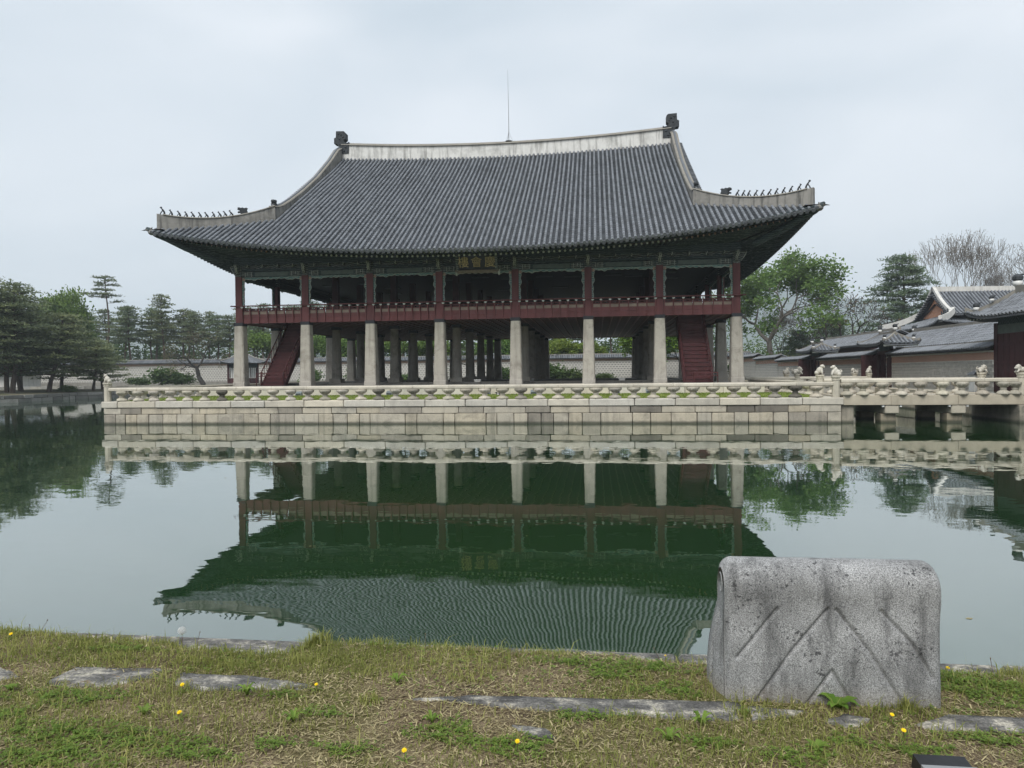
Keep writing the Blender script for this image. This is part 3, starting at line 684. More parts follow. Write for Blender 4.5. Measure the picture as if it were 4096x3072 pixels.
# edge beams and railing -------------------------------------------------------
def rect(side, u0, u1, v0, v1):
    # v grows inwards from the outer face line (0 = face line of the stone pillars)
    if side == 'front': return (u0, u1, Y0-.4+v0, Y0-.4+v1)
    if side == 'back': return (u0, u1, Y1+.4-v1, Y1+.4-v0)
    if side == 'west': return (X0-.4+v0, X0-.4+v1, u0, u1)
    return (X1+.4-v1, X1+.4-v0, u0, u1)
def pt(side, u, v, z):
    if side == 'front': return (u, Y0-.4+v, z)
    if side == 'back': return (u, Y1+.4-v, z)
    if side == 'west': return (X0-.4+v, u, z)
    return (X1+.4-v, u, z)
LOT = MB()
LOT.hexa([(-.035, -.03, -.07), (.035, -.03, -.07), (.035, .03, -.07), (-.035, .03, -.07), (-.10, -.04, .0), (.10, -.04, .0), (.10, .04, .0), (-.10, .04, .0)])
LOT.hexa([(-.10, -.04, .0), (.10, -.04, .0), (.10, .04, .0), (-.10, .04, .0), (-.07, -.04, .03), (.07, -.04, .03), (.07, .04, .03), (-.07, .04, .03)])
LOT_M = LOT.mesh('lotus'); LOT_M.materials.append(MATS['lotus_pale'])
for side, C, gaps in (('front', XC, [7, 7, 8, 8, 8, 7, 7]), ('west', YC, [8]*5), ('east', YC, [8]*5)):
    rl = link('railing', None, None, pav, (0, CY, 6.4))
    for bi in range(len(C)-1):
        a, c2 = C[bi]+.24, C[bi+1]-.24; ng = gaps[bi]
        ubox('skirt_board', 'red_wood', rl, *rect(side, a, c2, .22, .30), 6.72, 6.985)
        ubox('skirt_board', 'red_wood', rl, *rect(side, a, c2, .205, .30), 6.35, 6.712)
        ubox('rail_beam', 'red_wood', rl, *rect(side, a, c2, .20, .30), 7.195, 7.235)
        ubox('rail_beam', 'red_wood', rl, *rect(side, a, c2, .18, .30), 7.375, 7.41)
        st = (c2-a)/ng
        for g in range(ng+1):
            u = a+g*st; u = min(max(u, a+.05), c2-.05)
            m = MB(); w = .035
            lo0, lo1 = .15, .23; hi0, hi1 = .06, .14
            P = [pt(side, u-w, lo0, 6.36), pt(side, u+w, lo0, 6.36), pt(side, u+w, lo1, 6.36), pt(side, u-w, lo1, 6.36)]
            Q = [pt(side, u-w, hi0, 7.42), pt(side, u+w, hi0, 7.42), pt(side, u+w, hi1, 7.42), pt(side, u-w, hi1, 7.42)]
            m.hexa(P+Q); part(m, 'rail_post', 'red_wood', rl)
            o = link('lotus_bracket', LOT_M, None, rl, pt(side, u, .08, 7.49))
            if side != 'front': o.rotation_euler.z = pi/2
            if g < ng:
                ubox('panel', 'beige_panel', rl, *rect(side, u+.04, u+st-.04, .235, .29), 6.985, 7.195, color=random.uniform(.85, 1.1))
                # pierced strip: two short blocks leave an eye-shaped gap
                q0, q1 = u+.04, u+st-.04; qm = (q0+q1)/2
                m = MB()
                for (s0, s1, z0, z1) in ((q0, qm-.12, 7.24, 7.37), (qm+.12, q1, 7.24, 7.37), (qm-.12, qm+.12, 7.24, 7.275), (qm-.12, qm+.12, 7.335, 7.37)):
                    r_ = rect(side, s0, s1, .22, .28); m.box(*r_, z0, z1)
                part(m, 'pierced_board', 'red_wood_dark', rl)
    m = MB(); n = 14
    m.tube([pt(side, u, .04, 7.575) for u in np.linspace(C[0]-.55, C[-1]+.55, n)], .042, 8); part(m, 'handrail', 'red_wood', rl, True)

# lintels, painted bands, brackets, carved frames -----------------------------------
for bi in range(7):
    a, c2 = XC[bi]+.24, XC[bi+1]-.24
    ubox('skirt_board', 'red_wood', pav, *rect('back', a, c2, .22, .30), 6.35, 6.985); ubox('panel', 'beige_panel', pav, *rect('back', a, c2, .235, .29), 6.99, 7.40)
    ubox('lintel', 'dancheong', pav, *rect('back', a, c2, .24, .52), 9.55, 10.46); ubox('purlin', 'dancheong', pav, *rect('back', a-.3, c2+.3, .10, .55), 10.46, 11.2)
for side, C in (('front', XC), ('west', YC), ('east', YC)):
    for bi in range(len(C)-1):
        a, c2 = C[bi]+.24, C[bi+1]-.24; w = c2-a
        ubox('lintel', 'dancheong', pav, *rect(side, a, c2, .24, .52), 9.62, 10.02)
        ubox('lintel_panel', 'green_lintel', pav, *rect(side, a+w*.22, c2-w*.22, .225, .245), 9.68, 9.96)
        for s in (0, 1):
            e0 = a+.02 if s == 0 else c2-w*.20
            ubox('painted_end', 'dancheong_rich', pav, *rect(side, e0, e0+w*.18, .222, .245), 9.64, 10.0)
            for q in (.06, .10, .165):
                u = a+w*q if s == 0 else c2-w*q
                ubox('painted_stripe', 'pale_trim', pav, *rect(side, u-.012, u+.012, .214, .226), 9.66+.1*(q == .10), 9.98, color=.7)
        ubox('lintel', 'dancheong', pav, *rect(side, a, c2, .20, .50), 10.06, 10.20)
        ubox('wave_board', 'dancheong_rich', pav, *rect(side, a, c2, .26, .44), 10.20, 10.46)
        ubox('purlin', 'dancheong', pav, *rect(side, a-.3 if bi else a-.5, c2+.3 if bi < len(C)-2 else c2+.5, .10, .55), 10.46, 11.04)
        nb = 4
        for k in range(nb):
            u = a+w*(k+.5)/nb
            m = MB(); m.hexa([pt(side, u-.05, -.02, 10.30), pt(side, u+.05, -.02, 10.30), pt(side, u+.05, .3, 10.22), pt(side, u-.05, .3, 10.22), pt(side, u-.05, -.05, 10.46), pt(side, u+.05, -.05, 10.46), pt(side, u+.05, .3, 10.47), pt(side, u-.05, .3, 10.47)])
            part(m, 'bracket', 'dancheong_rich', pav)
            m = MB(); m.tube([pt(side, u, -.06, 10.47), pt(side, u+.03, -.075, 10.40), pt(side, u-.03, -.04, 10.32), pt(side, u-.02, .0, 10.25)], [.018, .024, .02, .01], 5); part(m, 'bracket_edge', 'pale_trim', pav)
    for u in C:      # wing brackets on the column heads
        m = MB(); m.hexa([pt(side, u-.10, -.02, 10.0), pt(side, u+.10, -.02, 10.0), pt(side, u+.10, .2, 9.72), pt(side, u-.10, .2, 9.72), pt(side, u-.12, -.28, 10.46), pt(side, u+.12, -.28, 10.46), pt(side, u+.12, .2, 10.47), pt(side, u-.12, .2, 10.47)])
        part(m, 'wing_bracket', 'dancheong_rich', pav)
        for du in (-.05, .05):
            m = MB(); m.tube([pt(side, u+du, -.30, 10.42), pt(side, u+du+.04, -.20, 10.22), pt(side, u+du-.03, -.08, 10.05), pt(side, u+du, .06, 9.86)], [.014, .03, .024, .01], 5); part(m, 'bracket_edge', 'pale_trim', pav)

def carved_frame(side, a, c2, seed):
    r = random.Random(seed); w = c2-a; z0, z1 = 7.60, 9.615; H_ = z1-z0
    outer = []; inner = []
    for q in np.linspace(0, 1, 26):       # left side going up
        wv = .115+.040*sin(q*pi*7)+.03*sin(q*pi*3.1+1)+.05*q**3; wv *= (.55+.45*min(1, q*5))
        outer.append((a, z0+H_*q)); inner.append((a+wv, z0+(H_-.16)*q))
    tops = []
    for q in np.linspace(0.03, .97, 52):
        e = min(q, 1-q)
        hv = .13+.030*sin(q*pi*22)+.075*exp(-((e-.20)/.055)**2)+.05*exp(-(e/.06)**2)-.02*exp(-((e-.32)/.06)**2)
        outer.append((a+w*q, z1)); inner.append((a+w*min(max(q, .045), .955), z1-hv))
    for q in np.linspace(1, 0, 26):
        wv = .115+.040*sin(q*pi*7)+.03*sin(q*pi*3.1+1)+.05*q**3; wv *= (.55+.45*min(1, q*5))
        outer.append((c2, z0+H_*q)); inner.append((c2-wv, z0+(H_-.16)*q))
    m = MB(); n = len(outer); v0, v1 = .28, .37
    V = [pt(side, u, v0, z) for u, z in outer]+[pt(side, u, v0+.02, z) for u, z in inner]+[pt(side, u, v1, z) for u, z in outer]+[pt(side, u, v1-.02, z) for u, z in inner]
    F = []
    for i in range(n-1): F += [(i, i+1, n+i+1, n+i), (2*n+i, 3*n+i, 3*n+i+1, 2*n+i+1), (n+i, n+i+1, 3*n+i+1, 3*n+i)]
    m.add(V, F); fr_ = part(m, 'carved_frame', 'carved_teal', pav)
    m = MB(); m.tube([pt(side, u, v0+.005, z) for u, z in inner], .016, 5); part(m, 'frame_edge', 'pale_trim', fr_)
    for s in (0, 1):
        u = a+.10 if s == 0 else c2-.10
        m = MB(); m.ball(pt(side, u, v0+.02, z1-.13), (.12, .05, .12) if side == 'front' else (.05, .12, .12), 8, 5); part(m, 'corner_blossom', 'carved_rose', fr_)
k = 0
for side, C in (('front', XC), ('west', YC), ('east', YC)):
    for bi in range(len(C)-1): carved_frame(side, C[bi]+.24, C[bi+1]-.24, k); k += 1

# roof surfaces -------------------------------------------------------------------
HX, TX = 14.6, 21.5                       # gable foot, corner tip
def ye(x): return -3.45-.45*(min(abs(x), TX)/TX)**3
def yhip(x): return .6-(abs(x)-HX)*.6087
def elift(x): return 2.0*(abs(x)/TX)**2.4
def zf(x, y):
    d = CY-y; tt = min(max(d/17.75, 0), 1.1); ax = abs(x)
    return 21.55-.624*d+.25*exp(-d/1.6)+(1-tt)*.45*min(ax/14.8, 1.2)**2+tt*elift(x)
def zs(ax, y):                            # side slopes, ax = |x|
    yh = yhip(ax); zh = zf(ax, yh); sp = CY-yh; q = min(abs(y-CY)/sp, 1.05)
    Ld = lerp(.6, 2.0, min(max((ax-HX)/(TX-HX), 0), 1.05))
    return zh-Ld*(1-q**2.4)
def xe(y): q = abs(y-CY)/18.2; return 20.75+.75*min(q, 1)**3
roof_e = link('roof', None, None, pav, (0, CY, 10.5))
STEP = .35; RR = .092
def resample(fn, a, b_, n0, seg):
    """points along fn(s) s in [a,b], arc-length spacing seg, from the eave upwards"""
    P = np.array([fn(lerp(a, b_, i/n0)) for i in range(n0+1)]); d = np.r_[0, np.cumsum(np.linalg.norm(np.diff(P, axis=0), axis=1))]
    n = max(1, int(round(d[-1]/seg))); s = np.linspace(0, d[-1], n+1)
    return np.stack([np.interp(s, d, P[:, k]) for k in range(3)], 1)
def add_cover(mb, path, lat, r=RR, k0=0):
    lat = np.array(lat, float)
    for i in range(k0, len(path)-1):
        p, q = path[i], path[i+1]; tg = (q-p)/np.linalg.norm(q-p); up = np.cross(lat, tg); up = up if up[2] > 0 else -up
        V = []
        for P, rr, lift in ((p-tg*.02, r*1.05, .055), (q, r*.93, .045)):
            for a in np.linspace(-.05, 1.05, 6)*pi: V.append(tuple(P+lat*cos(a)*rr+up*(sin(a)*rr+lift)))
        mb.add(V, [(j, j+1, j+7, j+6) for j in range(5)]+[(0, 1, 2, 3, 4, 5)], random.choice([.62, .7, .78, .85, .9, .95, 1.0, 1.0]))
def add_pan(mb, path, lat, half=STEP/2, k0=0):
    lat = np.array(lat, float); n = len(path)
    for i in range(k0, n-1):
        p, q = path[i], path[i+1]; tg = (q-p)/np.linalg.norm(q-p); up = np.cross(lat, tg); up = up if up[2] > 0 else -up
        V = []
        for P, h in ((p-tg*.01, .045), (q, .012)):
            for u in (-1, -.5, 0, .5, 1): V.append(tuple(P+lat*half*u+up*(h+.055*(abs(u)**2)-.02)))
        for u in (-1, -.5, 0, .5, 1): V.append(tuple(p-tg*.01+lat*half*u+up*(.055*(abs(u)**2)-.03)))
        mb.add(V, [(j, j+1, j+6, j+5) for j in range(4)]+[(10+j, 11+j, j+1, j) for j in range(4)], random.uniform(.05, .42))  # pans get a low tint: shade of the troughs put into the colour
roofm = MB(); xs = []
x = -21.0
while x <= 21.01: xs.append(x); x += STEP
SEG = .40
cov_n = 0
EAVE = MB()
def cov_part(path, lat, i, disc):
    m = MB(); add_cover(m, path[i:i+2], lat)
    if disc:
        p, q = path[0], path[1]; tg = (q-p)/np.linalg.norm(q-p); la = np.array(lat, float); up = np.cross(la, tg); up = up if up[2] > 0 else -up
        V = [tuple(p-tg*.045+la*cos(a)*RR*1.12+up*(sin(a)*RR*1.12+.06)) for a in np.linspace(0, 2*pi, 13)[:-1]]+[tuple(p-tg*.005+la*cos(a)*RR*1.12+up*(sin(a)*RR*1.12+.06)) for a in np.linspace(0, 2*pi, 13)[:-1]]
        m.add(V, [tuple(range(12))]+[(k, (k+1) % 12, 12+(k+1) % 12, 12+k) for k in range(12)])
    part(m, 'cover_tile', 'cover_tile', roof_e)
def drip_part(p, q, lat):
    tg = (q-p)/np.linalg.norm(q-p); la = np.array(lat, float); up = np.cross(la, tg); up = up if up[2] > 0 else -up
    m = MB(); V = []
    for u in np.linspace(-1, 1, 9): V.append(tuple(p-tg*.03+la*u*STEP*.46+up*(.055*u*u+.01)))
    for u in np.linspace(-1, 1, 9): V.append(tuple(p-tg*.05+la*u*STEP*.44+up*(.055*u*u+.01-.17*(1-u*u)**.5-.015)))
    for u in np.linspace(-1, 1, 9): V.append(tuple(p+tg*.25+la*u*STEP*.46+up*(.055*u*u+.015)))
    m.add(V, [(j, j+1, 10+j, 9+j) for j in range(8)]+[(18+j, 19+j, j+1, j) for j in range(8)]); part(m, 'drip_tile', 'drip_tile', roof_e)
for i, x in enumerate(xs):
    top = CY-.15 if abs(x) < 14.75 else yhip(x)+.1
    if top-ye(x) < .25: continue
    jx = .018*sin(i*1.7)+.012*sin(i*.61); ja = random.uniform(-.02, .02)
    path = resample(lambda s: (x+jx*sin(s*.35+i)+ja*.6, s, zf(x, s)+.010*sin(s*1.1+i*.9)), ye(x), top, 40, SEG)
    for kk in range(min(2, len(path)-1)): cov_part(path, (1, 0, 0), kk, kk == 0)
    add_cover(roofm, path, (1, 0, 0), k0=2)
    xm = x+STEP/2
    if xm < 21.1:
        top = CY-.15 if abs(xm) < 14.75 else yhip(xm)+.1
        if top-ye(xm) > .2:
            path = resample(lambda s: (xm, s, zf(xm, s)), ye(xm), top, 40, .165)
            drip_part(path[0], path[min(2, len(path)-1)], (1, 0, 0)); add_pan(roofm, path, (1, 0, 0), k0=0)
for sgn in (-1, 1):                       # side slopes
    y = -3.5
    while y < 32.2:
        h = CY-abs(y-CY)                  # mirrored depth
        ax0 = 14.95 if h > .45 else HX-(h-.6)/.6087-.1
        if xe(y)-ax0 > .25:
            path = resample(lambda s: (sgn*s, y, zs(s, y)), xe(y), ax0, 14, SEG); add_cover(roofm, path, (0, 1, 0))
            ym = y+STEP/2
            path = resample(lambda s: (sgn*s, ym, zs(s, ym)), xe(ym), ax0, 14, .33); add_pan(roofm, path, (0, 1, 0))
        y += STEP
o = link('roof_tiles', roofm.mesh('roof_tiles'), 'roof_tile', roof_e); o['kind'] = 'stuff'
# decks below the tiles, back slope, gable walls
b = MB()
rows = []
for s in np.linspace(0, 1, 20):
    rows.append([(x_, lerp(ye(x_)+.05, CY if abs(x_) < 14.75 else yhip(x_), s), zf(x_, lerp(ye(x_)+.05, CY if abs(x_) < 14.75 else yhip(x_), s))-.045) for x_ in np.linspace(-21.3, 21.3, 90)])
b.sheet(rows)
b.sheet([[(p[0], 2*CY-p[1], p[2]) for p in r_] for r_ in rows])
for sgn in (-1, 1):
    rows = []
    for s in np.linspace(0, 1, 10):
        row = []
        for y in np.linspace(-3.8, 2*CY+3.8, 70):
            h = CY-abs(y-CY); ax0 = 14.2 if h > .6 else HX-(h-.6)/.6087
            ax = lerp(xe(y)-.05, ax0, s); row.append((sgn*ax, y, zs(ax, y)-.045))
        rows.append(row)
    b.sheet(rows)
part(b, 'roof_deck', 'drip_tile', roof_e)
for sgn in (-1, 1):
    m = MB(); poly = [(.9, 13.2), (2*CY-.9, 13.2), (CY+6, 18.0), (CY, 21.9), (CY-6, 18.0)]
    m.prism(poly, 'X', sgn*14.35, sgn*14.5); part(m, 'gable_wall', 'red_wood_dark', roof_e)
    for fr_ in (-1, 1):        # verge tiles on the outer edge of the gable
        vm = MB()
        for d in np.arange(.6, 13.2, .36):
            y = CY+fr_*d; z = zf(14.9, CY-d)
            vm.tube([(sgn*14.85, y, z+.16), (sgn*15.42, y, z+.04)], [.09, .10], 7, random.uniform(.2, .6))
        o = part(vm, 'verge_tiles', 'roof_tile', roof_e); o['kind'] = 'stuff'

# plastered ridges ------------------------------------------------------------------
def wall_strip(pts, half, lat, name, mat):
    """pts: list of (x, y, zbase, ztop); vertical wall of thickness 2*half along a plan path"""
    m = MB(); V = []
    lx, ly = lat
    for x, y, z0, z1 in pts: V += [(x-lx*half, y-ly*half, z0), (x-lx*half*.82, y-ly*half*.82, z1), (x+lx*half*.82, y+ly*half*.82, z1), (x+lx*half, y+ly*half, z0)]
    n = len(pts)
    F = [(i*4+k, i*4+(k+1) % 4, (i+1)*4+(k+1) % 4, (i+1)*4+k) for i in range(n-1) for k in range(4)]+[(0, 1, 2, 3), (n*4-4, n*4-1, n*4-2, n*4-3)]
    m.add(V, F); return part(m, name, mat, roof_e)
rt = lambda x_: 22.93+.57*(abs(x_)/14.15)**2
px = np.linspace(-14.75, 14.75, 41)
wall_strip([(x_, CY, 21.0, rt(x_)-.19) for x_ in px], .33, (0, 1), 'main_ridge', 'ridge_plaster')
wall_strip([(x_, CY, rt(x_)-.20, rt(x_)-.07) for x_ in px], .40, (0, 1), 'ridge_course', 'ridge_cap')
m = MB(); m.tube([(x_, CY, rt(x_)-.06) for x_ in px], .15, 8); part(m, 'ridge_cap', 'ridge_cap', roof_e, True)
GT = [(14.1, 23.15), (13.16, 22.72), (11.38, 21.20), (8.41, 19.00), (5.45, 17.13), (3.3, 15.90), (1.79, 15.12), (.77, 14.75), (.45, 14.72)]
gy = [g[0] for g in GT][::-1]; gz = [g[1] for g in GT][::-1]
for sgn in (-1, 1):
    for back in (0, 1):
        P = []
        for y in np.linspace(.45, 14.0, 30):
            zt = max(interp(y, gy, gz), zf(14.7, y)+.42); P.append((sgn*14.72, y if not back else 2*CY-y, zf(14.6, y)-.3, zt-.10))
        wall_strip(P, .24, (1, 0), 'gable_ridge', 'hip_plaster')
        wall_strip([(a, b_, d-.005, d+.07) for a, b_, c_, d in P], .27, (1, 0), 'ridge_course', 'ridge_cap')
        m = MB(); m.tube([(a, b_, d+.08) for a, b_, c_, d in P], .10, 7); part(m, 'ridge_cap', 'cover_tile', roof_e, True)
        lat = Vector((sgn*(21.25-HX), -(3.35+.5), 0)).normalized(); lx, ly = -lat.y, lat.x
        if back: ly = -ly
        P = []
        for q in np.linspace(0, 1, 22):
            ax = lerp(HX, 21.05, q); y = lerp(.62, -3.25, q)
            zt = 14.72-2.28*q*(1-q)-1.18*q+.02
            zt = max(zt, zf(ax, y)+.45); P.append((sgn*ax, y if not back else 2*CY-y, zf(ax, y)-.25, zt-.05))
        wall_strip(P, .20, (lx, ly), 'hip_ridge', 'hip_plaster')
        wall_strip([(a, b_, d-.004, d+.06) for a, b_, c_, d in P[:-1]], .23, (lx, ly), 'ridge_course', 'ridge_cap')
        HIPTOP = P
        if not back:
            # roof guardians and dragon heads along the hip
            def hp(q):
                f = q*21; i = min(int(f), 20); u = f-i; A, B = P[i], P[i+1]
                return lerp(A[0], B[0], u), lerp(A[1], B[1], u), lerp(A[3], B[3], u)+.06
            ang = atan2(lat.y, lat.x)
            FIG = MB()
            for nn_, q in enumerate([.385, .438, .485, .54, .596, .652, .71, .768, .825, .89, .955]):
                x_, y_, z_ = hp(q); m = MB(); s = 1.0 if nn_ < 10 else 1.25
                ca, sa = cos(ang), sin(ang)
                T = lambda u, v, w: (x_+(u*ca-v*sa)*s, y_+(u*sa+v*ca)*s, z_+w*s)
                lean = random.uniform(-.03, .05)
                m.tube([T(-.10, 0, .0), T(-.09, 0, .12), T(-.02+lean, 0, .24), T(.03+lean, 0, .31)], [.065, .06, .055, .035], 6)
                m.ball(T(.05+lean, 0, .35), .055*s, 6, 4); m.tube([T(.07+lean, 0, .35), T(.12+lean, 0, .33)], [.03*s, .015*s], 5)
                for v in (-.035, .035): m.tube([T(-.01, v, .20), T(.06, v*1.3, .10), T(.10, v*1.5, .0)], [.026*s, .024*s, .03*s], 5)
                if nn_ % 3 == 0: m.tube([T(.03+lean, 0, .38), T(.0, 0, .44)], [.02, .008], 4)
                part(m, 'roof_figure', 'ornament_black', roof_e)
            x_, y_, z_ = hp(.285)
            m = MB(); OUT = [(-.30, 0), (.10, 0), (.16, .08), (.30, .06), (.33, .13), (.22, .17), (.12, .20), (.22, .26), (.34, .30), (.33, .42), (.22, .44), (.12, .40), (.02, .45), (-.10, .40), (-.22, .46), (-.34, .40), (-.27, .30), (-.33, .16)]
            V = []
            for w in (-.12, .12):
                for u, z in OUT: V.append((x_+u*cos(ang)-w*sin(ang), y_+u*sin(ang)+w*cos(ang), z_+z))
            n = len(OUT); m.add(V, [tuple(range(n)), tuple(range(n, 2*n))[::-1]]+[(i, (i+1) % n, n+(i+1) % n, n+i) for i in range(n)])
            m.ball((x_+.12*cos(ang), y_+.12*sin(ang)-.13, z_+.34), .05, 6, 4); part(m, 'dragon_head', 'ornament_black', roof_e)
            # gable-ridge foot ornament
            m = MB(); gy0, gz0 = .75, 14.78
            OUT = [(-.22, 0), (.20, 0), (.22, .14), (.12, .20), (.20, .30), (.16, .44), (.02, .40), (-.06, .48), (-.22, .44), (-.16, .28), (-.24, .18)]
            m.prism([(gy0-u, gz0+z-.06) for u, z in OUT], 'X', sgn*14.72-.13, sgn*14.72+.13); m.ball((sgn*14.72, gy0-.16, gz0+.3), (.16, .08, .1), 6, 4); part(m, 'dragon_head', 'ornament_black', roof_e)
            # carved wooden tip under the corner
            m = MB(); d = Vector((sgn*.80, -.60, 0)).normalized(); base = Vector((sgn*20.75, -3.15, 12.00))
            pth = [base-d*3.4+Vector((0, 0, -1.35)), base-d*1.4+Vector((0, 0, -.62)), base-d*.3+Vector((0, 0, -.10)), base+d*.35+Vector((0, 0, .14)), base+d*.78+Vector((0, 0, .40)), base+d*.95+Vector((0, 0, .52))]
            m.tube(pth, [.24, .24, .24, .23, .17, .07], 8); part(m, 'corner_rafter', 'dancheong', roof_e)
            m = MB(); c0 = base+d*.62+Vector((0, 0, .26)); m.ball(c0, (.26, .26, .22), 8, 5); m.ball(c0+d*.26+Vector((0, 0, .12)), (.12, .12, .10), 7, 4); m.ball(c0+Vector((0, -.12, .16)), .09, 6, 4); m.tube([c0+d*.1+Vector((0, 0, .18)), c0-d*.05+Vector((0, 0, .33))], [.06, .02], 5)
            part(m, 'corner_tip', 'hip_plaster', roof_e)
    # great ridge-end ornament
    pxl = [(388, 355), (388, 258), (402, 266), (430, 258), (434, 240), (418, 228), (418, 178), (430, 165), (500, 162), (502, 215), (518, 222), (518, 268), (492, 272), (480, 290), (478, 355)]
    poly = [(sgn*(14.72+(u-470)*.0105), 22.55+(355-v)*.0105) for u, v in pxl]
    m = MB(); m.prism(poly if sgn > 0 else poly[::-1], 'Y', CY-.36, CY+.36)
    for (u, v, r_) in ((455, 195, .10), (480, 188, .08), (440, 215, .07), (415, 300, .10), (450, 315, .13), (430, 335, .08), (465, 275, .10), (470, 230, .09)):
        m.ball((sgn*(14.72+(u-470)*.0105), CY-.36, 22.55+(355-v)*.0105), (r_*1.2, .07, r_), 7, 4)
    part(m, 'ridge_ornament', 'ornament_black', roof_e)
# lightning rod
m = MB(); lx = .6; zt = rt(lx)
m.tube([(lx, CY, zt+.35), (lx, CY, zt+2.2), (lx-.02, CY, zt+4.2), (lx-.04, CY, zt+6.3)], [.035, .028, .020, .010], 6)
for k in range(3): m.tube([(lx+.35*cos(k*2.1), CY+.35*sin(k*2.1), zt+.05), (lx, CY, zt+.95)], .012, 4)
m.lathe([(.30, 0), (.33, .03), (.30, .06), (.05, .10)], (lx, CY, zt+.05), 10); m.tube([(lx, CY, zt-.1), (lx, CY, zt+.4)], .03, 6)
part(m, 'lightning_rod', 'metal_grey', roof_e)

# rafters -----------------------------------------------------------------------------
PET = 5
def flower(mb, c, axis, up, r):
    lat_ = axis.cross(up).normalized(); up2 = lat_.cross(axis).normalized()
    for k in range(PET):
        a = pi/2+2*pi*k/PET; cc = c+(lat_*cos(a)+up2*sin(a))*r*.55
        V = [tuple(cc+(lat_*cos(t_)+up2*sin(t_))*r*.45) for t_ in np.linspace(0, 2*pi, 8)[:-1]]
        mb.add(V, [tuple(range(7))])
    V = [tuple(c+axis*.004+(lat_*cos(t_)+up2*sin(t_))*r*.28) for t_ in np.linspace(0, 2*pi, 7)[:-1]]; mb.add(V, [tuple(range(6))])
def rafters(side, u, front):
    """u: position along the eave (x for the front, y for the sides)"""
    if side == 'front':
        au = abs(u); sg = 1 if u > 0 else -1; root_u = u if au < 12.6 else sg*(12.6+(au-12.6)*.52)
        A = Vector((root_u, .35, 10.98)); k = elift(u)
        B = Vector((u*.995, ye(u)+1.15-.1*(au/TX)**3, 10.30+k*.90)); C_ = Vector((u*.992, ye(u)+1.75, 10.60+k*.86)); D_ = Vector((u, ye(u)+.28, 10.385+k*.985))
    else:
        sx = -1 if side == 'west' else 1; v = u-CY; av = abs(v); sg = 1 if v > 0 else -1; E_ = xe(u)
        k = 2.0*(min(av/18.0, 1))**2.4; rv = v if av < 9.5 else sg*(9.5+(av-9.5)*.55)
        A = Vector((sx*(X1-.0), CY+rv, 10.98)); B = Vector((sx*(E_-1.15), CY+v*.995, 10.30+k*.90)); C_ = Vector((sx*(E_-1.75), CY+v*.992, 10.60+k*.86)); D_ = Vector((sx*(E_-.28), CY+v, 10.385+k*.985))
    m = MB(); m.tube([A, B], [.075, .072], 8); rf = part(m, 'rafter', 'dancheong', pav)
    d = (B-A).normalized()
    if front:
        m = MB(); flower(m, B+d*.006, d, Vector((0, 0, 1)), .078); part(m, 'rafter_end', 'rafter_pale' if abs(u) < 13.6 else 'rafter_pink', rf)
    e = (D_-C_).normalized(); la = e.cross(Vector((0, 0, 1))).normalized(); up = la.cross(e); w = .055
    m = MB(); m.hexa([tuple(C_-la*w-up*w), tuple(C_+la*w-up*w), tuple(D_+la*w-up*w), tuple(D_-la*w-up*w), tuple(C_-la*w+up*w), tuple(C_+la*w+up*w), tuple(D_+la*w+up*w), tuple(D_-la*w+up*w)])
    fl = part(m, 'flying_rafter', 'dancheong', pav)
    if front:
        m = MB(); q = D_+e*.006
        for (s0, s1, t0, t1) in ((-.05, .05, .022, .05), (-.05, .05, -.05, -.022), (-.05, -.022, -.022, .022), (.022, .05, -.022, .022)):
            m.add([tuple(q+la*s0+up*t0), tuple(q+la*s1+up*t0), tuple(q+la*s1+up*t1), tuple(q+la*s0+up*t1)], [(0, 1, 2, 3)])
        part(m, 'rafter_end', 'rafter_pale', fl)
u = -20.4
while u < 20.5: rafters('front', u, True); u += .345
for side in ('west', 'east'):
    u = -2.6
    while u < 31.3: rafters(side, u, False); u += .40
# soffit sheets over the rafters and the eave fascia
b = MB(); r1 = []; r2 = []; r3 = []; r4 = []; r5 = []
for x_ in np.linspace(-21.2, 21.2, 90):
    k = elift(x_); ax = abs(x_); rx = x_ if ax < 12.6 else (1 if x_ > 0 else -1)*(12.6+(ax-12.6)*.52)
    r1.append((rx, .6, 11.14)); r2.append((x_, ye(x_)+1.10, 10.40+k*.9)); r3.append((x_, ye(x_)+1.10, 10.60+k*.9)); r4.append((x_, ye(x_)+.22, 10.465+k*.985))
b.sheet([r1, r2]); b.sheet([r3, r4])
for sx in (-1, 1):
    r1 = []; r2 = []; r3 = []; r4 = []
    for y in np.linspace(-3.7, 2*CY+3.7, 90):
        v = y-CY; av = abs(v); k = 2.0*(min(av/18.0, 1))**2.4; E_ = xe(y); rv = v if av < 9.5 else (1 if v > 0 else -1)*(9.5+(av-9.5)*.55)
        r1.append((sx*(X1-.2), CY+rv, 11.14)); r2.append((sx*(E_-1.10), y, 10.40+k*.9)); r3.append((sx*(E_-1.10), y, 10.60+k*.9)); r4.append((sx*(E_-.22), y, 10.465+k*.985))
    b.sheet([r1, r2]); b.sheet([r3, r4])
part(b, 'soffit_boards', 'soffit', pav)
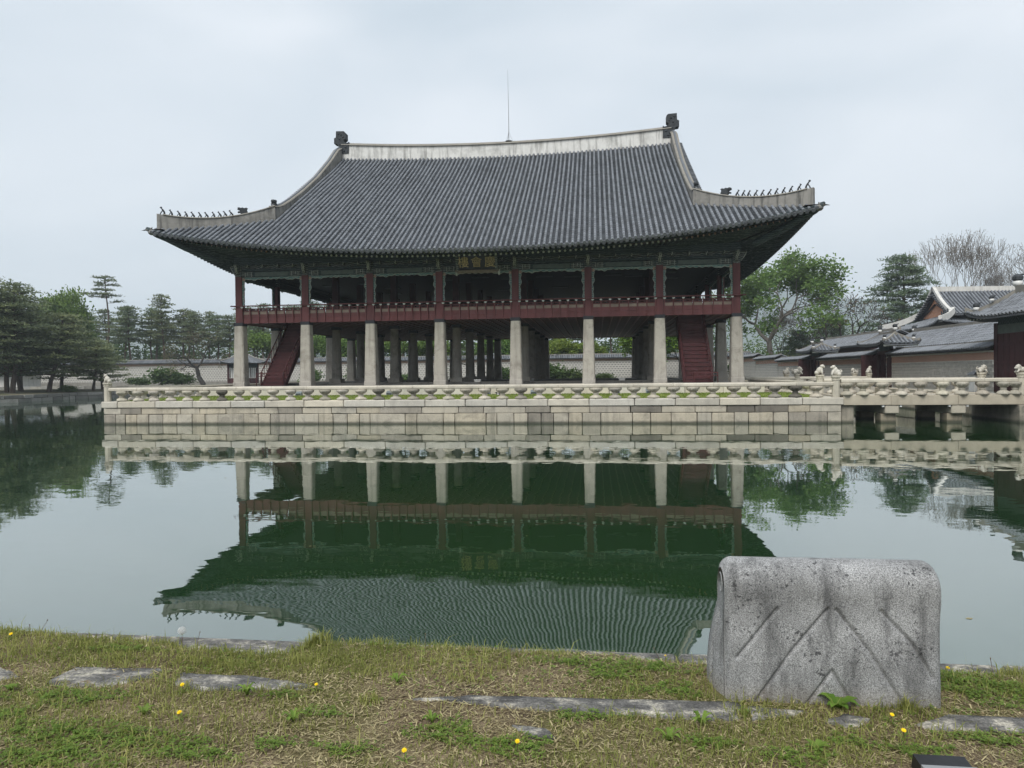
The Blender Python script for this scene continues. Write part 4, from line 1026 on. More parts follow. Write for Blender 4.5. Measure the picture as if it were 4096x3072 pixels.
def fascia(name, dy, z0, h, th, kk, mat):
    m = MB(); a = []; c_ = []; d = []; e = []
    for x_ in np.linspace(-21.1, 21.1, 110):
        k = elift(x_)*kk; y = ye(x_)+dy; a.append((x_, y, z0+k)); c_.append((x_, y, z0+h+k)); d.append((x_, y+th, z0+h+k)); e.append((x_, y+th, z0+k))
    m.sheet([a, c_, d, e, a]); part(m, name, mat, pav)
    for sx in (-1, 1):
        m = MB(); a = []; c_ = []; d = []; e = []
        for y in np.linspace(-3.7, 2*CY+3.7, 90):
            k = 2.0*(min(abs(y-CY)/18.0, 1))**2.4*kk; X_ = xe(y)-dy; a.append((sx*X_, y, z0+k)); c_.append((sx*X_, y, z0+h+k)); d.append((sx*(X_-th), y, z0+h+k)); e.append((sx*(X_-th), y, z0+k))
        m.sheet([a, c_, d, e, a]); part(m, name, mat, pav)
fascia('eave_board', .20, 10.455, .075, .10, .985, 'dancheong')
fascia('eave_board', 1.08, 10.40, .13, .12, .90, 'dancheong')

# stairs ------------------------------------------------------------------------------
def stair(xa, xb, ya, yb, label):
    n = 17; z0, z1 = 1.90, 6.55; st_e = link('staircase', None, None, pav, ((xa+xb)/2, ya, 1.9))
    for i in range(n):
        y = lerp(ya, yb, i/n); z = lerp(z0, z1, (i+1)/n); dy = (yb-ya)/n
        ubox('tread', 'stair_red', st_e, xa+.06, xb-.06, y-.04, y+dy+.02, z-.05, z)
        ubox('riser', 'stair_red', st_e, xa+.07, xb-.07, y+.0, y+.025, z-(z1-z0)/n, z-.052)
    for x_ in (xa, xb-.07):
        m = MB(); m.hexa([(x_, ya-.12, z0), (x_+.07, ya-.12, z0), (x_+.07, ya+.38, z0), (x_, ya+.38, z0), (x_, yb-.1, z1+.12), (x_+.07, yb-.1, z1+.12), (x_+.07, yb+.25, z1-.2), (x_, yb+.25, z1-.2)][:4]+[(x_, yb-.12, z1+.25), (x_+.07, yb-.12, z1+.25), (x_+.07, yb+.3, z1-.15), (x_, yb+.3, z1-.15)])
        part(m, 'stringer', 'stair_red', st_e)
        m = MB(); m.tube([(x_+.035, ya-.1, z0+.92), (x_+.035, yb-.12, z1+.85)], .04, 6); part(m, 'stair_rail', 'stair_red', st_e)
        for i in range(12):
            q = (i+.3)/12; y = lerp(ya-.1, yb-.12, q); z = lerp(z0+.15, z1+.1, q)
            m = MB(); m.tube([(x_+.035, y, z), (x_+.035, y-.02, z+.72)], .022, 5); part(m, 'rail_baluster', 'stair_red', st_e)
            m = MB(); m.hexa([(x_+.01, y-.07, z+.60), (x_+.06, y-.07, z+.60), (x_+.06, y+.07, z+.66), (x_+.01, y+.07, z+.66), (x_+.01, y-.07, z+.68), (x_+.06, y-.07, z+.68), (x_+.06, y+.07, z+.74), (x_+.01, y+.07, z+.74)]); part(m, 'rail_bracket', 'rafter_pink', st_e)
        m = MB(); m.tube([(x_+.035, ya-.12, z0), (x_+.035, ya-.12, z0+.98)], .05, 6); part(m, 'newel', 'stair_red', st_e)
    m = MB(); m.hexa([(xa-.02, ya+.2, z0), (xb+.02, ya+.2, z0), (xb+.02, ya+.24, z0), (xa-.02, ya+.24, z0), (xa-.02, yb+.34, z1-.15), (xb+.02, yb+.34, z1-.15), (xb+.02, yb+.38, z1-.15), (xa-.02, yb+.38, z1-.15)]); part(m, 'stair_underside', 'red_wood_dark', st_e)
    f = thing('stair_barrier', label, 'barrier', ((xa+xb)/2, ya-.3, 1.89))
    y = ya-.45; xr = xb+(.25 if xa > 0 else .05); xl = xa+(.6 if xa > 0 else -.15)
    for x_ in (xl, xr):
        m = MB(); m.tube([(x_, y, 1.89), (x_, y, 2.56 if xa > 0 else 2.80)], .035, 6); part(m, 'post', 'stair_red', f)
    zt = 2.54 if xa > 0 else 2.78
    ubox('top_rail', 'stair_red', f, xl, xr, y-.03, y+.03, zt-.03, zt+.03); ubox('lower_rail', 'stair_red', f, xl, xr, y-.025, y+.025, zt-.22, zt-.17)
    for k in range(1, 4): ubox('picket', 'stair_red', f, lerp(xl, xr, k/4)-.02, lerp(xl, xr, k/4)+.02, y-.02, y+.02, zt-.18, zt-.02)
stair(-15.72, -13.98, .45, 5.1, 'low red wooden barrier across the foot of the left stair')
stair(13.68, 15.52, -.55, 3.7, 'low red wooden barrier across the foot of the right stair')

# name board ----------------------------------------------------------------------------
sg = thing('name_board', 'dark name board with three golden characters hanging under the eaves', 'sign', (.14, -.75, 9.6))
def sp(u, w):      # board plane leans forward at the top
    return (u, lerp(-.42, -.98, w), lerp(9.58, 10.62, w))
m = MB()
def plate(u0, u1, w0, w1, off, th, mb, fl=0):
    n_ = Vector((0, -1.04, -.56)).normalized()
    P = [Vector(sp(u0-fl*w0, w0)), Vector(sp(u1+fl*w0, w0)), Vector(sp(u1+fl*w1, w1)), Vector(sp(u0-fl*w1, w1))]
    mb.hexa([tuple(p+n_*off) for p in P]+[tuple(p+n_*(off+th)) for p in P])
plate(-1.12, 1.42, .06, 1.0, 0, .06, m, .03); part(m, 'board', 'sign_black', sg)
for nm, a in (('frame', (-1.40, -1.10, -.02, 1.05)), ('frame', (1.40, 1.70, -.02, 1.05))):
    m = MB(); plate(a[0]+.14 if a[0] < 0 else a[0], a[1] if a[0] < 0 else a[1]-.14, a[2], a[3], .01, .12, m); part(m, nm, 'dancheong_rich', sg)
m = MB(); plate(-1.36, 1.62, -.13, .06, .0, .13, m); part(m, 'frame', 'sign_frame', sg)
for u in (-1.28, 1.62):
    m = MB(); m.tube([sp(u, .0), (u, -.46, 9.42), (u, -.40, 9.25)], [.07, .085, .05], 6); part(m, 'frame_foot', 'pale_trim', sg)
for ch, u in (('樓', -.76), ('會', .15), ('慶', 1.06)):
    cu = bpy.data.curves.new('char', 'FONT'); cu.body = ch; cu.size = .78; cu.extrude = .015; cu.offset = .0; cu.align_x = 'CENTER'; cu.resolution_u = 3
    to = bpy.data.objects.new('char', cu); COL.objects.link(to); bpy.context.view_layer.update()
    me = bpy.data.meshes.new_from_object(to.evaluated_get(bpy.context.evaluated_depsgraph_get())); bpy.data.objects.remove(to)
    zs_ = [v.co.y for v in me.vertices] or [0]; xs_ = [v.co.x for v in me.vertices] or [0]
    cxm = (min(xs_)+max(xs_))/2; cym = (min(zs_)+max(zs_))/2
    n_ = Vector((0, -1.04, -.56)).normalized(); upv = Vector((0, -.56, 1.04)).normalized(); c0 = Vector(sp(u, .53))+n_*.075
    for v in me.vertices: v.co = c0+Vector((1, 0, 0))*(v.co.x-cxm)*1.02+upv*(v.co.y-cym)*1.02+n_*v.co.z
    me.materials.clear()
    link('character', me, 'gold_letter', sg)
# ================================================================ bridges, walls, gates, halls
def tiled_roof(parent, x0, x1, y0, y1, ze, zr, axis='Y', inset=None, step=.32, r=.085, lift=.25, seg=.6, slopes='NSEW', courses=False, ridge_mat='ridge_cap', rh=.28, name='roof', conc=.25, thick=.12, deck='drip_tile'):
    """hip roof (inset>0) or gable roof (inset=0) over a rectangle; ridge along axis"""
    hw = ((x1-x0) if axis == 'Y' else (y1-y0))/2; inset = hw if inset is None else inset
    cx, cy_ = (x0+x1)/2, (y0+y1)/2
    def q_of(x, y):
        dl = min(x-x0, x1-x) if axis == 'Y' else min(y-y0, y1-y)
        ds = min(y-y0, y1-y) if axis == 'Y' else min(x-x0, x1-x)
        q = dl/hw
        if inset > 1e-6: q = min(q, ds/inset)
        return max(q, 0)
    def z(x, y):
        q = q_of(x, y); u = abs(x-cx)/((x1-x0)/2); v = abs(y-cy_)/((y1-y0)/2)
        return ze+(zr-ze)*((1-conc)*q+conc*q*q)+lift*(u*v)**5*(1-min(q, 1))
    mb = MB(); dk = MB()
    def run(fn_path, a0, a1, lat, reach):
        n = max(1, int((a1-a0)/step)); st = (a1-a0)/n
        for i in range(n+1):
            a = a0+i*st; e = reach(a)
            if e > .12:
                P = resample(lambda s: fn_path(a, s), 0, e, 10, seg); add_cover(mb, P, lat, r)
            if i < n:
                a = a0+(i+.5)*st; e = reach(a)
                if e > .12:
                    P = resample(lambda s: fn_path(a, s), 0, e, 10, .30 if courses else 2.5); add_pan(mb, P, lat, st/2)
    L0, L1 = (y0, y1) if axis == 'Y' else (x0, x1)
    S0, S1 = (x0, x1) if axis == 'Y' else (y0, y1)
    def reach_long(a):
        d = min(a-L0, L1-a); return hw if inset < 1e-6 else min(hw, hw*d/inset)
    def reach_short(a): d = min(a-S0, S1-a); return min(inset, inset*d/hw)
    def mk(f): return lambda a, s: (lambda p: (p[0], p[1], z(*p)))(f(a, s))
    if axis == 'Y':
        if 'W' in slopes: run(mk(lambda a, s: (x0+s, a)), y0, y1, (0, 1, 0), reach_long)
        if 'E' in slopes: run(mk(lambda a, s: (x1-s, a)), y0, y1, (0, 1, 0), reach_long)
        if inset > 1e-6:
            if 'S' in slopes: run(mk(lambda a, s: (a, y0+s)), x0, x1, (1, 0, 0), reach_short)
            if 'N' in slopes: run(mk(lambda a, s: (a, y1-s)), x0, x1, (1, 0, 0), reach_short)
    else:
        if 'S' in slopes: run(mk(lambda a, s: (a, y0+s)), x0, x1, (1, 0, 0), reach_long)
        if 'N' in slopes: run(mk(lambda a, s: (a, y1-s)), x0, x1, (1, 0, 0), reach_long)
        if inset > 1e-6:
            if 'W' in slopes: run(mk(lambda a, s: (x0+s, a)), y0, y1, (0, 1, 0), reach_short)
            if 'E' in slopes: run(mk(lambda a, s: (x1-s, a)), y0, y1, (0, 1, 0), reach_short)
    gx_ = np.linspace(x0, x1, 15); gy_ = np.linspace(y0, y1, 15)
    dk.sheet([[(x, y, z(x, y)-.10) for x in gx_] for y in gy_]); dk.sheet([[(x, y, z(x, y)-.11 if thick < .1 else ze-.10+(z(x, y)-ze)*.55) for x in gx_] for y in gy_])
    bd = [(x, y0) for x in gx_]+[(x1, y) for y in gy_[1:]]+[(x, y1) for x in gx_[::-1][1:]]+[(x0, y) for y in gy_[::-1][1:]]
    dk.sheet([[(x, y, z(x, y)-.03) for x, y in bd], [(x, y, z(x, y)-thick) for x, y in bd]])
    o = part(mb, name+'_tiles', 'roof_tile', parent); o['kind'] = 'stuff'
    part(dk, name+'_deck', deck, parent)
    m = MB(); A, B = (L0+inset, L1-inset)
    if inset < 1e-6: A, B = L0, L1
    pts = []
    for q in np.linspace(0, 1, 9):
        a = lerp(A, B, q); zz = zr+.10*(2*q-1)**2
        pts.append((cx, a, zz) if axis == 'Y' else (a, cy_, zz))
    def strip(P, half, h0, h1):
        V = []
        for k, p in enumerate(P):
            d = Vector(P[min(k+1, len(P)-1)])-Vector(P[max(k-1, 0)]); n_ = Vector((-d.y, d.x, 0)).normalized()*half
            V += [(p[0]-n_.x, p[1]-n_.y, p[2]+h0), (p[0]-n_.x, p[1]-n_.y, p[2]+h1), (p[0]+n_.x, p[1]+n_.y, p[2]+h1), (p[0]+n_.x, p[1]+n_.y, p[2]+h0)]
        n = len(P); m.add(V, [(i*4+k, i*4+(k+1) % 4, (i+1)*4+(k+1) % 4, (i+1)*4+k) for i in range(n-1) for k in range(4)]+[(0, 1, 2, 3), (n*4-1, n*4-2, n*4-3, n*4-4)])
    strip(pts, rh*.38, -.1, rh)
    if inset > 1e-6:
        for sx in (-1, 1):
            for sy in (-1, 1):
                P = []
                for q in np.linspace(0, 1, 7):
                    if axis == 'Y': x = cx+sx*hw*q; y = lerp(y1-inset if sy > 0 else y0+inset, y1 if sy > 0 else y0, q)
                    else: y = cy_+sx*hw*q; x = lerp(x1-inset if sy > 0 else x0+inset, x1 if sy > 0 else x0, q)
                    P.append((x, y, z(x, y)))
                strip(P[:-1]+[tuple(Vector(P[-2])*.25+Vector(P[-1])*.75)], rh*.32, -.05, rh*.8)
    part(m, name+'_ridge', ridge_mat, parent)
    return pts, z
def finial(parent, x, y, z, s=1.0):
    m = MB(); m.ball((x, y, z+.10*s), (.16*s, .16*s, .13*s), 8, 5); part(m, 'finial_base', 'white_paint', parent, True)
    m = MB(); m.ball((x, y, z+.27*s), (.17*s, .17*s, .15*s), 8, 5); m.tube([(x-.1*s, y, z+.3*s), (x+.25*s, y, z+.42*s)], [.07*s, .02*s], 5); part(m, 'finial', 'ornament_black', parent)

# bridge at the right corner -----------------------------------------------------------
br = thing('stone_bridge', 'flat stone slab bridge joining the terrace corner to the right bank', 'bridge', (24, -9.2, 0))
for y0, y1 in ((-11.05, -10.62), (-7.55, -7.12)):
    js = [20.06, 22.28, 25.35, 28.55]
    for i in range(3): part(chamfer(js[i]+.006, js[i+1]-.006, y0, y1, .87, 1.35, .015, .004), 'girder', 'granite_pale', br, color=(.86, .82, .75))
b = MB(); b.box(20.05, 28.6, -10.62, -7.55, 1.0, 1.325); part(b, 'deck', 'granite_wall', br)
for xa in (22.02, 25.06):
    part(chamfer(xa, xa+.66, -11.02, -7.05, .44, .866, .05, .004), 'pier_cap', 'granite_pale', br, color=(.95, .93, .88))
    for yy in (-10.8, -8.1):
        part(chamfer(xa-.12, xa+.58, yy, yy+.72, -.6, .435, .02, .006), 'pier', 'granite_wall', br, color=(.72, .69, .63))
    for s in (-.13, .68): ubox('bearing_pad', 'white_paint', br, xa+s, xa+s+.10, -11.0, -10.86, .78, .865)
part(chamfer(20.02, 20.6, -10.9, -7.3, -.6, .86, .02), 'abutment', 'granite_wall', br, color=.75); part(chamfer(28.0, 28.7, -11.2, -6.9, -.6, .86, .02), 'abutment', 'granite_wall', br, color=.8)
for yy, js, bx_, lab in ((-10.9, [19.98, 20.99, 22.84, 24.7, 26.55, 28.05], [21.02, 21.92, 22.8, 23.68, 24.69, 25.57, 26.5, 27.44], 'stone balustrade along the near side of the bridge'), (-7.4, [20.25, 22.1, 24.0, 25.9, 27.9], [20.75, 21.65, 22.55, 23.45, 24.35, 25.25, 26.15, 27.05], 'stone balustrade along the far side of the bridge')):
    bb = thing('stone_balustrade', lab, 'balustrade', (24, yy, 1.35))
    for i in range(len(js)-1): rail(bb, js[i], js[i+1], yy, 1.965)
    for x in bx_: baluster(bb, x, yy, 1.35, None, 1.12)
    if yy == -10.9: baluster(bb, 20.25, yy, 1.35, .8, 1.12); baluster(bb, 27.95, yy, 1.35, .7, 1.12)
    post(bb, 28.25, yy, 1.34, 1.06); 
    if yy == -7.4: post(bb, 20.08, yy, 1.34, 1.02)
beast('stone_animal', 'stone lion cut off by the right edge at the end of the bridge', 28.25, -10.9, 2.40, pi, 'lion', .95)
beast('stone_animal', 'smooth hunched stone animal on the far bridge post beside the corner lion', 20.08, -7.4, 2.36, radians(-20), 'hunch', 1.1)
beast('stone_animal', 'stone lion on the far bridge post beside the white notice box', 28.25, -7.4, 2.40, radians(20), 'lion', 1.0)
b2 = thing('stone_bridge', 'second stone bridge farther back, mostly hidden behind the near one', 'bridge', (25.5, 9.3, 0))
for y0, y1 in ((7.6, 8.0), (10.5, 10.9)):
    for x0, x1 in ((22.9, 25.6), (25.6, 28.55)): part(chamfer(x0+.006, x1-.006, y0, y1, .9, 1.35, .015), 'girder', 'granite_pale', b2, color=.85)
b = MB(); b.box(19.6, 28.6, 8.0, 10.5, 1.0, 1.325); part(b, 'deck', 'granite_wall', b2)
part(chamfer(19.7, 23.0, 7.6, 10.9, -.6, 1.32, .02), 'abutment', 'granite_wall', b2)
part(chamfer(25.2, 25.9, 7.7, 10.8, -.6, .89, .02), 'pier', 'granite_wall', b2)
for yy, lab in ((7.8, 'stone balustrade on the near side of the second bridge'), (10.7, 'stone balustrade on the far side of the second bridge')):
    bb = thing('stone_balustrade', lab, 'balustrade', (25.5, yy, 1.35))
    for x0, x1 in ((19.9, 22.9), (23.2, 25.6), (25.6, 28.05)): rail(bb, x0, x1, yy, 1.93)
    for x in np.arange(20.4, 28, .95): baluster(bb, x, yy, 1.35, None, 1.05)
    post(bb, 23.05, yy, 1.34, 1.0); post(bb, 28.2, yy, 1.34, 1.0)
beast('stone_animal', 'broad stone lion at the near left post of the second bridge', 23.05, 7.8, 2.34, radians(15), 'lion', 1.35)
beast('stone_animal', 'stone animal behind the broad lion on the second bridge', 23.05, 10.7, 2.34, radians(10), 'sit', 1.1)
beast('stone_animal', 'small stone animal at the near right post of the second bridge', 28.2, 7.8, 2.34, radians(30), 'hunch', 1.1)
beast('stone_animal', 'small weathered stone animal at the far right post of the second bridge', 28.2, 10.7, 2.34, radians(200), 'lion', 1.0)
# notice box
nb_ = thing('notice_box', 'white notice box with a dark pitched roof at the bridge end', 'notice box', (28.55, -6.4, 1.35))
part(chamfer(28.25, 28.85, -6.7, -6.1, 1.35, 2.28, .01), 'case', 'white_paint', nb_)
m = MB(); m.hexa([(28.15, -6.82, 2.28), (28.95, -6.82, 2.28), (28.95, -5.98, 2.28), (28.15, -5.98, 2.28), (28.5, -6.45, 2.55), (28.6, -6.45, 2.55), (28.6, -6.35, 2.55), (28.5, -6.35, 2.55)]); part(m, 'roof', 'lamp_black', nb_)
rp = thing('red_post', 'short dark red post box by the far wall gate', 'post', (29.2, 22.5, 1.4))
ubox('shaft', 'gate_red', rp, 29.05, 29.35, 22.35, 22.65, 1.4, 2.3); ubox('cap', 'gate_red', rp, 28.9, 29.5, 22.2, 22.8, 2.3, 2.42)

# banks of the pond -------------------------------------------------------------------
eb = thing('retaining_wall', 'stone retaining wall of the right bank behind the bridge', 'wall', (28.7, 0, 0))
stone_row(list(np.arange(-41, 55, 1.6)), PY0, PY1, 28.55, 29.3, .62, 1.30, 'wall_stone', 'granite_wall', eb, axis='Y')
stone_row(list(np.arange(-41.6, 55, 1.45)), PY0, PY1, 28.6, 29.3, -.2, .62, 'wall_stone', 'granite_wall', eb, axis='Y')
nbk = thing('retaining_wall', 'low stone retaining wall of the far bank behind the islet', 'wall', (-60, 56, 0))
stone_row(list(np.arange(-98, 28, 1.9)), PX0, PX1, 55.95, 56.7, .55, 1.28, 'wall_stone', 'granite_dull', nbk)
b = MB(); b.box(PX0, PX1, 56.0, 56.7, -.3, .55); part(b, 'footing', 'granite_dull', nbk)
wb = thing('retaining_wall', 'stone retaining wall of the far left bank seen between the pine trunks', 'wall', (-100, 0, 0))
for k, (xx, z0, z1) in enumerate(((-100.2, -.3, 1.0), (-101.2, .9, 1.6), (-102.2, 1.5, 2.3))):
    stone_row(list(np.arange(-40+k*.7, 55, 2.0)), 10, PY1, xx-.7, xx, z0, z1, 'wall_stone', 'granite_dull', wb, axis='Y')

# islet on the left --------------------------------------------------------------------
isl = thing('islet_wall', 'two course stone edging around the pine covered islet on the left', 'wall', (-56, 30, 0))
ISE = lambda y: -55.6+.5*sin(y*.33)+.25*sin(y*.9)
yy = 8.0
for (z0, z1, off, st) in ((.40, .80, 0.0, 1.9), (-.2, .39, .06, 1.75)):
    y = 8.0+off*5
    while y < 47:
        L_ = st*random.uniform(.75, 1.25); xa, xb = ISE(y)+off, ISE(y+L_)+off
        m = MB(); g_ = .06; m.hexa([(xa, y+g_, z0+.02), (xb, y+L_-g_, z0+.02), (xb-.8, y+L_-g_, z0+.02), (xa-.8, y+g_, z0+.02), (xa-.02, y+g_, z1-.02), (xb-.02, y+L_-g_, z1-.02), (xb-.8, y+L_-g_, z1-.02), (xa-.8, y+g_, z1-.02)])
        part(m, 'edge_stone', 'granite_dull', isl, color=random.uniform(.6, 1.3)); y += L_
for (z0, z1) in ((.40, .80), (-.2, .39)):
    x = -56.0
    while x > -84:
        L_ = 1.8*random.uniform(.75, 1.25); part(chamfer(x-L_+.01, x-.01, 7.9, 8.7, z0, z1, .02), 'edge_stone', 'granite_dull', isl, color=random.uniform(.75, 1.15)); x -= L_
b = MB(); rows = []
for y in np.linspace(8.5, 47, 20): rows.append([(lerp(-84, ISE(y)-.7, q), y, .76+.25*sin(q*3)+random.uniform(-.04, .04)) for q in np.linspace(0, 1, 16)])
b.sheet(rows); b.sheet([[(-84, 8.5, -.5), (-84, 47, -.5)], [(-84, 8.5, .8), (-84, 47, .8)]]); b.sheet([[(-84, 47, -.5), (-56, 47, -.5)], [(-84, 47, .8), (-56, 47, .8)]])
tag(part(b, 'islet_ground', 'dirt_ground', None, True), 'earth of the islet under the pines', kind='structure')

# wall along the right bank with its gates ------------------------------------------------
WX = 30.0
def east_section(ya, yb, label, nbrick, dz=0.0, zg=1.32):
    w = thing('palace_wall', label, 'wall', (WX, (ya+yb)/2, zg), 'sections of the wall along the right bank')
    zb, zr_, zt = 3.09+dz, 3.52+dz, 3.62+dz
    ubox('wall_core', 'mortar' if nbrick else 'grey_brick_far', w, WX+.03, WX+.75, ya, yb, zg-.4, zb)
    ubox('red_brick_band', 'red_brick', w, WX+.02, WX+.76, ya, yb, zb+.003, zr_)
    ubox('cornice', 'plaster_white', w, WX-.04, WX+.82, ya, yb, zr_+.003, zt)
    if nbrick:
        rest = MB(); cnt = 0; y = ya+.02; cells = []
        while y < yb-.1:
            bw = random.uniform(.17, .24)
            for k in range(8): cells.append((y+(.10 if k % 2 else 0), min(y+bw-.028+(.10 if k % 2 else 0), yb-.01), zg+.05+k*.214, zg+.05+k*.214+.186))
            y += bw
        for c in cells:
            if c[1]-c[0] < .04 or c[3] > zb: continue
            if cnt < nbrick: ubox('brick', 'grey_brick', w, WX, WX+.1, c[0], c[1], c[2], c[3]); cnt += 1
            else: rest.box(WX, WX+.1, c[0], c[1], c[2], c[3])
        if rest.f: o = part(rest, 'far_bricks', 'grey_brick', w); o['kind'] = 'stuff'
    tiled_roof(w, WX-.36, WX+1.14, ya-.1, yb+.1, 3.74+dz, 4.06+dz, 'Y', 0.0, .26, .075, 0, .9, rh=.12, name='wall_cap', ridge_mat='ridge_cap', thick=.05)
    return w
east_section(-5.15, 8.35, 'brick wall with tiled cap between the near and middle gates', 300)
east_section(11.1, 25.4, 'brick wall with tiled cap between the middle and far gates', 0)
east_section(28.3, 41.2, 'brick wall with tiled cap just beyond the far gate', 0, .05)
east_section(41.3, 53.0, 'stepped brick wall farther along the right bank', 0, .45)
east_section(53.1, 69.5, 'highest stepped brick wall at the far end of the right bank', 0, .9)
def plank_leaf(parent, x0, x1, y0, y1, z0, z1):
    along_y = (y1-y0) > (x1-x0); n = 4; parent = link('door', None, None, parent, (x0, y0, z0))
    for k in range(n):
        a, c_ = k/n, (k+1)/n
        if along_y: ubox('door_plank', 'gate_red', parent, x0, x1, lerp(y0, y1, a)+.008, lerp(y0, y1, c_)-.008, z0, z1)
        else: ubox('door_plank', 'gate_red', parent, lerp(x0, x1, a)+.008, lerp(x0, x1, c_)-.008, y0, y1, z0, z1)
    for zz in (.18, .5, .82):
        z = lerp(z0, z1, zz)
        if along_y: ubox('door_batten', 'gate_red', parent, x0-.04, x1+.04, y0+.03, y1-.03, z-.06, z+.06)
        else: ubox('door_batten', 'gate_red', parent, x0+.03, x1-.03, y0-.05, y1+.04, z-.06, z+.06)
def wall_gate(ya, yb, zeave, zridge, label, over=1.5, ow=1.35, zl=3.75):
    g = thing('wall_gate', label, 'gate', (WX, (ya+yb)/2, 1.35))
    for y in (ya, yb-.28): ubox('post', 'gate_red', g, WX-.02, WX+.34, y, y+.28, 1.3, zl+.35)
    ubox('lintel', 'gate_red', g, WX, WX+.3, ya+.28, yb-.28, zl, zl+.28); ubox('sill', 'gate_red', g, WX, WX+.3, ya+.28, yb-.28, 1.32, 1.5)
    ubox('transom', 'dancheong', g, WX+.02, WX+.28, ya+.28, yb-.28, zl+.28, zeave+.15)
    plank_leaf(g, WX+.12, WX+.2, ya+(yb-ya)*.55, yb-.3, 1.5, zl); plank_leaf(g, WX-1.25, WX-.06, yb-.16, yb-.08, 1.5, zl)
    plank_leaf(g, WX+.35, WX+.35+(yb-ya)*.40, ya+.35, ya+.42, 1.5, zl)
    pts, _ = tiled_roof(g, WX+.16-ow, WX+.16+ow, ya-over, yb+over*.7, zeave, zridge, 'Y', 1.15, .30, .085, .28, .5, rh=.22, name='gate_roof')
    ubox('eave_board', 'pale_trim', g, WX+.16-ow+.15, WX+.16+ow-.15, ya-over+.12, ya-over+.2, zeave-.18, zeave-.04)
    finial(g, pts[0][0], pts[0][1], pts[0][2]+.2, 1.1); finial(g, pts[-1][0], pts[-1][1], pts[-1][2]+.2, 1.0)
    finial(g, WX+.16-ow*.75, ya-over*.7, zeave+.35, .8); finial(g, WX+.16+ow*.75, ya-over*.7, zeave+.35, .8)
    return g
wall_gate(8.45, 11.0, 4.50, 5.25, 'middle wall gate with open dark red doors and small tiled roof', 1.5)
wall_gate(25.5, 28.2, 4.48, 5.15, 'far wall gate, the smallest, with small tiled roof', 1.6)
# near gate at the right edge
g = thing('palace_gate', 'tall dark red plank gate with tiled roof cut by the right edge', 'gate', (WX, -9, 1.35))
for y in (-5.3, -13.2): ubox('post', 'gate_red', g, WX-.05, WX+.4, y-.35, y, 1.3, 5.1)
plank_leaf(g, WX-.02, WX+.08, -7.75, -5.66, 1.38, 4.497); plank_leaf(g, WX-.02, WX+.08, -12.8, -10.9, 1.38, 4.497)
ubox('jamb', 'gate_red', g, WX-.08, WX+.3, -8.1, -7.78, 1.3, 4.5); ubox('jamb', 'gate_red', g, WX-.08, WX+.3, -10.88, -10.55, 1.3, 4.5)
ubox('lintel', 'green_lintel', g, WX-.04, WX+.3, -12.84, -5.66, 4.5, 4.98); ubox('transom', 'dancheong', g, WX-.02, WX+.3, -12.84, -5.66, 4.98, 5.6)
ubox('dark_interior', 'gate_red', g, WX+1.6, WX+1.7, -13, -5.3, 1.3, 5.2)
pts, _ = tiled_roof(g, WX-1.15, WX+2.35, -15.2, -4.35, 5.36, 6.62, 'Y', 2.0, .32, .09, .5, .45, rh=.34, name='gate_roof', courses=True)
for k in range(30):
    y = -14.8+k*.345; m = MB(); m.tube([(WX-.1, y, 5.50), (WX-.98, y, 5.34)], .055, 6); part(m, 'rafter', 'dancheong', g); 
    m = MB(); m.box(WX-1.01, WX-.985, y-.045, y+.045, 5.29, 5.38); part(m, 'rafter_end', 'rafter_pale', g)
finial(g, pts[-1][0], pts[-1][1], pts[-1][2]+.3, 1.6); finial(g, WX-.75, -4.9, 5.85, 1.1); finial(g, WX-.3, -5.6, 6.3, .8)

# long service buildings and the hall behind the wall
def long_house(x0, x1, y0, y1, ze, zr, label):
    h = thing('service_building', label, 'building', ((x0+x1)/2, (y0+y1)/2, 1.3))
    ubox('body', 'gate_red', h, x0+.9, x1-.9, y0+.5, y1-.5, 1.2, ze+.1)
    tiled_roof(h, x0, x1, y0, y1, ze, zr, 'Y', 0.0, .34, .09, 0, .5, rh=.26, name='roof', courses=True)
    return h
h = long_house(33.6, 40.4, -14, 21.2, 4.35, 5.95, 'long low building with dark tiled roof behind the near wall')
finial(h, 37, 21.0, 6.1, 1.3)
long_house(33.6, 40.4, 24.0, 45.5, 5.0, 6.35, 'long low building with dark tiled roof behind the far wall')
hall = thing('palace_hall', 'large hall with white plastered ridges and an orange brick gable', 'building', (60, 45, 1.3))
ubox('body', 'red_wood_dark', hall, 49, 73, 40, 50, 1.2, 8.0)
tiled_roof(hall, 46.3, 76, 36.8, 53.2, 7.5, 9.15, 'X', 4.2, .40, .11, .7, .6, rh=.02, slopes='SWN', name='lower_roof', conc=.1, courses=True)
tiled_roof(hall, 49.6, 73, 40.3, 49.7, 9.0, 12.15, 'X', 0.0, .40, .11, 0, .6, rh=.5, name='upper_roof', ridge_mat='plaster_white', conc=.2, courses=True)
m = MB(); m.prism([(41.3, 9.0), (48.7, 9.0), (45, 11.7)], 'X', 49.9, 50.1); part(m, 'brick_gable', 'gable_brick', hall)
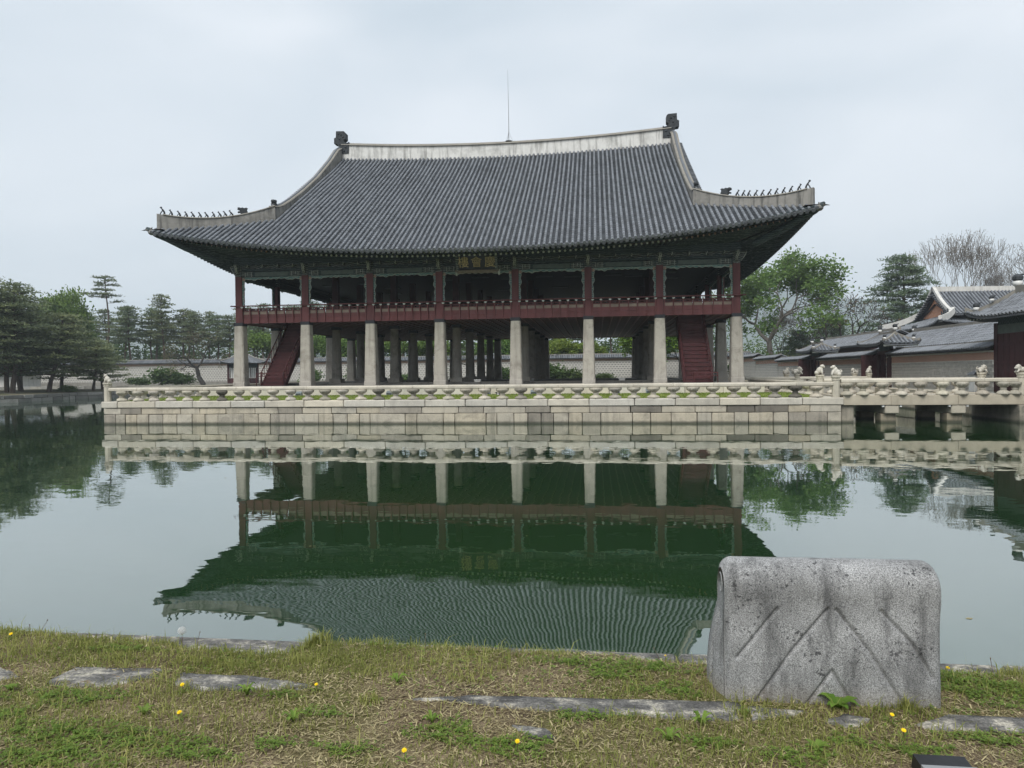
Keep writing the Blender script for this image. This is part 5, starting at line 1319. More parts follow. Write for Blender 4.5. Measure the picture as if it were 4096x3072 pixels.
for s in (-1, 1):
    m = MB(); P = [(49.45, 45+s*lerp(.1, 4.6, q), lerp(12.45, 9.15, q)-.35*sin(q*pi)) for q in np.linspace(0, 1, 9)]
    V = []
    for p in P: V += [(p[0]-.16, p[1], p[2]-.12), (p[0]-.16, p[1], p[2]+.32), (p[0]+.22, p[1], p[2]+.32), (p[0]+.22, p[1], p[2]-.12)]
    m.add(V, [(i*4+k, i*4+(k+1) % 4, (i+1)*4+(k+1) % 4, (i+1)*4+k) for i in range(8) for k in range(4)]); part(m, 'gable_ridge', 'plaster_white', hall)
    vm = MB()
    for d in np.arange(.4, 4.6, .36): vm.tube([(49.75, 45+s*d, 12.05-d*.69), (49.05, 45+s*d, 11.9-d*.69)], .12, 7, .3)
    o = part(vm, 'verge_tiles', 'roof_tile', hall); o['kind'] = 'stuff'
    m = MB(); P = [(lerp(49.6, 46.6, q), 45+s*lerp(4.6, 7.9, q), lerp(9.25, 8.05, q)+.2*(2*q-1)**2) for q in np.linspace(0, 1, 8)]; V = []
    for p in P: V += [(p[0]-.12, p[1]-.12*s, p[2]-.35), (p[0]-.12, p[1]-.12*s, p[2]+.40), (p[0]+.12, p[1]+.12*s, p[2]+.40), (p[0]+.12, p[1]+.12*s, p[2]-.35)]
    m.add(V, [(i*4+k, i*4+(k+1) % 4, (i+1)*4+(k+1) % 4, (i+1)*4+k) for i in range(7) for k in range(4)]+[(28, 29, 30, 31)]); part(m, 'hip_ridge', 'plaster_white', hall)
    for k in range(4):
        p = P[3+k]; m = MB(); m.ball((p[0], p[1], p[2]+.55), (.12, .10, .16), 6, 4); m.ball((p[0]-.05, p[1], p[2]+.75), .08, 6, 4); part(m, 'roof_figure', 'ornament_black', hall)

# far wall behind the pavilion
BW = 70.0
nw = thing('palace_wall', 'long far wall with red brick band and dotted grey brick behind the pavilion', 'wall', (-30, BW, 1.3))
ubox('wall_core', 'dot_brick_back', nw, -110, 33, BW+.02, BW+.7, 1.75, 4.56); ubox('stone_base', 'granite_dull', nw, -110, 33, BW-.04, BW+.72, .8, 1.75)
ubox('red_brick_band', 'red_brick_back', nw, -110, 33, BW, BW+.71, 4.563, 4.92); ubox('cornice', 'plaster_white', nw, -110, 33, BW-.05, BW+.76, 4.923, 5.0)
tiled_roof(nw, -110, 33, BW-.45, BW+1.15, 5.03, 5.62, 'X', 0.0, .30, .085, 0, 1.2, rh=.13, name='wall_cap', slopes='S', thick=.05)
ww = thing('palace_wall', 'grey brick wall far left behind the islet pines', 'wall', (-108, 30, 1.3))
ubox('wall_core', 'grey_brick_far', ww, -108.6, -108, 0, BW, 1.0, 4.4); tiled_roof(ww, -109.1, -107.5, 0, BW, 4.45, 4.9, 'Y', 0.0, .35, .09, 0, 1.2, rh=.13, name='wall_cap', slopes='E', thick=.05)

# hexagonal pavilion on the far bank
hx, hy = -47.8, 58.5
hp_ = thing('hexagonal_pavilion', 'small hexagonal pavilion with tiled roof on the far bank', 'pavilion', (hx, hy, 1.3))
mb = MB(); dk = MB()
def hexz(d, R_): q = 1-d/R_; return 4.62+1.75*(.7*q+.3*q*q)
Rh = 3.9
for k in range(6):
    a = k*pi/3; ca, sa = cos(a), sin(a); ap = Rh*cos(pi/6)
    nx_, ny_ = cos(a+pi/6), sin(a+pi/6); tx, ty = -ny_, nx_
    for u in np.linspace(-.46, .46, 13)*Rh:
        reach = ap*(1-abs(u)/(Rh/2)); P = resample(lambda s: (hx+nx_*(ap-s)+tx*u, hy+ny_*(ap-s)+ty*u, hexz(ap-s, ap)+.35*(abs(u)/(Rh/2))**4*(1-s/ap)), 0, max(reach, .15), 6, .6); add_cover(mb, P, (tx, ty, 0), .09)
    A = (hx+Rh*ca, hy+Rh*sa, 4.95); Bq = (hx+Rh*cos(a+pi/3), hy+Rh*sin(a+pi/3), 4.95); Mq = (hx+nx_*ap, hy+ny_*ap, 4.6)
    dk.add([A, Mq, Bq, (hx, hy, 6.3)], [(0, 1, 3), (1, 2, 3)]); dk.add([A, Mq, Bq, (hx, hy, 4.7)], [(0, 1, 3), (1, 2, 3)])
    m = MB(); m.tube([(hx, hy, 6.45), (hx+Rh*.5*ca, hy+Rh*.5*sa, 5.55), (hx+Rh*.97*ca, hy+Rh*.97*sa, 5.05)], .13, 6); part(m, 'hip_ridge', 'ridge_cap', hp_)
    m = MB(); m.tube([(hx+2.5*ca, hy+2.5*sa, 1.5), (hx+2.5*ca, hy+2.5*sa, 4.7)], .14, 8); part(m, 'column', 'red_wood_dark', hp_)
    c1 = Vector((hx+2.45*ca, hy+2.45*sa, 0)); c2_ = Vector((hx+2.45*cos(a+pi/3), hy+2.45*sin(a+pi/3), 0))
    def quad(nm, mat, f0, f1, z0, z1, off, par=None):
        p, q = c1.lerp(c2_, f0), c1.lerp(c2_, f1); n_ = Vector((nx_, ny_, 0))*off
        m = MB(); m.hexa([(p.x-n_.x, p.y-n_.y, z0), (q.x-n_.x, q.y-n_.y, z0), (q.x+n_.x, q.y+n_.y, z0), (p.x+n_.x, p.y+n_.y, z0), (p.x-n_.x, p.y-n_.y, z1), (q.x-n_.x, q.y-n_.y, z1), (q.x+n_.x, q.y+n_.y, z1), (p.x+n_.x, p.y+n_.y, z1)]); return part(m, nm, mat, par or hp_)
    quad('parapet', 'red_wood_dark', .05, .95, 1.5, 2.3, .06); w1 = quad('lattice_window', 'paper_window', .12, .48, 2.35, 3.9, .03); w2 = quad('lattice_window', 'paper_window', .52, .88, 2.35, 3.9, .03); quad('beam', 'dancheong', .03, .97, 3.95, 4.6, .08)
    for f in (.12, .24, .36, .48, .52, .64, .76, .88): quad('lattice_bar', 'red_wood_dark', f-.012, f+.012, 2.35, 3.9, .05, w1 if f < .5 else w2)
o = part(mb, 'roof_tiles', 'roof_tile', hp_); o['kind'] = 'stuff'
part(dk, 'roof_deck', 'drip_tile', hp_); m = MB(); m.prism([(hx+3.1*cos(k*pi/3), hy+3.1*sin(k*pi/3)) for k in range(6)], 'Z', 1.0, 1.5); part(m, 'platform', 'granite_dull', hp_); finial(hp_, hx, hy, 6.35, 1.8)
# small house among the left pines
sh = thing('small_house', 'small tiled house with plastered wall half hidden behind the left pines', 'building', (-92, 60, 1.3))
ubox('body', 'plaster_white', sh, -97, -87, 58.5, 63, 1.2, 3.6); ubox('door', 'floodlight_grey', sh, -92.6, -91.2, 58.42, 58.52, 1.5, 3.3); ubox('post', 'red_wood_dark', sh, -93.0, -92.7, 58.4, 58.6, 1.3, 3.6)
tiled_roof(sh, -98.4, -85.6, 57, 64.5, 3.7, 5.6, 'X', 2.0, .4, .1, .3, .8, rh=.3, name='roof', slopes='SEW')
# ================================================================ trees and shrubs
ORD = ['first', 'second', 'third', 'fourth', 'fifth', 'sixth', 'seventh', 'eighth', 'ninth', 'tenth', 'eleventh', 'twelfth', 'thirteenth', 'fourteenth', 'fifteenth', 'sixteenth', 'seventeenth', 'eighteenth', 'nineteenth', 'twentieth', 'twenty-first', 'twenty-second', 'twenty-third', 'twenty-fourth', 'twenty-fifth', 'twenty-sixth', 'twenty-seventh', 'twenty-eighth', 'twenty-ninth', 'thirtieth']
def leaf_quads(C, L, Wd, up, r, spread=1.0, droop=0.0, flat=None):
    """C (n,3) centres; returns quads with random directions; up biases the long axis upwards"""
    n = len(C); d = r.normal(0, 1, (n, 3)); d[:, 2] = np.abs(d[:, 2])*up+d[:, 2]*(1-up)*.6-droop; d /= np.linalg.norm(d, axis=1)[:, None]
    nv = r.normal(0, 1, (n, 3)) if flat is None else np.array([0, -.15, 1.0])+r.normal(0, flat, (n, 3))
    s = np.cross(d, nv); s /= np.linalg.norm(s, axis=1)[:, None]
    l = (L*r.uniform(.6, 1.3, n))[:, None]; w = (Wd*r.uniform(.6, 1.3, n))[:, None]
    V = np.stack([C-s*w*.3, C+s*w*.3, C+d*l+s*w*.5, C+d*l-s*w*.5], 1).reshape(-1, 3)
    F = np.arange(n*4).reshape(n, 4); return V, F
def pine_proto(seed, H, r0, lean, cb, spread, npads, padr, flat=.28, nq=150, L=.34, Wd=.10, bushy=0.0, forks=0):
    """returns (trunk MB, crown mesh); crown pads on horizontal boughs"""
    r = np.random.default_rng(seed); rr = random.Random(seed)
    T = MB(); pts = []; n = 9
    ph = r.uniform(0, 6)
    for i in range(n):
        q = i/(n-1); pts.append(Vector((lean[0]*H*q+.05*H*sin(q*4+ph)*q*(1-q)*2.2, lean[1]*H*q+.05*H*cos(q*3.3+ph)*q*(1-q)*2, H*.97*q)))
    T.tube(pts, [r0*(1-.82*(i/(n-1))**.9)+.015 for i in range(n)], 8)
    def trunk_at(q):
        f = q*(n-1); i = min(int(f), n-2); return pts[i].lerp(pts[i+1], f-i)
    C = []; TT = []
    for k in range(npads):
        q = cb+(1-cb)*((k+r.uniform(0, 1))/npads)**.85; a = k*2.399+r.uniform(-.6, .6)
        rel = (q-cb)/(1-cb); reach = spread*(1.0-rel**1.7*.92)*(.35+.65*min(1, rel*3+.35))*r.uniform(.55, 1.1)
        base = trunk_at(min(q, .985)); tip = base+Vector((cos(a)*reach, sin(a)*reach, r.uniform(-.02, .16)*reach+.1))
        midp = base.lerp(tip, .5)+Vector((0, 0, r.uniform(-.06, .10)*reach))
        T.tube([base, midp, tip], [max(.02, r0*.30*(1-.6*q)), max(.015, r0*.18), .012], 5)
        subs = [(tip, padr*r.uniform(.7, 1.2))]
        if reach > padr*.9: subs.append((base.lerp(tip, .62)+Vector((r.normal()*.3*padr, r.normal()*.3*padr, .08)), padr*r.uniform(.6, 1.0)))
        if reach > padr*1.9: subs.append((base.lerp(tip, .38)+Vector((r.normal()*.4*padr, r.normal()*.4*padr, .1)), padr*r.uniform(.5, .8)))
        for c, pr in subs:
            m = int(nq*(pr/padr)**2*r.uniform(.7, 1.2))+8; th = r.uniform(0, 2*pi, m); rad = pr*np.sqrt(r.uniform(0, 1, m)); wob = 1+.35*np.sin(th*3+r.uniform(0, 6))
            z = flat*pr*(1-(rad/pr)**2*.8)*r.uniform(-.25, 1, m)-.12*pr*(rad/pr)**2
            C.append(np.stack([c.x+rad*wob*np.cos(th), c.y+rad*wob*np.sin(th), c.z+z], 1)); TT.append(np.clip(r.normal(r.uniform(.25, .75), .22, m), 0, 1))
    C = np.concatenate(C); TT = np.concatenate(TT); V, F = leaf_quads(C, L, Wd, .45, r, flat=.55)
    return T.mesh('trunk'), np_mesh('crown', V, F, TT)
def broad_proto(seed, H, r0, cb, spread, levels=5, nleaf=70, L=.24, Wd=.17, clump=.55, up=.55, droop=0.0, keep=1.0, lean=(0, 0), angle=(22, 48), trunkq=.3, shrink=(.66, .84), rmin=.012, leaflv=2):
    r = np.random.default_rng(seed); T = MB(); tips = []
    def grow(p, d, ln, rad, lv):
        q = p+d*ln; k = d.cross(Vector((r.normal(), r.normal(), r.normal()))).normalized()*ln*.10
        rad = max(rad, rmin); rad2 = max(rad*.70, rmin)
        T.tube([p, p.lerp(q, .5)+k, q], [rad, (rad+rad2)/2, rad2], 7 if lv < 2 else (5 if lv < 4 else 3), cap=False)
        if lv >= levels: tips.append((q, d)); return
        if lv >= levels-leaflv: tips.append((q, d))
        nb = 3 if (lv < 2 or r.uniform() < .45) else 2
        az = r.uniform(0, 6.28)
        for i in range(nb):
            a = radians(r.uniform(*angle)); az2 = az+i*6.283/nb+r.normal()*.4
            e1 = d.orthogonal().normalized(); e2 = d.cross(e1)
            nd = (d*cos(a)+(e1*cos(az2)+e2*sin(az2))*sin(a)); nd = (nd+Vector((0, 0, up*.35-droop*.3))).normalized()
            grow(q, nd, ln*r.uniform(*shrink), rad2*r.uniform(.62, .85), lv+1)
    tr = H*trunkq
    grow(Vector((0, 0, 0)), Vector((lean[0], lean[1], 1)).normalized(), tr, r0, 0)
    C = []; TT = []; D = []
    zmax = max(t_[0].z for t_ in tips); xm = max(sqrt(t_[0].x**2+t_[0].y**2) for t_ in tips)
    for q, d in tips:
        if r.uniform() > keep: continue
        m = int(nleaf*r.uniform(.6, 1.3)); C.append(np.array(q)+r.normal(0, clump*.5, (m, 3))*np.array([1, 1, .62])); TT.append(np.clip(r.normal(r.uniform(.3, .7), .2, m), 0, 1))
    tm = T.mesh('trunk')
    if C:
        C = np.concatenate(C); TT = np.concatenate(TT); V, F = leaf_quads(C, L, Wd, .4, r, droop=droop, flat=.8); cm = np_mesh('crown', V, F, TT)
    else: cm = None
    return tm, cm, zmax, xm
def plant(name, label, cat, proto, bark, leaf, x, y, z, rz=0, s=1.0, group=None, color=None, tname='trunk', cname='crown'):
    root = thing(name, label, cat, (x, y, z), group); root.rotation_euler.z = rz; root.scale = s if hasattr(s, '__len__') else (s, s, s)
    for nm, me, mt in ((tname, proto[0], bark), (cname, proto[1], leaf)):
        if me is None: continue
        if len(me.materials) == 0: me.materials.append(MATS[mt])
        o = bpy.data.objects.new(nm, me); COL.objects.link(o); o.parent = root; ORG[o.name] = Vector((x, y, z))
        if color is not None and nm == cname: o.color = (*color, 1)
    return root
# islet pines (broad, layered, near the water)
PI = [pine_proto(11+k, H, r0, ln, cb, sp, npd, pr, .17, 95, .34, .14) for k, (H, r0, ln, cb, sp, npd, pr) in enumerate([(13.2, .30, (.05, .02), .16, 5.6, 52, 1.7), (11.5, .28, (-.10, .05), .15, 6.0, 50, 1.75), (9.0, .26, (.22, -.05), .18, 5.6, 42, 1.6), (14.2, .27, (.02, .05), .24, 5.2, 50, 1.6)])]
for k, (pi_, x, y, rz, s, lab) in enumerate([
    (3, -61.6, 24.0, 0.4, 1.0, 'tall pine at the left edge of the islet'), (0, -60.9, 28.4, 1.2, 1.03, 'slender trunked pine close to the islet edge, cut by the left frame'),
    (1, -63.5, 30.5, 2.2, 1.05, 'broad layered pine in the middle of the islet'), (2, -60.4, 33.4, 0.2, 1.12, 'thick leaning pine on the islet edge with a forked trunk'),
    (0, -66.5, 36.0, 3.3, 1.05, 'dense dark pine behind the leaning one on the islet'), (1, -64.5, 40.5, 4.4, .84, 'lower spreading pine at the right part of the islet'),
    (2, -59.9, 40.6, 5.9, .78, 'small pine reaching out over the water at the right end of the islet'), (3, -69.5, 30.0, 5.0, 1.02, 'pine at the back of the islet near the left frame'),
    (1, -61.5, 44.5, .9, .66, 'low pine behind the small leaning one at the islet end'), (0, -72, 42, 1.9, 1.0, 'tall pine at the far back of the islet')]):
    plant('pine_tree', lab, 'tree', PI[pi_], 'bark_pine', 'pine_needles', x, y, .74, rz, s, 'pines on the islet', random.choice([(1, 1, 1), (.9, .95, 1.0), (1.1, 1.05, .95), (.85, .95, .95)]))
# pines behind the far wall
PT = [pine_proto(31, 21.8, .30, (.01, 0), .745, 4.3, 15, 1.25, .22, 90, .40, .16), pine_proto(32, 16, .26, (.01, .02), .52, 3.2, 26, 1.3, .20, 75, .40, .17), pine_proto(33, 17.5, .26, (-.015, 0), .48, 3.3, 28, 1.3, .20, 75, .40, .17), pine_proto(34, 14.5, .26, (.03, 0), .50, 3.6, 26, 1.45, .22, 80, .40, .17)]
plant('pine_tree', 'tallest pine on a long bare trunk above the left treeline', 'tree', PT[0], 'bark_pine', 'pine_needles', -91.5, 85, 1.4, .3, 1.04, 'pines behind the far wall')
row = []
for x, y, k, s in [(-98, 84, 3, 1.0), (-95, 90, 1, 1.0), (-87.5, 86, 1, 1.0), (-84.5, 83, 3, 1.08), (-81.5, 86, 2, .90), (-78.3, 84, 2, 1.04), (-75, 87, 3, 1.05), (-71.5, 84, 1, .88), (-68, 86, 3, .95), (-64, 84, 1, .85), (-60, 87, 3, 1.02), (-56, 83, 2, .90), (-52, 86, 3, 1.06), (-47.5, 84, 1, 1.02), (-43, 86, 2, .98), (-38.5, 83, 3, 1.05), (-34, 86, 1, 1.0), (-29, 84, 2, .92), (-24, 87, 3, 1.0), (-19, 84, 1, .95), (-14, 87, 2, .95), (-9, 84, 3, .95), (-4, 88, 1, .95), (1, 85, 2, .9), (6, 88, 3, 1.0), (11, 86, 1, .95), (16, 88, 2, .95), (21, 86, 3, 1.0), (26, 88, 1, .9)]:
    row.append((x, y, k, s))
for i, (x, y, k, s) in enumerate(row):
    plant('pine_tree', f'pine behind the far wall, {ORD[i]} of the row from the left', 'tree', PT[k], 'bark_pine', 'pine_needles', x, y, 1.4, i*1.7, s, 'pines behind the far wall', random.choice([(.95, 1, 1), (.85, .92, .9), (1.05, 1.0, .92), (1, 1, 1)]))
for i, (x, y, k, s) in enumerate([(-101, 93, 2, .9), (-86, 94, 3, 1.1), (-79, 95, 1, .98), (-73, 93, 2, .88), (-66.5, 95, 3, 1.12), (-62, 92, 2, .86), (-54.5, 95, 1, 1.0), (-49.5, 93, 3, 1.14), (-44.5, 95, 2, .95)]):
    plant('pine_tree', f'pine in the rear row behind the far wall, {ORD[i]} from the left', 'tree', PT[k], 'bark_pine', 'pine_needles', x, y, 1.4, i*2.3, s, 'pines behind the far wall', random.choice([(.95, 1, 1), (.88, .95, .95), (1.05, 1.0, .92)]))
# dense second row: a wood that reads as one mass
r = np.random.default_rng(77); C = []; TT = []
for k in range(90):
    cx = lerp(-125, 34, k/89)+r.normal()*1.5; cy_ = r.uniform(98, 118); hh = r.uniform(8.5, 12.5) if cx < 30 else r.uniform(8, 12)
    m = 260; th = r.uniform(0, 6.28, m); ph = np.arccos(r.uniform(-.6, 1, m)); rad = r.uniform(.65, 1.0, m)*3.1*(1+.25*np.sin(th*4+k))
    C.append(np.stack([cx+rad*np.sin(ph)*np.cos(th), cy_+rad*np.sin(ph)*np.sin(th), np.maximum(hh-3.2+rad*np.cos(ph)*1.15+r.normal(0, .3, m)-r.uniform(0, 5, m)*(r.uniform(0, 1, m) < .5), 1.3)], 1)); TT.append(np.clip(r.normal(r.uniform(.2, .7), .2, m), 0, 1))
C = np.concatenate(C); V, F = leaf_quads(C, .75, .34, .5, r)
tag(link('treeline', np_mesh('treeline', V, F, np.concatenate(TT)), 'bush_leaves', color=(.62, .72, .66)), 'dense wood closing the view behind the pines', kind='stuff')

# broadleaf trees --------------------------------------------------------------------------
BL = [broad_proto(51, 9, .24, .3, 4, 5, 42, .34, .24, 1.1, .3, keep=.95), broad_proto(52, 9, .22, .3, 4, 5, 42, .34, .24, 1.1, .5), broad_proto(56, 7, .2, .3, 4, 5, 48, .30, .22, .95, .2, droop=.1)]
def fit(proto, H): return H/proto[2]
for i, (p, x, y, H, leaf, colr, lab) in enumerate([
    (0, -88.5, 71, 17.0, 'fresh_leaves', (.70, .82, .75), 'light green broadleaf crown above the middle of the islet pines'),
    (1, -90.5, 76, 12.5, 'fresh_leaves', (.62, .80, .70), 'light green tree between the tall pine and the islet'),
    (0, -52.6, 76, 9.0, 'fresh_leaves', (.72, .85, .70), 'yellow green tree behind the wall left of the left stair'),
    (1, -42.2, 76, 8.2, 'fresh_leaves', (.70, .88, .75), 'light green tree seen between the second and third pillars'),
    (2, -35.0, 77, 8.4, 'fresh_leaves', (.65, .82, .70), 'green tree seen between the third and fourth pillars'),
    (0, -28.5, 77, 8.0, 'fresh_leaves', (.75, .88, .70), 'light green tree just behind the wall left of the centre pillars'),
    (1, -21.5, 76, 7.8, 'fresh_leaves', (.72, .86, .72), 'light green tree behind the wall at the fourth pillar'),
    (2, -9.2, 76, 7.8, 'fresh_leaves', (.62, .82, .70), 'light green tree just behind the wall at the centre gap'),
    (2, 1.5, 73.6, 6.9, 'fresh_leaves', (1.0, 1.0, .75), 'bright yellow green shrub tree above the wall in the wide gap'),
    (1, 6.5, 74, 6.4, 'fresh_leaves', (.95, .98, .75), 'bright yellow green tree above the wall right of the wide gap'),
    (2, 15.6, 60, 8.2, 'fresh_leaves', (.78, .95, .50), 'vivid green maple hanging in front of the far wall'),
    (0, 21.3, 61, 7.6, 'fresh_leaves', (.50, .75, .45), 'deep green maple in front of the far wall behind the right stair')]):
    s = fit(BL[p], H); s2 = s*(.50 if H > 12 else 1.0)
    plant('broadleaf_tree', lab, 'tree', BL[p], 'bark_dark', leaf, x, y, 1.3, i*1.1, (s2, s2, s), None, colr)
# right-hand trees
BG = broad_proto(64, 20, .42, .3, 7, 6, 70, .30, .22, 1.15, .30, keep=.46, lean=(.03, 0), angle=(24, 56), trunkq=.20, leaflv=3)
s = 20.3/BG[2]
plant('broadleaf_tree', 'large green tree rising beside the right eave', 'tree', BG, 'bark_grey', 'broad_leaves', 36.6, 73, 1.4, 1.9, (s*.92, s*.92, s), None, (.9, 1.0, .85))
SP = broad_proto(66, 17, .46, .3, 6, 6, 3, .20, .12, .5, .15, keep=.5, rmin=.024, angle=(24, 58), trunkq=.15, shrink=(.70, .92))
s = 14.4/SP[2]; plant('sparse_tree', 'spreading dark branched tree just coming into leaf above the far gate', 'tree', SP, 'bark_dark', 'bud_leaves', 46.2, 67, 1.4, 2.2, (s*.95, s*.95, s), None, (.8, .75, .7))
PR = pine_proto(41, 21, .42, (-.02, 0), .22, 6.4, 52, 1.9, .34, 190, .50, .15)
plant('pine_tree', 'large tiered pine rising behind the hall roof', 'tree', PR, 'bark_pine', 'pine_needles', 60.4, 80, 1.4, .6, 1.0, None, (.78, .88, .9))
PR2 = pine_proto(43, 14, .34, (.03, 0), .20, 6.0, 44, 2.1, .40, 190, .50, .16)
for i, (x, y, s, lab) in enumerate([(70, 88, 1.12, 'rounded pine under the bare tree behind the hall'), (78.5, 90, 1.10, 'rounded pine behind the hall ridge'), (87, 92, 1.08, 'rounded pine behind the near gate roof'), (52.5, 92, .82, 'low pine behind the sparse dark tree'), (44, 84, .60, 'small dark pine below the large green tree'), (96, 95, 1.05, 'rounded pine at the far right edge')]):
    plant('pine_tree', lab, 'tree', PR2, 'bark_pine', 'pine_needles', x, y, 1.4, i*1.3, s, 'pines behind the hall', random.choice([(.8, .9, .9), (.75, .85, .85)]))
BT = broad_proto(71, 20, .36, .3, 6, 7, 2, .14, .09, .5, .75, keep=.5, angle=(14, 36), trunkq=.18, shrink=(.72, .90), rmin=.019)
s = 28.6/BT[2]
plant('bare_tree', 'tall leafless tree with a fan of fine twigs behind the hall', 'tree', BT, 'bark_grey', 'bud_leaves', 78.5, 100, 1.4, .3, (s*.82, s*.82, s), 'leafless trees behind the hall')
plant('bare_tree', 'leafless tree leaning right between the two taller bare trees', 'tree', BT, 'bark_grey', 'bud_leaves', 87.5, 103, 1.4, 2.6, (s*.42, s*.42, s*.80), 'leafless trees behind the hall')
plant('bare_tree', 'leafless tree cut by the right edge of the frame', 'tree', BT, 'bark_grey', 'bud_leaves', 99.0, 102, 1.4, 4.1, (s*.95, s*.95, s*.96), 'leafless trees behind the hall')
plant('bare_tree', 'small leafless tree left of the tiered pine', 'tree', BT, 'bark_grey', 'bud_leaves', 41.5, 86, 1.4, 1.1, (s*.42, s*.42, s*.44), 'leafless trees behind the hall')
# leaning dark tree on the far bank and its thin crown
LT = broad_proto(81, 7, .40, .3, 3, 5, 10, .22, .12, .6, .1, keep=.8, lean=(-.42, 0), angle=(25, 60), trunkq=.42, shrink=(.62, .86))
s = 9.3/LT[2]; plant('leaning_tree', 'dark trunked leaning tree with thin brown crown by the far wall', 'tree', LT, 'bark_dark', 'bud_leaves', -53.9, 57.5, 1.3, 0, s, None, (.75, .8, .65))
LT2 = broad_proto(83, 6, .26, .3, 3, 5, 8, .22, .12, .5, .1, keep=.6, lean=(-.45, 0), angle=(25, 60), trunkq=.45, shrink=(.62, .86))
s = 6.8/LT2[2]; plant('leaning_tree', 'dark curved tree seen between the inner pillars', 'tree', LT2, 'bark_dark', 'bush_leaves', -10.0, 58.5, 1.3, 0, s, None, (.8, .9, .7))
# shrubs ---------------------------------------------------------------------------------
def bush_proto(seed, n=1500, L=.22, Wd=.12):
    r = np.random.default_rng(seed); T = MB(); C = []
    for k in range(9):
        a = r.uniform(0, 6.28); d = r.uniform(.2, .9); tip = Vector((cos(a)*d, sin(a)*d, r.uniform(.6, 1.3))); T.tube([(0, 0, 0), tip*.5+Vector((0, 0, .1)), tip], [.03, .02, .008], 4); m = n//9
        C.append(np.array(tip)*np.array([1, 1, .75])+r.normal(0, .30, (m, 3))*np.array([1, 1, .8]))
    C = np.concatenate(C); C[:, 2] = np.abs(C[:, 2]); V, F = leaf_quads(C, L, Wd, .7, r)
    return T.mesh('stems'), np_mesh('foliage', V, F, np.clip(r.normal(.5, .25, len(C)), 0, 1))
BU = [bush_proto(91), bush_proto(92), bush_proto(93)]
for i, (x, y, sx, sz, colr, lab) in enumerate([
    (-62.6, 60, 2.3, 1.9, (.8, .95, .8), 'rounded green shrub left of the leaning tree before the far wall'), (-59.2, 60.0, 1.9, 1.3, (.75, .9, .75), 'lower green shrub right beside the rounded one at the far wall'),
    (-66.5, 60, 1.7, 1.0, (.7, .8, .7), 'low brownish shrub near the islet end at the far wall'), (-36.0, 58.0, 1.6, 1.5, (.85, 1.0, .8), 'green shrub right of the hexagonal pavilion'),
    (-29.0, 59, 1.8, 1.7, (.8, .95, .8), 'green shrub seen behind the second pillar'), (-22.5, 60, 1.6, 1.1, (.8, .9, .8), 'small shrub seen behind the third pillar'),
    (-6.8, 62, 1.9, 1.5, (.62, .75, .6), 'rounded shrub seen left of the centre pillar'), (1.2, 62, 2.3, 1.9, (.60, .70, .60), 'large olive shrub in the wide gap before the far wall'),
    (4.4, 63, 2.0, 1.5, (.68, .72, .62), 'lower olive shrub beside the large one in the wide gap'), (9.5, 63, 1.7, .8, (.7, .75, .65), 'sparse low shrub right of the wide gap'),
    (30.5, 72.5, 2.6, 2.2, (.6, .75, .65), 'dark shrub at the end of the wall right of the pavilion'), (36, 69, 3.2, 3.0, (.80, .68, .5), 'brownish rounded tree above the far right wall'),
    (33.0, 64, 2.2, 2.6, (.5, .65, .6), 'dark green shrub behind the stepped wall')]):
    plant('shrub', lab, 'shrub', BU[i % 3], 'bark_dark', 'bush_leaves', x, y, 1.3, i, (sx, sx, sz), 'shrubs along the far banks', colr, 'stems', 'foliage')
plant('shrub', 'small leafy plant at the foot of the leaning islet pine', 'shrub', BU[0], 'bark_dark', 'bush_leaves', -58.6, 34.2, .8, 1, (.9, .9, .6), 'shrubs along the far banks', (.9, 1, .8), 'stems', 'foliage')
# under-growth behind the far wall and low greenery on the right
r = np.random.default_rng(5); n = 9000
C = np.stack([r.uniform(-115, 34, n), r.uniform(74, 96, n), 1.4+np.abs(r.normal(0, 2.0, n))], 1); V, F = leaf_quads(C, .55, .3, .6, r)
tag(link('undergrowth', np_mesh('undergrowth', V, F, np.clip(r.normal(.5, .25, n), 0, 1)), 'bush_leaves', color=(.85, .95, .75)), 'mixed green undergrowth between the trunks behind the far wall', kind='stuff')
def vn_(x): return np.clip(.5+.3*np.sin(x*.21)+.3*np.sin(x*.083+2)+.2*np.sin(x*.47), 0, 1)*r.uniform(0, 1, len(x))
n = 26000
C = np.stack([r.uniform(36, 190, n), r.uniform(120, 175, n), 1.4+np.abs(r.normal(0, 1, n))*4.2*(1+.5*np.sin(np.arange(n)))], 1); C[:, 2] += 5*vn_(C[:, 0]); V, F = leaf_quads(C, .7, .42, .6, r)
tag(link('undergrowth', np_mesh('undergrowth', V, F, np.clip(r.normal(.5, .25, n), 0, 1)), 'bush_leaves', color=(.80, .92, .72)), 'misty green undergrowth behind the palace roofs on the right', kind='stuff')
# ================================================================ foreground bank
_lat = {}
def vnoise(x, y, sc, seed):
    if seed not in _lat: _lat[seed] = np.random.default_rng(seed).uniform(0, 1, (256, 256))
    g = _lat[seed]; u, v = np.asarray(x)*sc, np.asarray(y)*sc; i, j = np.floor(u).astype(int), np.floor(v).astype(int); fu, fv = u-i, v-j
    fu, fv = fu*fu*(3-2*fu), fv*fv*(3-2*fv); i, j = i % 255, j % 255
    return (g[i, j]*(1-fu)+g[i+1, j]*fu)*(1-fv)+(g[i, j+1]*(1-fu)+g[i+1, j+1]*fu)*fv
def fbm(x, y, sc, seed): return .55*vnoise(x, y, sc, seed)+.3*vnoise(x, y, sc*2.1, seed+1)+.15*vnoise(x, y, sc*4.4, seed+2)
EDGE_X = [0, 4.4, 4.8, 5.4, 5.6, 6.2, 6.36, 7.6, 8.1, 8.4, 8.7, 9.7, 9.9, 12, 16]
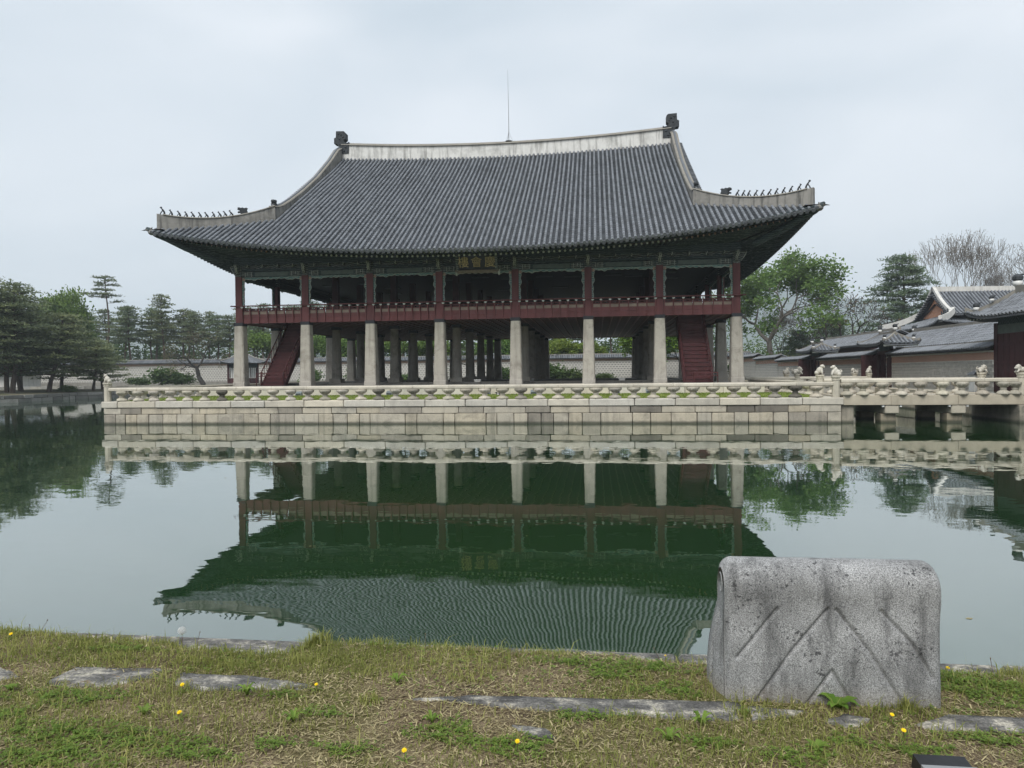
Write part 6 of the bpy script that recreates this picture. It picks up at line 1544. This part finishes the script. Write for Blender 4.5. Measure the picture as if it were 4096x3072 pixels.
EDGE_Y = [-43.03, -43.03, -43.08, -43.09, -43.17, -43.17, -43.02, -43.03, -43.04, -43.11, -43.12, -43.10, -43.12, -43.10, -43.05]
def y_edge(x): return np.interp(x, EDGE_X, EDGE_Y)+.03*(fbm(x, np.zeros_like(np.asarray(x, float)), 9, 60)-.5)
def zsoil(x, y):
    e = y_edge(x); d = np.clip((e-y)/.10, 0, 1)
    return .985+.035*d+.030*(fbm(x, y, 2.2, 20)-.5)+.018*(fbm(x, y, 11, 24)-.5)
gx = np.linspace(1, 15, 420); qs = np.r_[np.linspace(0, .12, 10), np.linspace(.13, 1, 60)]
V = []
for q in qs:
    e = y_edge(gx); yy = e+(-47.5-e)*q; V.append(np.stack([gx, yy, zsoil(gx, yy)], 1))
nx_ = len(gx); V = np.concatenate(V); F = [(i*nx_+j, i*nx_+j+1, (i+1)*nx_+j+1, (i+1)*nx_+j) for i in range(len(qs)-1) for j in range(nx_-1)]
tag(link('bank_ground', np_mesh('bank_ground', V, np.array(F), np.full(len(F), .5), True), 'bank_soil'), 'patchy earth of the near bank', kind='structure')

t = NT('lichen_slab')
c = t.ramp(t.noise(7, 6, 0.7, vec=t.pos((1, 1.6, 1))), [(0.40, (0.085, 0.083, 0.080)), (0.52, (0.17, 0.165, 0.155)), (0.64, (0.46, 0.43, 0.36))])
c = t.mix(0.7, c, t.ramp(t.noise(90, 4, 0.7), [(0.36, 0.4), (0.55, 1.0), (0.7, 1.5)]), 'MULTIPLY')
t.bump(t.noise(60, 5, 0.7), 0.5, 0.01); t.done(c, 0.9, 0.2)
# edge stones of the pond wall and sunken slabs
ew = thing('pond_edge_wall', 'grey lichen spotted edge stones of the near bank above the water', 'wall', (7, -43.0, 1.0))
x = -6.0
for L_ in (2.1, 1.8, 2.2, 1.9, 2.0, 2.3, 2.15, 1.7, 2.0, 2.2, 1.9, 2.1):
    part(chamfer(x+.006, x+L_-.006, -43.40, -42.985+random.uniform(-.012, .012), .55, .997+random.uniform(-.006, .004), .018, .004), 'edge_stone', 'lichen_slab', ew); x += L_
b = MB(); b.box(-8, 20, -43.5, -43.03, -.8, .55); part(b, 'wall_face', 'granite_wall', ew)
SLABS = [([(4.55, -43.60), (4.78, -43.60), (4.966, -43.69), (4.902, -43.76), (4.55, -43.76)], 'dark sunken slab cut by the left edge of the frame'),
    ([(5.158, -43.735), (5.17, -43.56), (5.681, -43.535), (5.69, -43.64), (5.538, -43.776), (5.336, -43.80)], 'dark grey flat slab with pale lichen left of the dandelion'),
    ([(5.847, -43.71), (5.80, -43.575), (6.235, -43.575), (6.559, -43.645), (6.522, -43.70), (6.031, -43.75)], 'dark flat slab behind the dandelion with a pale lichen patch'),
    ([(7.085, -43.745), (7.345, -43.685), (7.977, -43.66), (8.677, -43.625), (8.638, -43.80), (8.33, -43.82), (7.586, -43.765)], 'long pale lichened slab in the middle of the bank'),
    ([(8.70, -43.66), (8.959, -43.69), (8.851, -43.76), (8.69, -43.79)], 'small broken slab at the left foot of the carved block'),
    ([(9.40, -43.76), (9.572, -43.66), (10.4, -43.64), (10.4, -43.77), (9.502, -43.805)], 'flat pale slab right of the carved block'),
    ([(9.01, -43.775), (9.121, -43.70), (9.222, -43.735), (9.131, -43.82)], 'small stone fragment in front of the carved block'),
    ([(7.608, -43.945), (7.775, -43.965), (7.82, -44.04), (7.70, -44.035)], 'small whitish stone fragment in the soil below the long slab')]
for poly, lab in SLABS:
    pts = []
    for i in range(len(poly)):
        p, q = poly[i], poly[(i+1) % len(poly)]
        for k in range(5):
            u = k/5; pts.append((lerp(p[0], q[0], u)+random.uniform(-.009, .009), lerp(p[1], q[1], u)+random.uniform(-.007, .007)))
    cx, cy_ = np.mean([p[0] for p in pts]), np.mean([p[1] for p in pts])
    area = sum(pts[i][0]*pts[(i+1) % len(pts)][1]-pts[(i+1) % len(pts)][0]*pts[i][1] for i in range(len(pts)))
    if area < 0: pts = pts[::-1]
    zt = 1.033; n = len(pts); V = [(p[0]-cx, p[1]-cy_, -.1) for p in pts]+[(p[0]-cx, p[1]-cy_, 0) for p in pts]
    V += [((p[0]-cx)*.93, (p[1]-cy_)*.93, .010) for p in pts]+[((p[0]-cx)*.5, (p[1]-cy_)*.5, .012+random.uniform(-.004, .004)) for p in pts]+[(0, 0, .012)]
    F = [(l*n+i, l*n+(i+1) % n, (l+1)*n+(i+1) % n, (l+1)*n+i) for l in range(3) for i in range(n)]+[(3*n+i, 3*n+(i+1) % n, 4*n) for i in range(n)]
    m = MB(); m.add(V, F); tag(link('stone_slab', m.mesh('slab', True), 'lichen_slab', None, (cx, cy_, zt-.012)), lab, 'stone', 'sunken slabs on the near bank', 'thing')

# carved granite block ----------------------------------------------------------------
t = NT('block_granite')
f = t.noise(360, 2, 0.6); f2 = t.noise(170, 3, 0.7)
c = t.ramp(f2, [(0.34, (0.14, 0.143, 0.147)), (0.47, (0.32, 0.323, 0.323)), (0.62, (0.50, 0.505, 0.505))])
c = t.mix(0.6, c, t.ramp(f, [(0.38, 0.3), (0.50, 1.0), (0.66, 1.35)]), 'MULTIPLY')
sep = t.node('ShaderNodeSeparateXYZ')
if t.geo is None: t.geo = t.node('ShaderNodeNewGeometry')
t.l.new(t.geo.outputs['Position'], sep.inputs[0])
st = t.noise(1.0, 6, 0.65, vec=t.pos((9, 9, 1.6)))
c = t.mix(t.ramp(st, [(0.50, 0.0), (0.68, 0.72)]), c, (0.060, 0.060, 0.062))                       # rain streaks
dots = t.math('MULTIPLY', t.ramp(t.noise(60, 2, 0.5), [(0.61, 0.0), (0.65, 0.75)]), t.ramp(t.noise(4.5, 3, 0.5), [(0.50, 0.0), (0.60, 1.0)]))
c = t.mix(dots, c, (0.02, 0.02, 0.024))        # black lichen dots
soilz = t.math('SUBTRACT', 1.12, sep.outputs['Z'])
c = t.mix(t.math('MULTIPLY', t.math('MAXIMUM', soilz, 0.0), 4.0), c, (0.23, 0.185, 0.125))          # splashed earth at the foot
weather = t.ramp(t.noise(3.5, 5, 0.65), [(0.35, 0.50), (0.7, 1.0)])
c = t.mix(0.8, c, weather, 'MULTIPLY')
t.bump(t.mix(0.5, f, f2), 0.55, 0.006); t.done(c, 0.8, 0.3)
PRO = [(-.005, -.10), (-.005, .05), (-.010, .20), (-.008, .32), (-.004, .40), (-.003, .45), (-.005, .49), (-.010, .53), (-.008, .575), (.008, .615), (.040, .645), (.085, .662), (.135, .660), (.185, .640), (.222, .600), (.240, .55), (.238, .49), (.225, .445), (.265, .435), (.310, .41), (.345, .36), (.365, .29), (.375, .20), (.385, .10), (.385, -.10)]
PRO = np.array(PRO); d = np.r_[0, np.cumsum(np.linalg.norm(np.diff(PRO, axis=0), axis=1))]; ss = np.linspace(0, d[-1], 190)
PRO = np.stack([np.interp(ss, d, PRO[:, 0]), np.interp(ss, d, PRO[:, 1])], 1)
for _ in range(3): PRO[1:-1] = (PRO[:-2]+2*PRO[1:-1]+PRO[2:])/4
BX0, BX1, BY = 8.615, 9.600, -43.585
LINES = [((810, 445), (575, 760)), ((1095, 440), (880, 720)), ((880, 720), (690, 1030)), ((1140, 440), (1320, 690)), ((1320, 690), (1520, 1040)), ((1390, 445), (1560, 640)), ((1560, 640), (1670, 850)), ((970, 1050), (1115, 825)), ((1115, 825), (1240, 1060))]
LN = [tuple(((p[0]-510)/1220*(BX1-BX0), (1060-p[1])/900*.66) for p in l) for l in LINES]
us = np.r_[np.linspace(0, .05, 9)**1.0, np.linspace(.058, BX1-BX0-.058, 170), np.linspace(BX1-BX0-.05, BX1-BX0, 9)]
rows = []; Lb = BX1-BX0; ctr = np.array([.17, .25]); Rr = .055
for u in us:
    e = min(u, Lb-u); k = 1.0
    inset = 0.0
    if e < Rr: inset = Rr-sqrt(max(Rr*Rr-(Rr-e)**2, 0))
    P = PRO.copy(); v = P-ctr; ln_ = np.linalg.norm(v, axis=1)[:, None]; P = P-v/ln_*inset*np.array([1.0, 1.0])*np.where(P[:, 1:2] < -.05, 0, 1)
    dd_ = np.zeros(len(P))
    for (ax_, az_), (bx_, bz_) in LN:
        ex, ez = bx_-ax_, bz_-az_; tq = np.clip(((u-ax_)*ex+(P[:, 1]-az_)*ez)/(ex*ex+ez*ez), 0, 1)
        ds = np.hypot(u-ax_-tq*ex, P[:, 1]-az_-tq*ez); dd_ = np.maximum(dd_, np.exp(-(ds/.0068)**2))
    front = (np.arange(len(P)) < 95)
    P[:, 0] += np.where(front, dd_*.018, 0)+.006*(vnoise(np.full(len(P), u*8), P[:, 1]*8+P[:, 0]*5, 1, 41)-.5)
    rows.append(np.stack([np.full(len(P), BX0+u), BY+P[:, 0], 1.0+P[:, 1]*1.03], 1))
m = len(us); n = len(PRO); V = np.concatenate(rows); F = [(i*n+j, i*n+j+1, (i+1)*n+j+1, (i+1)*n+j) for i in range(m-1) for j in range(n-1)]
V = list(map(tuple, V))
for base_i, xc in ((0, BX0), ((m-1)*n, BX1)):
    prev = base_i
    for q in (.75, .5, .25):
        o_ = len(V)
        for j_ in range(n): p = V[base_i+j_]; V.append((xc+(.003 if base_i == 0 else -.003)*0, BY+lerp(.16, p[1]-BY, q), 1.0+lerp(.22, p[2]-1.0, q)))
        F += [(prev+j_, prev+(j_+1) % n, o_+(j_+1) % n, o_+j_) for j_ in range(n)]; prev = o_
    F.append(tuple(range(prev, prev+n)))
blk = thing('carved_stone_block', 'speckled granite block with rolled top and chevron grooves on the bank', 'stone', (9.1, -43.4, 1.0))
mb = MB(); mb.add(V, F); o = part(mb, 'body', 'block_granite', blk, True)
# scroll and leaf layers carved on the visible end
mb = MB(); mb.tube([(BX0+.002, BY+.118+(.058-.008*k)*cos(k*.9+1.2), 1.54+(.058-.008*k)*sin(k*.9+1.2)) for k in np.linspace(0, 6.2, 40)], .006, 6); part(mb, 'end_scroll', 'block_granite', blk, True)
rows = []
for q in np.linspace(0, 1, 26):          # smooth flank swelling out towards the foot, with two shallow carved folds
    zz = lerp(-.08, .455, q); row = []
    for w in np.linspace(0, 1, 34):
        yo = lerp(.035, .375-.10*max(0, q-.55)/.45, w)
        out = .080*(sin(pi*min(w*1.02, 1))**.6)*(1-max(0, (q-.25)/.75)**1.8)*(.55+.45*w)
        out -= .012*(exp(-((w-.36-.05*q)/.028)**2)+exp(-((w-.68-.06*q)/.028)**2))*(out > .012)
        row.append((BX0+.012-out, BY+yo, 1.0+zz))
    rows.append(row)
mb = MB(); mb.sheet(rows); part(mb, 'carved_flank', 'block_granite', blk, True)

# grass, straw, clover -------------------------------------------------------------------
SL = [np.array(p) for p, _ in SLABS]
def in_poly(x, y, P):
    c = np.zeros(len(x), bool); n = len(P)
    for i in range(n):
        x1, y1 = P[i]; x2, y2 = P[(i+1) % n]; k = ((y1 > y) != (y2 > y)) & (x < (x2-x1)*(y-y1)/(y2-y1+1e-12)+x1); c ^= k
    return c
def free(x, y, slack=.88):
    ok = y < y_edge(x)-.004
    ok &= ~((x > BX0-.05) & (x < BX1+.01) & (y > BY-.012) & (y < BY+.4))
    for P in SL:
        ctr_ = P.mean(0); ok &= ~in_poly(x, y, ctr_+(P-ctr_)*slack)
    return ok
def scatter(n, seed, dens, slack=.88, yr=(-45.3, -43.02), xr=(2.6, 12.0)):
    r = np.random.default_rng(seed); x = r.uniform(*xr, n); y = r.uniform(*yr, n); k = r.uniform(0, 1, n) < dens(x, y); x, y = x[k], y[k]; k = free(x, y, slack); return x[k], y[k]
def band(x, y): return np.clip((y+43.58)/.12, 0, 1)*np.clip((7.6-x)/1.0, 0, 1)
def d_grass(x, y): return np.clip(.95*band(x, y)*(.35+.8*fbm(x, y, 2.5, 70))+.62*np.clip((fbm(x, y, 1.6, 75)-.46)*5, 0, 1)+.55*np.clip((x-9.6)*3, 0, 1)*np.clip((y+43.6)*6, 0, 1)+.07, 0, 1)
gx_, gy_ = scatter(150000, 1, d_grass)
V, F = blades(len(gx_), gx_, gy_, zsoil, .036*np.exp(np.random.default_rng(3).normal(0, .45, len(gx_))), .0040, 1.2, 11)
tint = np.repeat(np.clip(fbm(gx_, gy_, 3, 80)+RNG.normal(0, .22, len(gx_)), 0, 1), 3)
tag(link('grass', np_mesh('bank_grass', V, F, tint), 'grass_blades'), 'short patchy grass on the near bank', kind='stuff')
# taller clumps along the edge
EDT = [(6.36, -43.06, 150, .14), (6.33, -43.10, 110, .12), (6.74, -43.05, 90, .09), (6.55, -43.06, 60, .07), (7.1, -43.06, 50, .06), (5.45, -43.12, 60, .07), (4.35, -43.08, 70, .08), (4.55, -43.06, 40, .07), (9.43, -43.61, 60, .11), (9.30, -43.62, 30, .06), (8.72, -43.72, 110, .05), (10.15, -43.14, 70, .10), (9.85, -43.13, 40, .06), (7.75, -43.05, 40, .05), (6.05, -43.45, 120, .06), (5.75, -43.40, 120, .06), (6.9, -43.78, 70, .08), (5.05, -43.28, 90, .07), (6.4, -43.35, 160, .06), (7.3, -43.5, 60, .05)]
X_, Y_, H_ = [], [], []
for (ex, ey, n, h) in EDT:
    X_.append(RNG.normal(ex, .035+.02*(h < .08), n)); Y_.append(np.minimum(RNG.normal(ey, .022, n), y_edge(X_[-1])-.005)); H_.append(np.full(n, h*.72))
X_, Y_, H_ = map(np.concatenate, (X_, Y_, H_)); V, F = blades(len(X_), X_, Y_, zsoil, H_, .0042, .9, 12)
tag(link('grass', np_mesh('grass_clumps', V, F, np.repeat(np.clip(RNG.normal(.62, .2, len(X_)), 0, 1), 3)), 'grass_blades'), 'taller grass clumps leaning over the bank edge', kind='stuff')
# dry straw and litter lying flat
sx_, sy_ = scatter(120000, 2, lambda x, y: np.clip(1.05-.65*band(x, y)-.3*np.clip((fbm(x, y, 1.6, 75)-.5)*4, 0, 1), .15, 1), .70)
n = len(sx_); r = np.random.default_rng(9); a = r.uniform(0, 2*pi, n); L_ = r.uniform(.006, .042, n); w = r.uniform(.0010, .0034, n); z = zsoil(sx_, sy_)+r.uniform(.001, .010, n); tilt = r.normal(0, .22, n)*L_
dx, dy = np.cos(a)*L_, np.sin(a)*L_; wx, wy = -np.sin(a)*w, np.cos(a)*w
V = np.stack([np.stack([sx_-wx, sy_-wy, z], 1), np.stack([sx_+wx, sy_+wy, z], 1), np.stack([sx_+dx+wx, sy_+dy+wy, z+tilt], 1), np.stack([sx_+dx-wx, sy_+dy-wy, z+tilt], 1)], 1).reshape(-1, 3)
tag(link('straw_litter', np_mesh('straw', V, np.arange(4*n).reshape(n, 4), np.clip(r.normal(.42, .36, n), 0, 1)), 'straw'), 'dry straw and plant litter scattered over the soil', kind='stuff')
# clover and small weeds
CLV = [(5.446, -43.9, .26, .09), (5.938, -44.238, .30, .10), (5.562, -44.237, .22, .08), (6.708, -43.915, .14, .04), (7.336, -44.03, .15, .10), (7.62, -44.13, .20, .08), (6.95, -44.22, .13, .05), (6.621, -44.207, .10, .05), (7.95, -43.835, .16, .05), (8.246, -43.28, .24, .08), (8.06, -43.37, .16, .06), (9.66, -43.86, .18, .06), (8.812, -44.10, .15, .06), (8.465, -44.03, .12, .05), (8.70, -43.72, .06, .03), (5.708, -44.406, .3, .1), (6.324, -44.309, .2, .07), (5.25, -44.08, .14, .06), (9.3, -44.0, .16, .05), (9.95, -43.4, .35, .14), (9.75, -43.28, .2, .1), (5.3, -43.30, .2, .05), (6.45, -43.78, .12, .03), (8.35, -43.52, .16, .07), (7.9, -43.25, .2, .06), (4.9, -43.95, .2, .08), (10.1, -43.95, .25, .08), (9.05, -43.95, .1, .04)]
CX, CYy = [], []
for k, (x, y, rx, ry) in enumerate(CLV):
    n = int(3600*rx*ry*16*.42); th = RNG.uniform(0, 6.28, n); q = np.sqrt(RNG.uniform(0, 1, n))*(1+.4*np.sin(th*3+k)); CX.append(x+q*rx*np.cos(th)); CYy.append(y+q*ry*np.sin(th))
wx_, wy_ = scatter(14000, 4, lambda x, y: np.clip((fbm(x, y, 2.0, 91)-.45)*3, 0, .8)); CX.append(wx_); CYy.append(wy_)
CX, CYy = np.concatenate(CX), np.concatenate(CYy); k = free(CX, CYy, .96); CX, CYy = CX[k], CYy[k]
n = len(CX); r = np.random.default_rng(14); Vs = []; h = zsoil(CX, CYy)+r.uniform(.004, .028, n); a0 = r.uniform(0, 6.28, n); s = r.uniform(.0045, .0095, n)
for k in range(3):
    a = a0+k*2.094; ca, sa = np.cos(a), np.sin(a); up = r.normal(.15, .35, n)*s
    Vs.append(np.stack([np.stack([CX, CYy, h], 1), np.stack([CX+ca*s*.7-sa*s*.55, CYy+sa*s*.7+ca*s*.55, h+up*.7], 1), np.stack([CX+ca*s*1.35, CYy+sa*s*1.35, h+up], 1), np.stack([CX+ca*s*.7+sa*s*.55, CYy+sa*s*.7-ca*s*.55, h+up*.6], 1)], 1))
V = np.stack(Vs, 1).reshape(-1, 3)
tag(link('clover', np_mesh('clover', V, np.arange(len(V)).reshape(-1, 4), np.repeat(np.clip(r.normal(.5, .25, n), 0, 1), 3)), 'clover_leaves'), 'bright green clover and small weeds in patches', kind='stuff')
# pebbles
n = 2600; r = np.random.default_rng(15); px_, py_ = scatter(n, 15, lambda x, y: np.clip(1-.9*band(x, y), 0, 1)*.8)
n = len(px_); base = np.array([(1, 0, 0), (-1, 0, 0), (0, 1, 0), (0, -1, 0), (0, 0, .7), (0, 0, -.7)]); sz = r.uniform(.0015, .0060, n)*np.where(r.uniform(0, 1, n) < .05, 2.2, 1)
V = np.stack([px_, py_, zsoil(px_, py_)+.001], 1)[:, None, :]+base[None]*sz[:, None, None]*r.uniform(.7, 1.3, (n, 6, 1)); fo = np.array([(0, 2, 4), (2, 1, 4), (1, 3, 4), (3, 0, 4), (2, 0, 5), (1, 2, 5), (3, 1, 5), (0, 3, 5)])
tag(link('gravel', np_mesh('gravel', V.reshape(-1, 3), (np.arange(n)[:, None, None]*6+fo[None]).reshape(-1, 3), np.repeat(np.clip(r.normal(.6, .3, n), 0, 1), 8)), 'straw', color=(1.1, 1.05, 1.05)), 'small pale pebbles in the soil', kind='stuff')

# single weeds and flowers -----------------------------------------------------------------
def rosette(name, label, x, y, nl, L, w, mat='clover_leaves', color=None, up=.55, cat='plant', group=None):
    root = thing(name, label, cat, (x, y, float(zsoil(np.array([x]), np.array([y]))[0])), group); z0 = ORG[root.name].z
    for k in range(nl):
        a = k*2.399+random.uniform(-.3, .3); l = L*random.uniform(.7, 1.15); ww = w*random.uniform(.8, 1.2); m = MB(); rows_ = []
        for q in np.linspace(0, 1, 6):
            d = l*q; h = l*up*sin(q*2.2)*random.uniform(.85, 1.1); wd = ww*(sin(pi*min(q*.9+.08, 1))**.8)
            rows_.append([(x+cos(a)*d-sin(a)*wd, y+sin(a)*d+cos(a)*wd, z0+h+.004), (x+cos(a)*d, y+sin(a)*d, z0+h), (x+cos(a)*d+sin(a)*wd, y+sin(a)*d-cos(a)*wd, z0+h+.004)])
        m.sheet(rows_, random.uniform(.15, .7)); part(m, 'leaf', mat, root, True, color=color)
    return root
rosette('plantain', 'broad leaved plantain growing against the foot of the carved block', 9.115, -43.635, 9, .085, .019, color=(.8, .9, .8))
rosette('plantain', 'small leafy weed right beside the dark lamp box', 8.90, -44.02, 8, .06, .012)
for i, (x, y, lab) in enumerate([(5.05, -43.84, 'leafy weed below the far left slab'), (6.28, -43.78, 'long leaved weed under the middle dark slab'), (6.62, -44.0, 'narrow leaved weed left of the lower dandelion patch'), (7.25, -43.93, 'leafy weed above the clover in the centre'), (8.30, -44.02, 'tall leafy weed between clover patches right of centre'), (5.9, -44.02, 'ragged weed left of the middle dandelion'), (8.46, -43.86, 'upright weed in front of the long pale slab'), (6.98, -43.56, 'small upright weed in the straw at centre')]):
    rosette('weed', lab, x, y, 8, random.uniform(.04, .065), .008, group='small weeds on the bank', up=.8)
DAND = [(4.492, -43.227, 'yellow dandelion in the grass at the far left'), (5.941, -43.783, 'yellow dandelion in front of the dark slab'), (6.599, -43.688, 'half hidden yellow dandelion at the end of the dark slab'), (6.092, -44.045, 'yellow dandelion in the bare soil, lower left'), (7.216, -44.277, 'yellow dandelion at the bottom edge left of centre'), (7.667, -44.166, 'yellow dandelion at the bottom edge near the centre'), (8.37, -43.13, 'tiny yellow dandelion on the bank edge left of the block'), (9.306, -43.743, 'yellow dandelion in front of the block, the upper of two'), (9.298, -43.882, 'yellow dandelion in front of the block, the lower of two'), (9.783, -43.223, 'yellow dandelion right beside the block')]
for i, (x, y, lab) in enumerate(DAND):
    z0 = float(zsoil(np.array([x]), np.array([y]))[0]); s = random.uniform(.46, .60)*(.55 if i == 6 else 1); hh = .035+.02*random.random()
    f_ = thing('dandelion', lab, 'flower', (x, y, z0), 'dandelions on the bank')
    m = MB(); m.tube([(x, y, z0), (x+.004, y, z0+hh*.6), (x+.003, y-.004, z0+hh)], .0016, 5); part(m, 'stem', 'stem_brown', f_)
    m = MB(); c0 = Vector((x+.003, y-.005, z0+hh)); tilt = Matrix.Rotation(radians(28), 3, 'X')
    for ring, (nr, rr_, up_) in enumerate(((20, .0185, .10), (16, .0140, .45), (10, .008, .95))):
        for k in range(nr):
            a = 2*pi*k/nr+ring*.2; L2 = rr_*s*random.uniform(.85, 1.1); d = Vector((cos(a), sin(a), up_)).normalized(); sd = Vector((-sin(a), cos(a), 0))*.0022*s
            m.add([tuple(c0+tilt@(p)) for p in (-sd*.5, sd*.5, d*L2+sd, d*L2*1.06, d*L2-sd)], [(0, 1, 2, 3, 4)], random.random())
    part(m, 'petals', 'petal_yellow', f_)
    m = MB()
    for k in range(5):
        a = k*1.3+i; rows_ = []
        for q in np.linspace(0, 1, 5): wd = .006*sin(pi*min(q+.12, 1))*(1.3 if int(q*8) % 2 else .7); d = .05*q; rows_.append([(x+cos(a)*d-sin(a)*wd, y+sin(a)*d+cos(a)*wd, z0+.018*sin(q*2.4)), (x+cos(a)*d+sin(a)*wd, y+sin(a)*d-cos(a)*wd, z0+.018*sin(q*2.4))])
        m.sheet(rows_, random.random())
    part(m, 'leaves', 'clover_leaves', f_)
pz_ = float(zsoil(np.array([5.533]), np.array([-43.14]))[0]); pf = thing('dandelion_clock', 'white dandelion seed head standing against the water', 'flower', (5.533, -43.14, pz_))
m = MB(); m.tube([(5.533, -43.14, pz_), (5.536, -43.135, pz_+.05), (5.530, -43.13, pz_+.092)], .0016, 5); part(m, 'stem', 'stem_brown', pf)
m = MB(); c0 = Vector((5.530, -43.13, pz_+.100))
for k in range(170):
    zz = 1-2*(k+.5)/170; a = k*2.39996; rr_ = sqrt(1-zz*zz); d = Vector((rr_*cos(a), rr_*sin(a), zz)); e1 = d.orthogonal().normalized(); e2 = d.cross(e1)
    m.add([tuple(c0+d*.004), tuple(c0+d*.020+e1*.0006), tuple(c0+d*.020-e1*.0006)], [(0, 1, 2)], .8)
    for j in range(3):
        b_ = j*2.09; v = (e1*cos(b_)+e2*sin(b_))*.0042; m.add([tuple(c0+d*.020), tuple(c0+d*.0225+v+d.cross(v)*.4), tuple(c0+d*.0225+v-d.cross(v)*.4)], [(0, 1, 2)], .9)
part(m, 'seed_globe', 'puff_white', pf)
for i, (x, y, h, ln, lab) in enumerate([(5.62, -43.12, .085, .02, 'thin bare seed stalk right of the white seed head'), (4.52, -43.12, .06, .0, 'short seed stalk with a pale bud at the left bank edge'), (4.60, -43.13, .10, .05, 'bent brown seed stalk at the left bank edge'), (8.34, -43.15, .075, -.03, 'thin bare stalk left of the carved block'), (10.03, -43.17, .09, -.01, 'thin bare stalk right of the carved block'), (7.02, -43.12, .09, .0, 'thin reddish stalk on the bank edge at the centre'), (5.70, -43.55, .07, .02, 'brown stalk standing behind the dark slab'), (6.75, -43.66, .09, .01, 'brown stalk right of the dark slab'), (7.24, -44.1, .08, -.01, 'brown stalk in the clover near the bottom')]):
    z0 = float(zsoil(np.array([x]), np.array([y]))[0]); s_ = thing('seed_stalk', lab, 'plant', (x, y, z0), 'seed stalks on the bank')
    m = MB(); m.tube([(x, y, z0), (x+ln*.3, y, z0+h*.5), (x+ln, y, z0+h)], [.0016, .0013, .0011], 4); part(m, 'stalk', 'stem_brown', s_)
    m = MB(); m.ball((x+ln, y, z0+h+.003), (.0035, .0035, .005), 6, 4); part(m, 'seed_bud', 'stem_brown', s_)
# dark ground lamp at the bottom right
lm = thing('ground_lamp', 'dark grey boxed floodlight at the bottom right corner', 'light', (9.34, -44.14, 1.0))
def lp(u, v, w): return (9.335+u, -44.16+v, .965+w)
m = MB(); m.hexa([lp(-.095, -.10, 0), lp(.095, -.10, 0), lp(.095, .07, 0), lp(-.095, .07, 0), lp(-.095, -.06, .10), lp(.095, -.06, .10), lp(.095, .045, .112), lp(-.095, .045, .112)]); part(m, 'housing', 'lamp_black', lm)
m = MB(); m.hexa([lp(-.085, -.102, .012), lp(.085, -.102, .012), lp(.085, -.066, .095), lp(-.085, -.066, .095), lp(-.085, -.106, .012), lp(.085, -.106, .012), lp(.085, -.070, .096), lp(-.085, -.070, .096)]); part(m, 'glass', 'lamp_glass', lm)
for (u0, u1, w0, w1) in ((-.10, .10, .098, .116), (-.10, -.086, 0, .10), (.086, .10, 0, .10)):
    m = MB(); m.hexa([lp(u0, -.108+.36*w0, w0), lp(u1, -.108+.36*w0, w0), lp(u1, -.05+.1*w0, w0), lp(u0, -.05+.1*w0, w0), lp(u0, -.108+.36*w1, w1), lp(u1, -.108+.36*w1, w1), lp(u1, -.05+.1*w1, w1), lp(u0, -.05+.1*w1, w1)]); part(m, 'bezel', 'metal_grey', lm)

# distant bird in the sky
bd_ = thing('flying_bird', 'tiny bird flying high in the sky at the upper right', 'bird', (116, 160, 104))
m = MB(); m.ball((116, 160, 104), (.6, .25, .22), 8, 5); m.add([(116.2, 160, 104.1), (115.9, 160, 104.05), (115.2, 160.6, 104.9), (115.0, 160.7, 104.8)], [(0, 1, 3, 2)]); m.add([(116.2, 160, 104.1), (115.9, 160, 104.05), (116.6, 159.2, 105.0), (116.9, 159.1, 104.9)], [(0, 1, 2, 3)]); part(m, 'body', 'bark_grey', bd_)

# ================================================================ the damp air between here and the hills
HZ = bpy.data.materials.new('haze'); HZ.use_nodes = True; hn = HZ.node_tree.nodes; hn.clear()
ho = hn.new('ShaderNodeOutputMaterial'); hv = hn.new('ShaderNodeVolumePrincipled'); hv.inputs['Density'].default_value = 0.00035; hv.inputs['Color'].default_value = (0.84, 0.92, 1.0, 1); hv.inputs['Anisotropy'].default_value = 0.2
HZ.node_tree.links.new(hv.outputs[0], ho.inputs['Volume']); MATS['haze'] = HZ
m = MB(); m.box(-3600, 3600, -400, 3300, -2.5, 325); hz = tag(part(m, 'haze', 'haze', None), 'thin damp haze over the pond and hills', kind='stuff')
